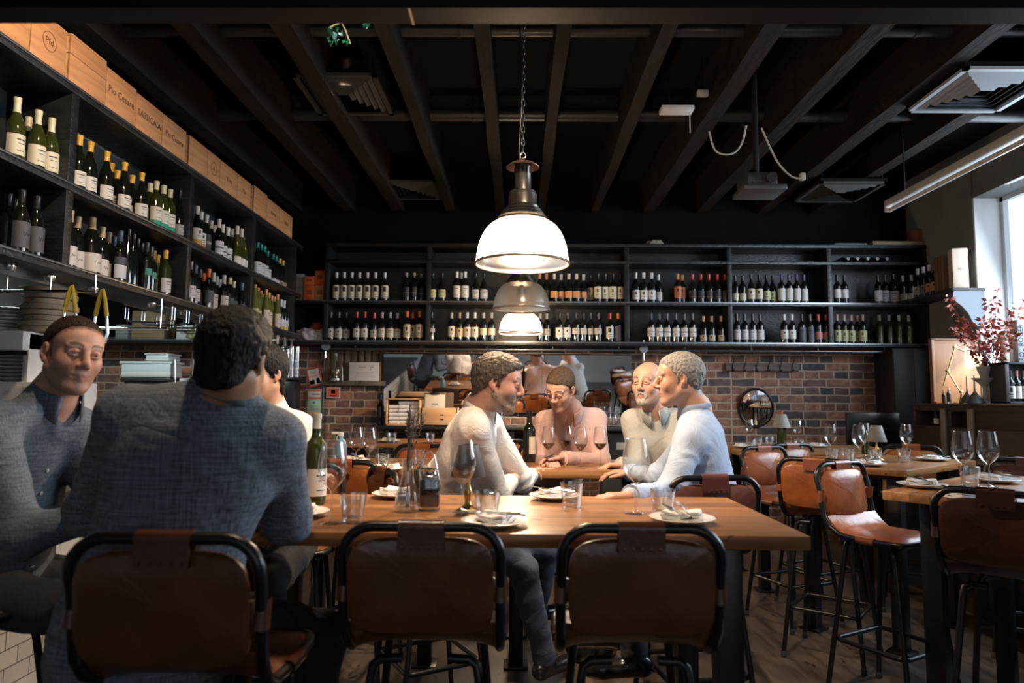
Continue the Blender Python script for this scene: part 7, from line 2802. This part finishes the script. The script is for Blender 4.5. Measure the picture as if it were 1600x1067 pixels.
    # ---- shirt or jacket
    if shirt:
        h_ = .0085
        t = .016 if not jacket else .026
        P2 = [chest, pelvis, neck] + sh + el + wr
        lo = [min(p[i] for p in P2) - .24 for i in range(3)]; hi = [max(p[i] for p in P2) + .24 for i in range(3)]
        c = Field(*[axis(lo[i], hi[i], h_) for i in range(3)])
        kk = .05
        c.ell(chest, (.168 * width + t * .6, .112 + t * .6, .19), Mt, kk)
        c.ell(chest.lerp(pelvis, .55), (.150 * width + t * .7, .115 * belly + t * .7, .19), Mt, .07)
        c.ell(pelvis + upT * .02, (.160 * width + t * .7, .120 * belly + t * .7, .13), Mt, .07)
        c.ell(chest.lerp(neck, .45) - fT * .0, (.155 * width, .088 + t * .5, .11), Mt, .05)
        for a in (0, 1):
            s1 = sh[a]
            c.cap(neck.lerp(s1, .25) - upT * .022, s1, .050 + t * .4, .056 + t * .5, .05)
            c.cap(s1, el[a], .056 + t * .55, .047 + t * .5, .04)
            end = el[a].lerp(wr[a], .93 if not sleeves else sleeves[a])
            c.cap(el[a], end, .047 + t * .5, .033 + t * .45, .03)
        wide = jacket or open_neck
        c.cap(neck + upT * (.01 if wide else 0), neck.lerp(chest, .28), .066 if wide else .056, .072, .05 if wide else .04)
        if not jacket and not open_neck:
            for k in range(3):
                q = neck + fT * (.070 + k * .008) + upT * (.012 - k * .020)
                c.cap(q, q + fT * .05, .022 - k * .005, .026 - k * .005, .006, 'sub')
        # neck opening
        ax_ = (head - neck).normalized()
        ax_ = (upT * .72 + ax_ * .28).normalized()
        c.cap(neck + ax_ * .112, neck + ax_ * .22, .086, .12, .012, 'sub')
        if open_neck:
            for k in range(7):
                q = neck + fT * (.066 + k * .012) - upT * (.005 + k * .022)
                c.cap(q, q + fT * .05, .030 - k * .0038, .034 - k * .0038, .006, 'sub')
        if not jacket:
            c.half(pelvis - upT * .05, -upT, .01)
        else:
            c.ell(pelvis - upT * .10, (.215, .165, .22), Mt, .06)
            c.half(pelvis - Z_ * .26, -Z_, .01)
        v2, f2 = c.net()
        vn = normals(v2, f2)
        # folds: pulled creases across the elbows, armpits and waist
        fo = V((fold_seed * 3.7, fold_seed * 1.9, fold_seed))
        ctrs = [(el[0], .10, .9), (el[1], .10, .9), (sh[0].lerp(chest, .35), .10, .8), (sh[1].lerp(chest, .35), .10, .8), (chest.lerp(pelvis, .75), .17, .9), (sh[0].lerp(el[0], .5), .1, .5), (sh[1].lerp(el[1], .5), .1, .5)]
        wgt = np.full(len(v2), .3)
        for cc, rr, ww in ctrs:
            wgt = np.maximum(wgt, ww * np.exp(-np.sum((v2 - np.array(cc)) ** 2, 1) / rr ** 2))
        dsp = np.empty(len(v2))
        axv = upT
        for i, p in enumerate(v2):
            q = V(p)
            wv = noise.noise(q * 5 + fo) * .09
            s1 = q.dot(axv) * 17 + q.dot(lat) * 5 + wv * 60
            nn_ = noise.noise(V((s1 * .55, q.dot(lat) * 3.5, q.dot(fT) * 3)) + fo)
            rdg = 1 - abs(nn_) * 2.4
            dsp[i] = max(rdg, -.4) * .012 + noise.noise(q * 14 + fo) * .004
        v2 = v2 + vn * (dsp * wgt * foldamp)[:, None]
        smat, cm = shirt
        so = mesh_from(v2, f2, 'jacket' if jacket else 'shirt', smat, origin, parent=body, smooth_it=1)
        # collar band folded round the neck
        cb = MB()
        n = 30
        up_n = (ax_ * .85 + upT * .15).normalized()
        fr = fT - up_n * fT.dot(up_n); fr.normalize()
        rt = up_n.cross(fr)
        gap = .5 if open_neck else (.30 if not jacket else .16)
        rows = []
        base = neck + ax_ * .012 + fr * (.010 if not jacket else 0)
        for k in range(n + 1):
            a = pi / 2 + gap + (2 * pi - 2 * gap) * k / n
            dirv = rt * cos(a) + fr * sin(a)
            e_ = abs(k / n - .5) * 2      # 1 at the front
            up_h = (.036 if not jacket else .028) * (1 - .30 * e_)
            fall = .040 + .034 * max(0, (e_ - .72) / .28) * (1 if not jacket else .5)
            rr0 = .064 if not jacket else .070
            p0 = base + dirv * rr0 - up_n * .02 + fr * .004
            p1 = base + dirv * (rr0 - .001) + up_n * up_h
            p2 = base + dirv * (rr0 + .006) + up_n * (up_h + .001)
            p3 = base + dirv * (rr0 + .019 + .006 * e_) + up_n * (up_h - fall) - up_n * .012 * e_
            rows.append((p0, p1, p2, p3))
        vs_ = [tuple(p - origin) for r_ in rows for p in r_]
        fs_ = [(k * 4 + j, k * 4 + j + 1, (k + 1) * 4 + j + 1, (k + 1) * 4 + j) for k in range(n) for j in range(3)]
        cb.add(vs_, fs_)
        co = cb.obj('collar', cm, parent=so, angle=80)
        md = co.modifiers.new('s', 'SOLIDIFY'); md.thickness = .0035; md.offset = 0
        # buttons and placket
        if not jacket:
            pb = MB()
            for k in range(2, 7):
                dq = neck.lerp(pelvis, .10 + k * .12)
                hit = None
                dv = (v2 - np.array(dq))
                along = dv @ np.array(fT); side_ = np.abs(dv @ np.array(lat)); upd = np.abs(dv @ np.array(upT))
                mk = (side_ < .02) & (upd < .02) & (along > 0)
                if mk.any():
                    al = along[mk].max()
                    pb.lathe([(0, .003), (.005, .0028), (.006, 0)], 10, c=dq + fT * (al + .001) - origin, axis=fT)
            if pb.v:
                pb.obj('button', mat('shirt_button', (.55, .52, .48), .3), parent=so)
        # cuffs
        for a in (0, 1):
            if sleeves and sleeves[a] < .8:
                continue
            d_ = (wr[a] - el[a]).normalized()
            e0 = el[a].lerp(wr[a], .90)
            MB().tube([e0 - d_ * .022 - origin, e0 - origin, e0 + d_ * .018 - origin, e0 + d_ * .030 - origin], [.0415 + t * .3, .0425 + t * .3, .042 + t * .3, .040 + t * .3], 18).obj('cuff', cuffcol or cm, parent=so)
    # ---- trousers and shoes
    if legs:
        tm = cloth_material('trouser_%02d_%02d_%02d' % tuple(int(q * 100) for q in trousers), trousers, .15)
        P3 = [pelvis] + [V(q) for lg in legs for q in lg]
        lo = [min(p[i] for p in P3) - .2 for i in range(3)]; hi = [max(p[i] for p in P3) + .2 for i in range(3)]
        tf = Field(*[axis(lo[i], hi[i], .011) for i in range(3)])
        tf.ell(pelvis - upT * .02, (.168 * width, .128 * belly, .12), Mt, .05)
        for hip, knee, ank in legs:
            hip, knee, ank = V(hip), V(knee), V(ank)
            tf.cap(hip, knee, .090, .068, .05); tf.cap(knee, knee.lerp(ank, .96), .067, .054, .03)
        v2, f2 = tf.net()
        vn = normals(v2, f2)
        dsp = np.array([(1 - 2.2 * abs(noise.noise(V((p[0] * 6, p[1] * 6, p[2] * 11)) + V((fold_seed, 0, 0))))) * .008 for p in v2])
        v2 = v2 + vn * dsp[:, None]
        mesh_from(v2, f2, 'trousers', tm, origin, parent=body)
        for hip, knee, ank in legs:
            hip, knee, ank = V(hip), V(knee), V(ank)
            sd = (knee - hip); sd.z = 0
            sd = sd.normalized() if sd.length > .02 else fT
            zs = ank.z - .085
            ff = Field(*[axis(ank[i] - .34, ank[i] + .34, .008) for i in range(3)])
            hl = V((ank.x, ank.y, zs)) - sd * .04
            ff.cap(hl + V((0, 0, .045)), V((ank.x, ank.y, ank.z - .01)), .040, .044, .03)
            ff.cap(hl + V((0, 0, .038)) + sd * .02, hl + sd * .19 + V((0, 0, .034)), .038, .042, .03)
            ff.cap(hl + sd * .19 + V((0, 0, .034)), hl + sd * .235 + V((0, 0, .028)), .040, .028, .02)
            ff.half(hl, (0, 0, -1), .004)
            v2, f2 = ff.net()
            if len(v2):
                mesh_from(v2, f2, 'shoe', SHOE, origin, parent=body)
    return body

CHAM = cloth_material('blue_chambray', (.095, .115, .150), .5, cross=True)
JACK = cloth_material('slate_blue_jacket', (.118, .136, .170), .6, cross=True, sc=.8)
WSH = cloth_material('white_shirt_cotton', (.70, .66, .62), .05)
WSH2 = cloth_material('white_shirt_linen', (.66, .62, .60), .05)
PSH = cloth_material('pink_shirt_cotton', (.52, .34, .305), .08)
GSH = cloth_material('pale_grey_shirt_cotton', (.39, .40, .38), .10)
BSH = cloth_material('light_blue_shirt_cotton', (.36, .45, .60), .08)
Z_ = V((0, 0, 1))

# man in chambray at the table end
hd = P(113, 556, 2.13)
nk = P(82, 622, 2.16)
person('man with short brown hair and open blue chambray shirt at the table end',
       hd, (.80, -.58, -.10), (.16, .02, 1), nk, P(15, 745, 2.22), V((-1.72, 2.28, .82)),
       [P(-18, 668, 1.99), P(120, 672, 2.30)], [P(32, 838, 1.93), P(150, 790, 2.34)], [P(150, 806, 1.99), P(215, 800, 2.28)],
       [(P(150, 806, 1.99), (1, .15, .0), (0, .2, -1), 1, .35), (P(215, 800, 2.28), (1, -.2, .0), (0, 0, -1), -1, .4)],
       skin=(.50, .27, .195), hair=((.030, .018, .012), 'short', .0012, 160), shirt=(CHAM, CHAM), open_neck=True,
       legs=[(V((-1.70, 2.18, .80)), V((-1.26, 2.10, .78)), V((-1.28, 2.05, .38))), (V((-1.68, 2.36, .80)), V((-1.24, 2.36, .78)), V((-1.26, 2.40, .38)))],
       trousers=(.02, .022, .028), beard=((.23, .13, .09), .45, False), width=1.08, belly=1.1, fold_seed=1, eyedir=(.35, 1, -.05), smile=.5)

# man in the jacket, back to us
hd = P(362, 563, 1.68)
person('man with black hair in a slate blue jacket, seen from behind',
       hd, (-.02, .96, -.24), (.08, -.02, 1), P(350, 613, 1.71), P(296, 740, 1.72), P(240, 950, 1.74),
       [P(428, 688, 1.76), P(200, 650, 1.73)], [P(450, 812, 1.93), P(140, 800, 1.92)], [P(395, 790, 2.05), P(235, 790, 2.08)],
       [(P(395, 790, 2.05), (-.8, .5, .05), (0, 0, -1), 1, .5), (P(235, 790, 2.08), (.8, .5, .05), (0, 0, -1), -1, .5)],
       skin=(.42, .22, .13), hair=((.006, .0055, .006), 'full', .004, 60), shirt=(JACK, JACK), jacket=True,
       legs=[(P(275, 965, 1.76), V((-.58, 2.10, .72)), V((-.60, 1.98, .30))), (P(205, 965, 1.76), V((-.90, 2.10, .72)), V((-.88, 1.98, .30)))],
       trousers=(.008, .009, .012), width=1.12, belly=1.15, fold_seed=2, hs=.98, foldamp=.9)

# young man behind him
hd = P(410, 586, 2.70)
person('smiling young man with black hair and white shirt behind the man in jacket',
       hd, (-.45, -.88, -.05), (-.02, 0, 1), P(418, 640, 2.76), P(428, 720, 2.85), V((-1.03, 2.98, .82)),
       [P(358, 668, 2.82), P(466, 672, 2.82)], [P(340, 780, 2.70), P(472, 775, 2.74)], [P(372, 778, 2.52), P(425, 776, 2.52)],
       [(P(372, 778, 2.52), (.9, -.3, 0), (0, 0, -1), -1, .4), (P(425, 776, 2.52), (-.9, -.3, 0), (0, 0, -1), 1, .4)],
       skin=(.52, .30, .20), hair=((.006, .006, .007), 'full', .002, 90), shirt=(WSH2, WSH2), hs=.96,
       legs=[(V((-1.12, 2.92, .80)), V((-1.14, 2.52, .74)), V((-1.14, 2.60, .34))), (V((-.94, 2.92, .80)), V((-.92, 2.52, .74)), V((-.86, 2.62, .34)))],
       trousers=(.012, .013, .018), width=.92, fold_seed=3, eyedir=(-.3, 1, 0), smile=1.0)

# bearded man in white
hd = P(777, 600, 3.05)
person('bearded man with curly greying hair in a white shirt leaning over the wine',
       hd, (1, -.12, -.20), (.16, .0, 1), P(747, 638, 3.11), P(728, 712, 3.16), V((-.33, 3.25, .84)),
       [P(738, 672, 2.95), P(762, 664, 3.38)], [P(778, 772, 3.10), P(815, 750, 3.55)], [P(812, 738, 3.62), P(842, 736, 3.78)],
       [(P(812, 738, 3.62), (.75, .65, .02), (0, 0, -1), 1, (.3, .35, .4, .5)), (P(842, 736, 3.78), (.9, .2, .02), (0, 0, -1), -1, (.3, .4, .5, .6))],
       skin=(.56, .31, .235), hair=((.095, .078, .065), 'curly', .0045, 75), shirt=(WSH, WSH), sleeves=(.5, .5),
       legs=[(V((-.20, 3.17, .80)), V((.02, 3.42, .60)), V((.135, 3.56, .12))), (V((-.24, 3.34, .80)), V((.14, 3.62, .66)), V((.10, 3.76, .33)))],
       trousers=(.045, .060, .095), beard=((.26, .20, .165), .85, False), width=1.26, belly=1.5, fold_seed=4, hs=1.04, eyedir=(.1, 1, -.05), brow=(.12, .08, .06))

# man in pink
hd = P(876, 608, 4.02)
person('man with glasses and short brown hair in a pink shirt looking down at the table',
       hd, (-.45, -.74, -.52), (-.12, -.45, .88), P(890, 640, 4.22), P(893, 700, 4.38), V((.20, 4.72, .82)),
       [P(853, 659, 4.36), P(930, 656, 4.34)], [P(842, 726, 4.30), P(938, 722, 4.22)], [P(858, 722, 4.02), P(880, 716, 4.02)],
       [(P(858, 722, 4.02), (.2, -.9, -.05), (0, .1, -1), -1, .4), (P(880, 716, 4.02), (-.95, -.25, .05), (0, -.3, -1), 1, (.4, .5, .6, .7))],
       skin=(.52, .30, .23), hair=((.055, .035, .022), 'fade', .0015, 150), shirt=(PSH, PSH), glasses=True, width=1.05,
       legs=[(V((.12, 4.66, .80)), V((.12, 4.26, .74)), V((.06, 4.15, .36))), (V((.30, 4.66, .80)), V((.34, 4.26, .74)), V((.30, 4.34, .36)))],
       trousers=(.03, .032, .045), beard=((.30, .19, .14), .3, False), fold_seed=5, hs=1.0, eyedir=(0, 1, -.5))

# bald man
hd = P(1012, 600, 3.92)
person('bald man with white goatee and pale grey shirt, beside the man in light blue',
       hd, (-.55, -.82, -.05), (.03, 0, 1), P(1022, 645, 3.98), P(1024, 706, 4.08), V((.92, 4.20, .82)),
       [P(990, 658, 4.02), P(1056, 657, 4.00)], [P(998, 728, 3.94), P(1062, 740, 3.85)], [P(972, 727, 3.82), P(1030, 742, 3.70)],
       [(P(972, 727, 3.82), (-.92, -.1, .0), (0, -.2, -1), -1, (.5, .6, .7, .8)), (P(1030, 742, 3.70), (-.9, -.2, 0), (0, 0, -1), 1, .4)],
       skin=(.55, .31, .225), hair=None, shirt=(GSH, GSH), width=1.05, fold_seed=6, hs=1.03,
       legs=[(V((.84, 4.14, .80)), V((.72, 3.80, .74)), V((.74, 3.88, .36))), (V((1.0, 4.14, .80)), V((1.02, 3.80, .74)), V((1.0, 3.9, .36)))],
       trousers=(.03, .03, .035), beard=((.38, .35, .32), .85, True), brow=(.25, .18, .13), eyedir=(-.3, 1, 0))

# man in light blue
hd = P(1062, 594, 3.22)
person('grey haired man in a light blue shirt seen from the side',
       hd, (-1, .10, -.06), (-.03, 0, 1), P(1088, 640, 3.24), P(1095, 712, 3.24), V((.86, 3.22, .82)),
       [P(1085, 680, 3.42), P(1078, 690, 3.06)], [P(1030, 745, 3.50), P(1046, 772, 2.92)], [P(985, 738, 3.66), P(985, 775, 2.70)],
       [(P(985, 738, 3.66), (-.9, .1, .0), (0, 0, -1), 1, .4), (P(985, 775, 2.70), (-.95, -.15, .0), (0, 0, -1), -1, .25)],
       skin=(.50, .27, .19), hair=((.24, .23, .22), 'crop', .0035, 85), shirt=(BSH, BSH), width=1.22, belly=1.3, fold_seed=7, hs=1.03,
       legs=[(V((.85, 3.32, .80)), V((.45, 3.40, .74)), V((.44, 3.34, .34))), (V((.86, 3.12, .80)), V((.46, 3.08, .74)), V((.50, 3.02, .34)))],
       trousers=(.015, .017, .024), beard=((.40, .30, .25), .25, False), brow=(.3, .25, .2), eyedir=(0, 1, 0))


# ------------------------------------------------------------------ repeated small pieces become parts of their own
SPLIT = {'hanger', 'puck_light', 'sideburn', 'long_side', 'end_panel', 'ceiling_rod', 'rail_hanger', 'support', 'door', 'cross_bar', 'end_socket',
         'brew_head', 'dial', 'upturned_glass', 'slat_groove', 'bracket', 'printed_mark', 'steel_arm', 'grip'}


def split_islands(o):
    me = o.data
    par = list(range(len(me.vertices)))

    def find(a):
        while par[a] != a:
            par[a] = par[par[a]]
            a = par[a]
        return a
    for e in me.edges:
        a, b = find(e.vertices[0]), find(e.vertices[1])
        par[a] = b
    groups = {}
    for p in me.polygons:
        groups.setdefault(find(p.vertices[0]), []).append(p)
    if len(groups) < 2:
        return
    for k, ps in enumerate(groups.values()):
        ids = sorted({v for p in ps for v in p.vertices})
        mp = {v: i for i, v in enumerate(ids)}
        nm = bpy.data.meshes.new(o.name.split('.')[0])
        nm.from_pydata([me.vertices[v].co[:] for v in ids], [], [[mp[v] for v in p.vertices] for p in ps])
        for m in me.materials:
            nm.materials.append(m)
        nm.polygons.foreach_set('use_smooth', [True] * len(nm.polygons))
        nm.set_sharp_from_angle(angle=R(40))
        c = o.copy()
        c.data = nm
        COL.objects.link(c)
    bpy.data.objects.remove(o)


for o in [q for q in bpy.data.objects if q.type == 'MESH' and q.parent and q.name.split('.')[0] in SPLIT]:
    split_islands(o)
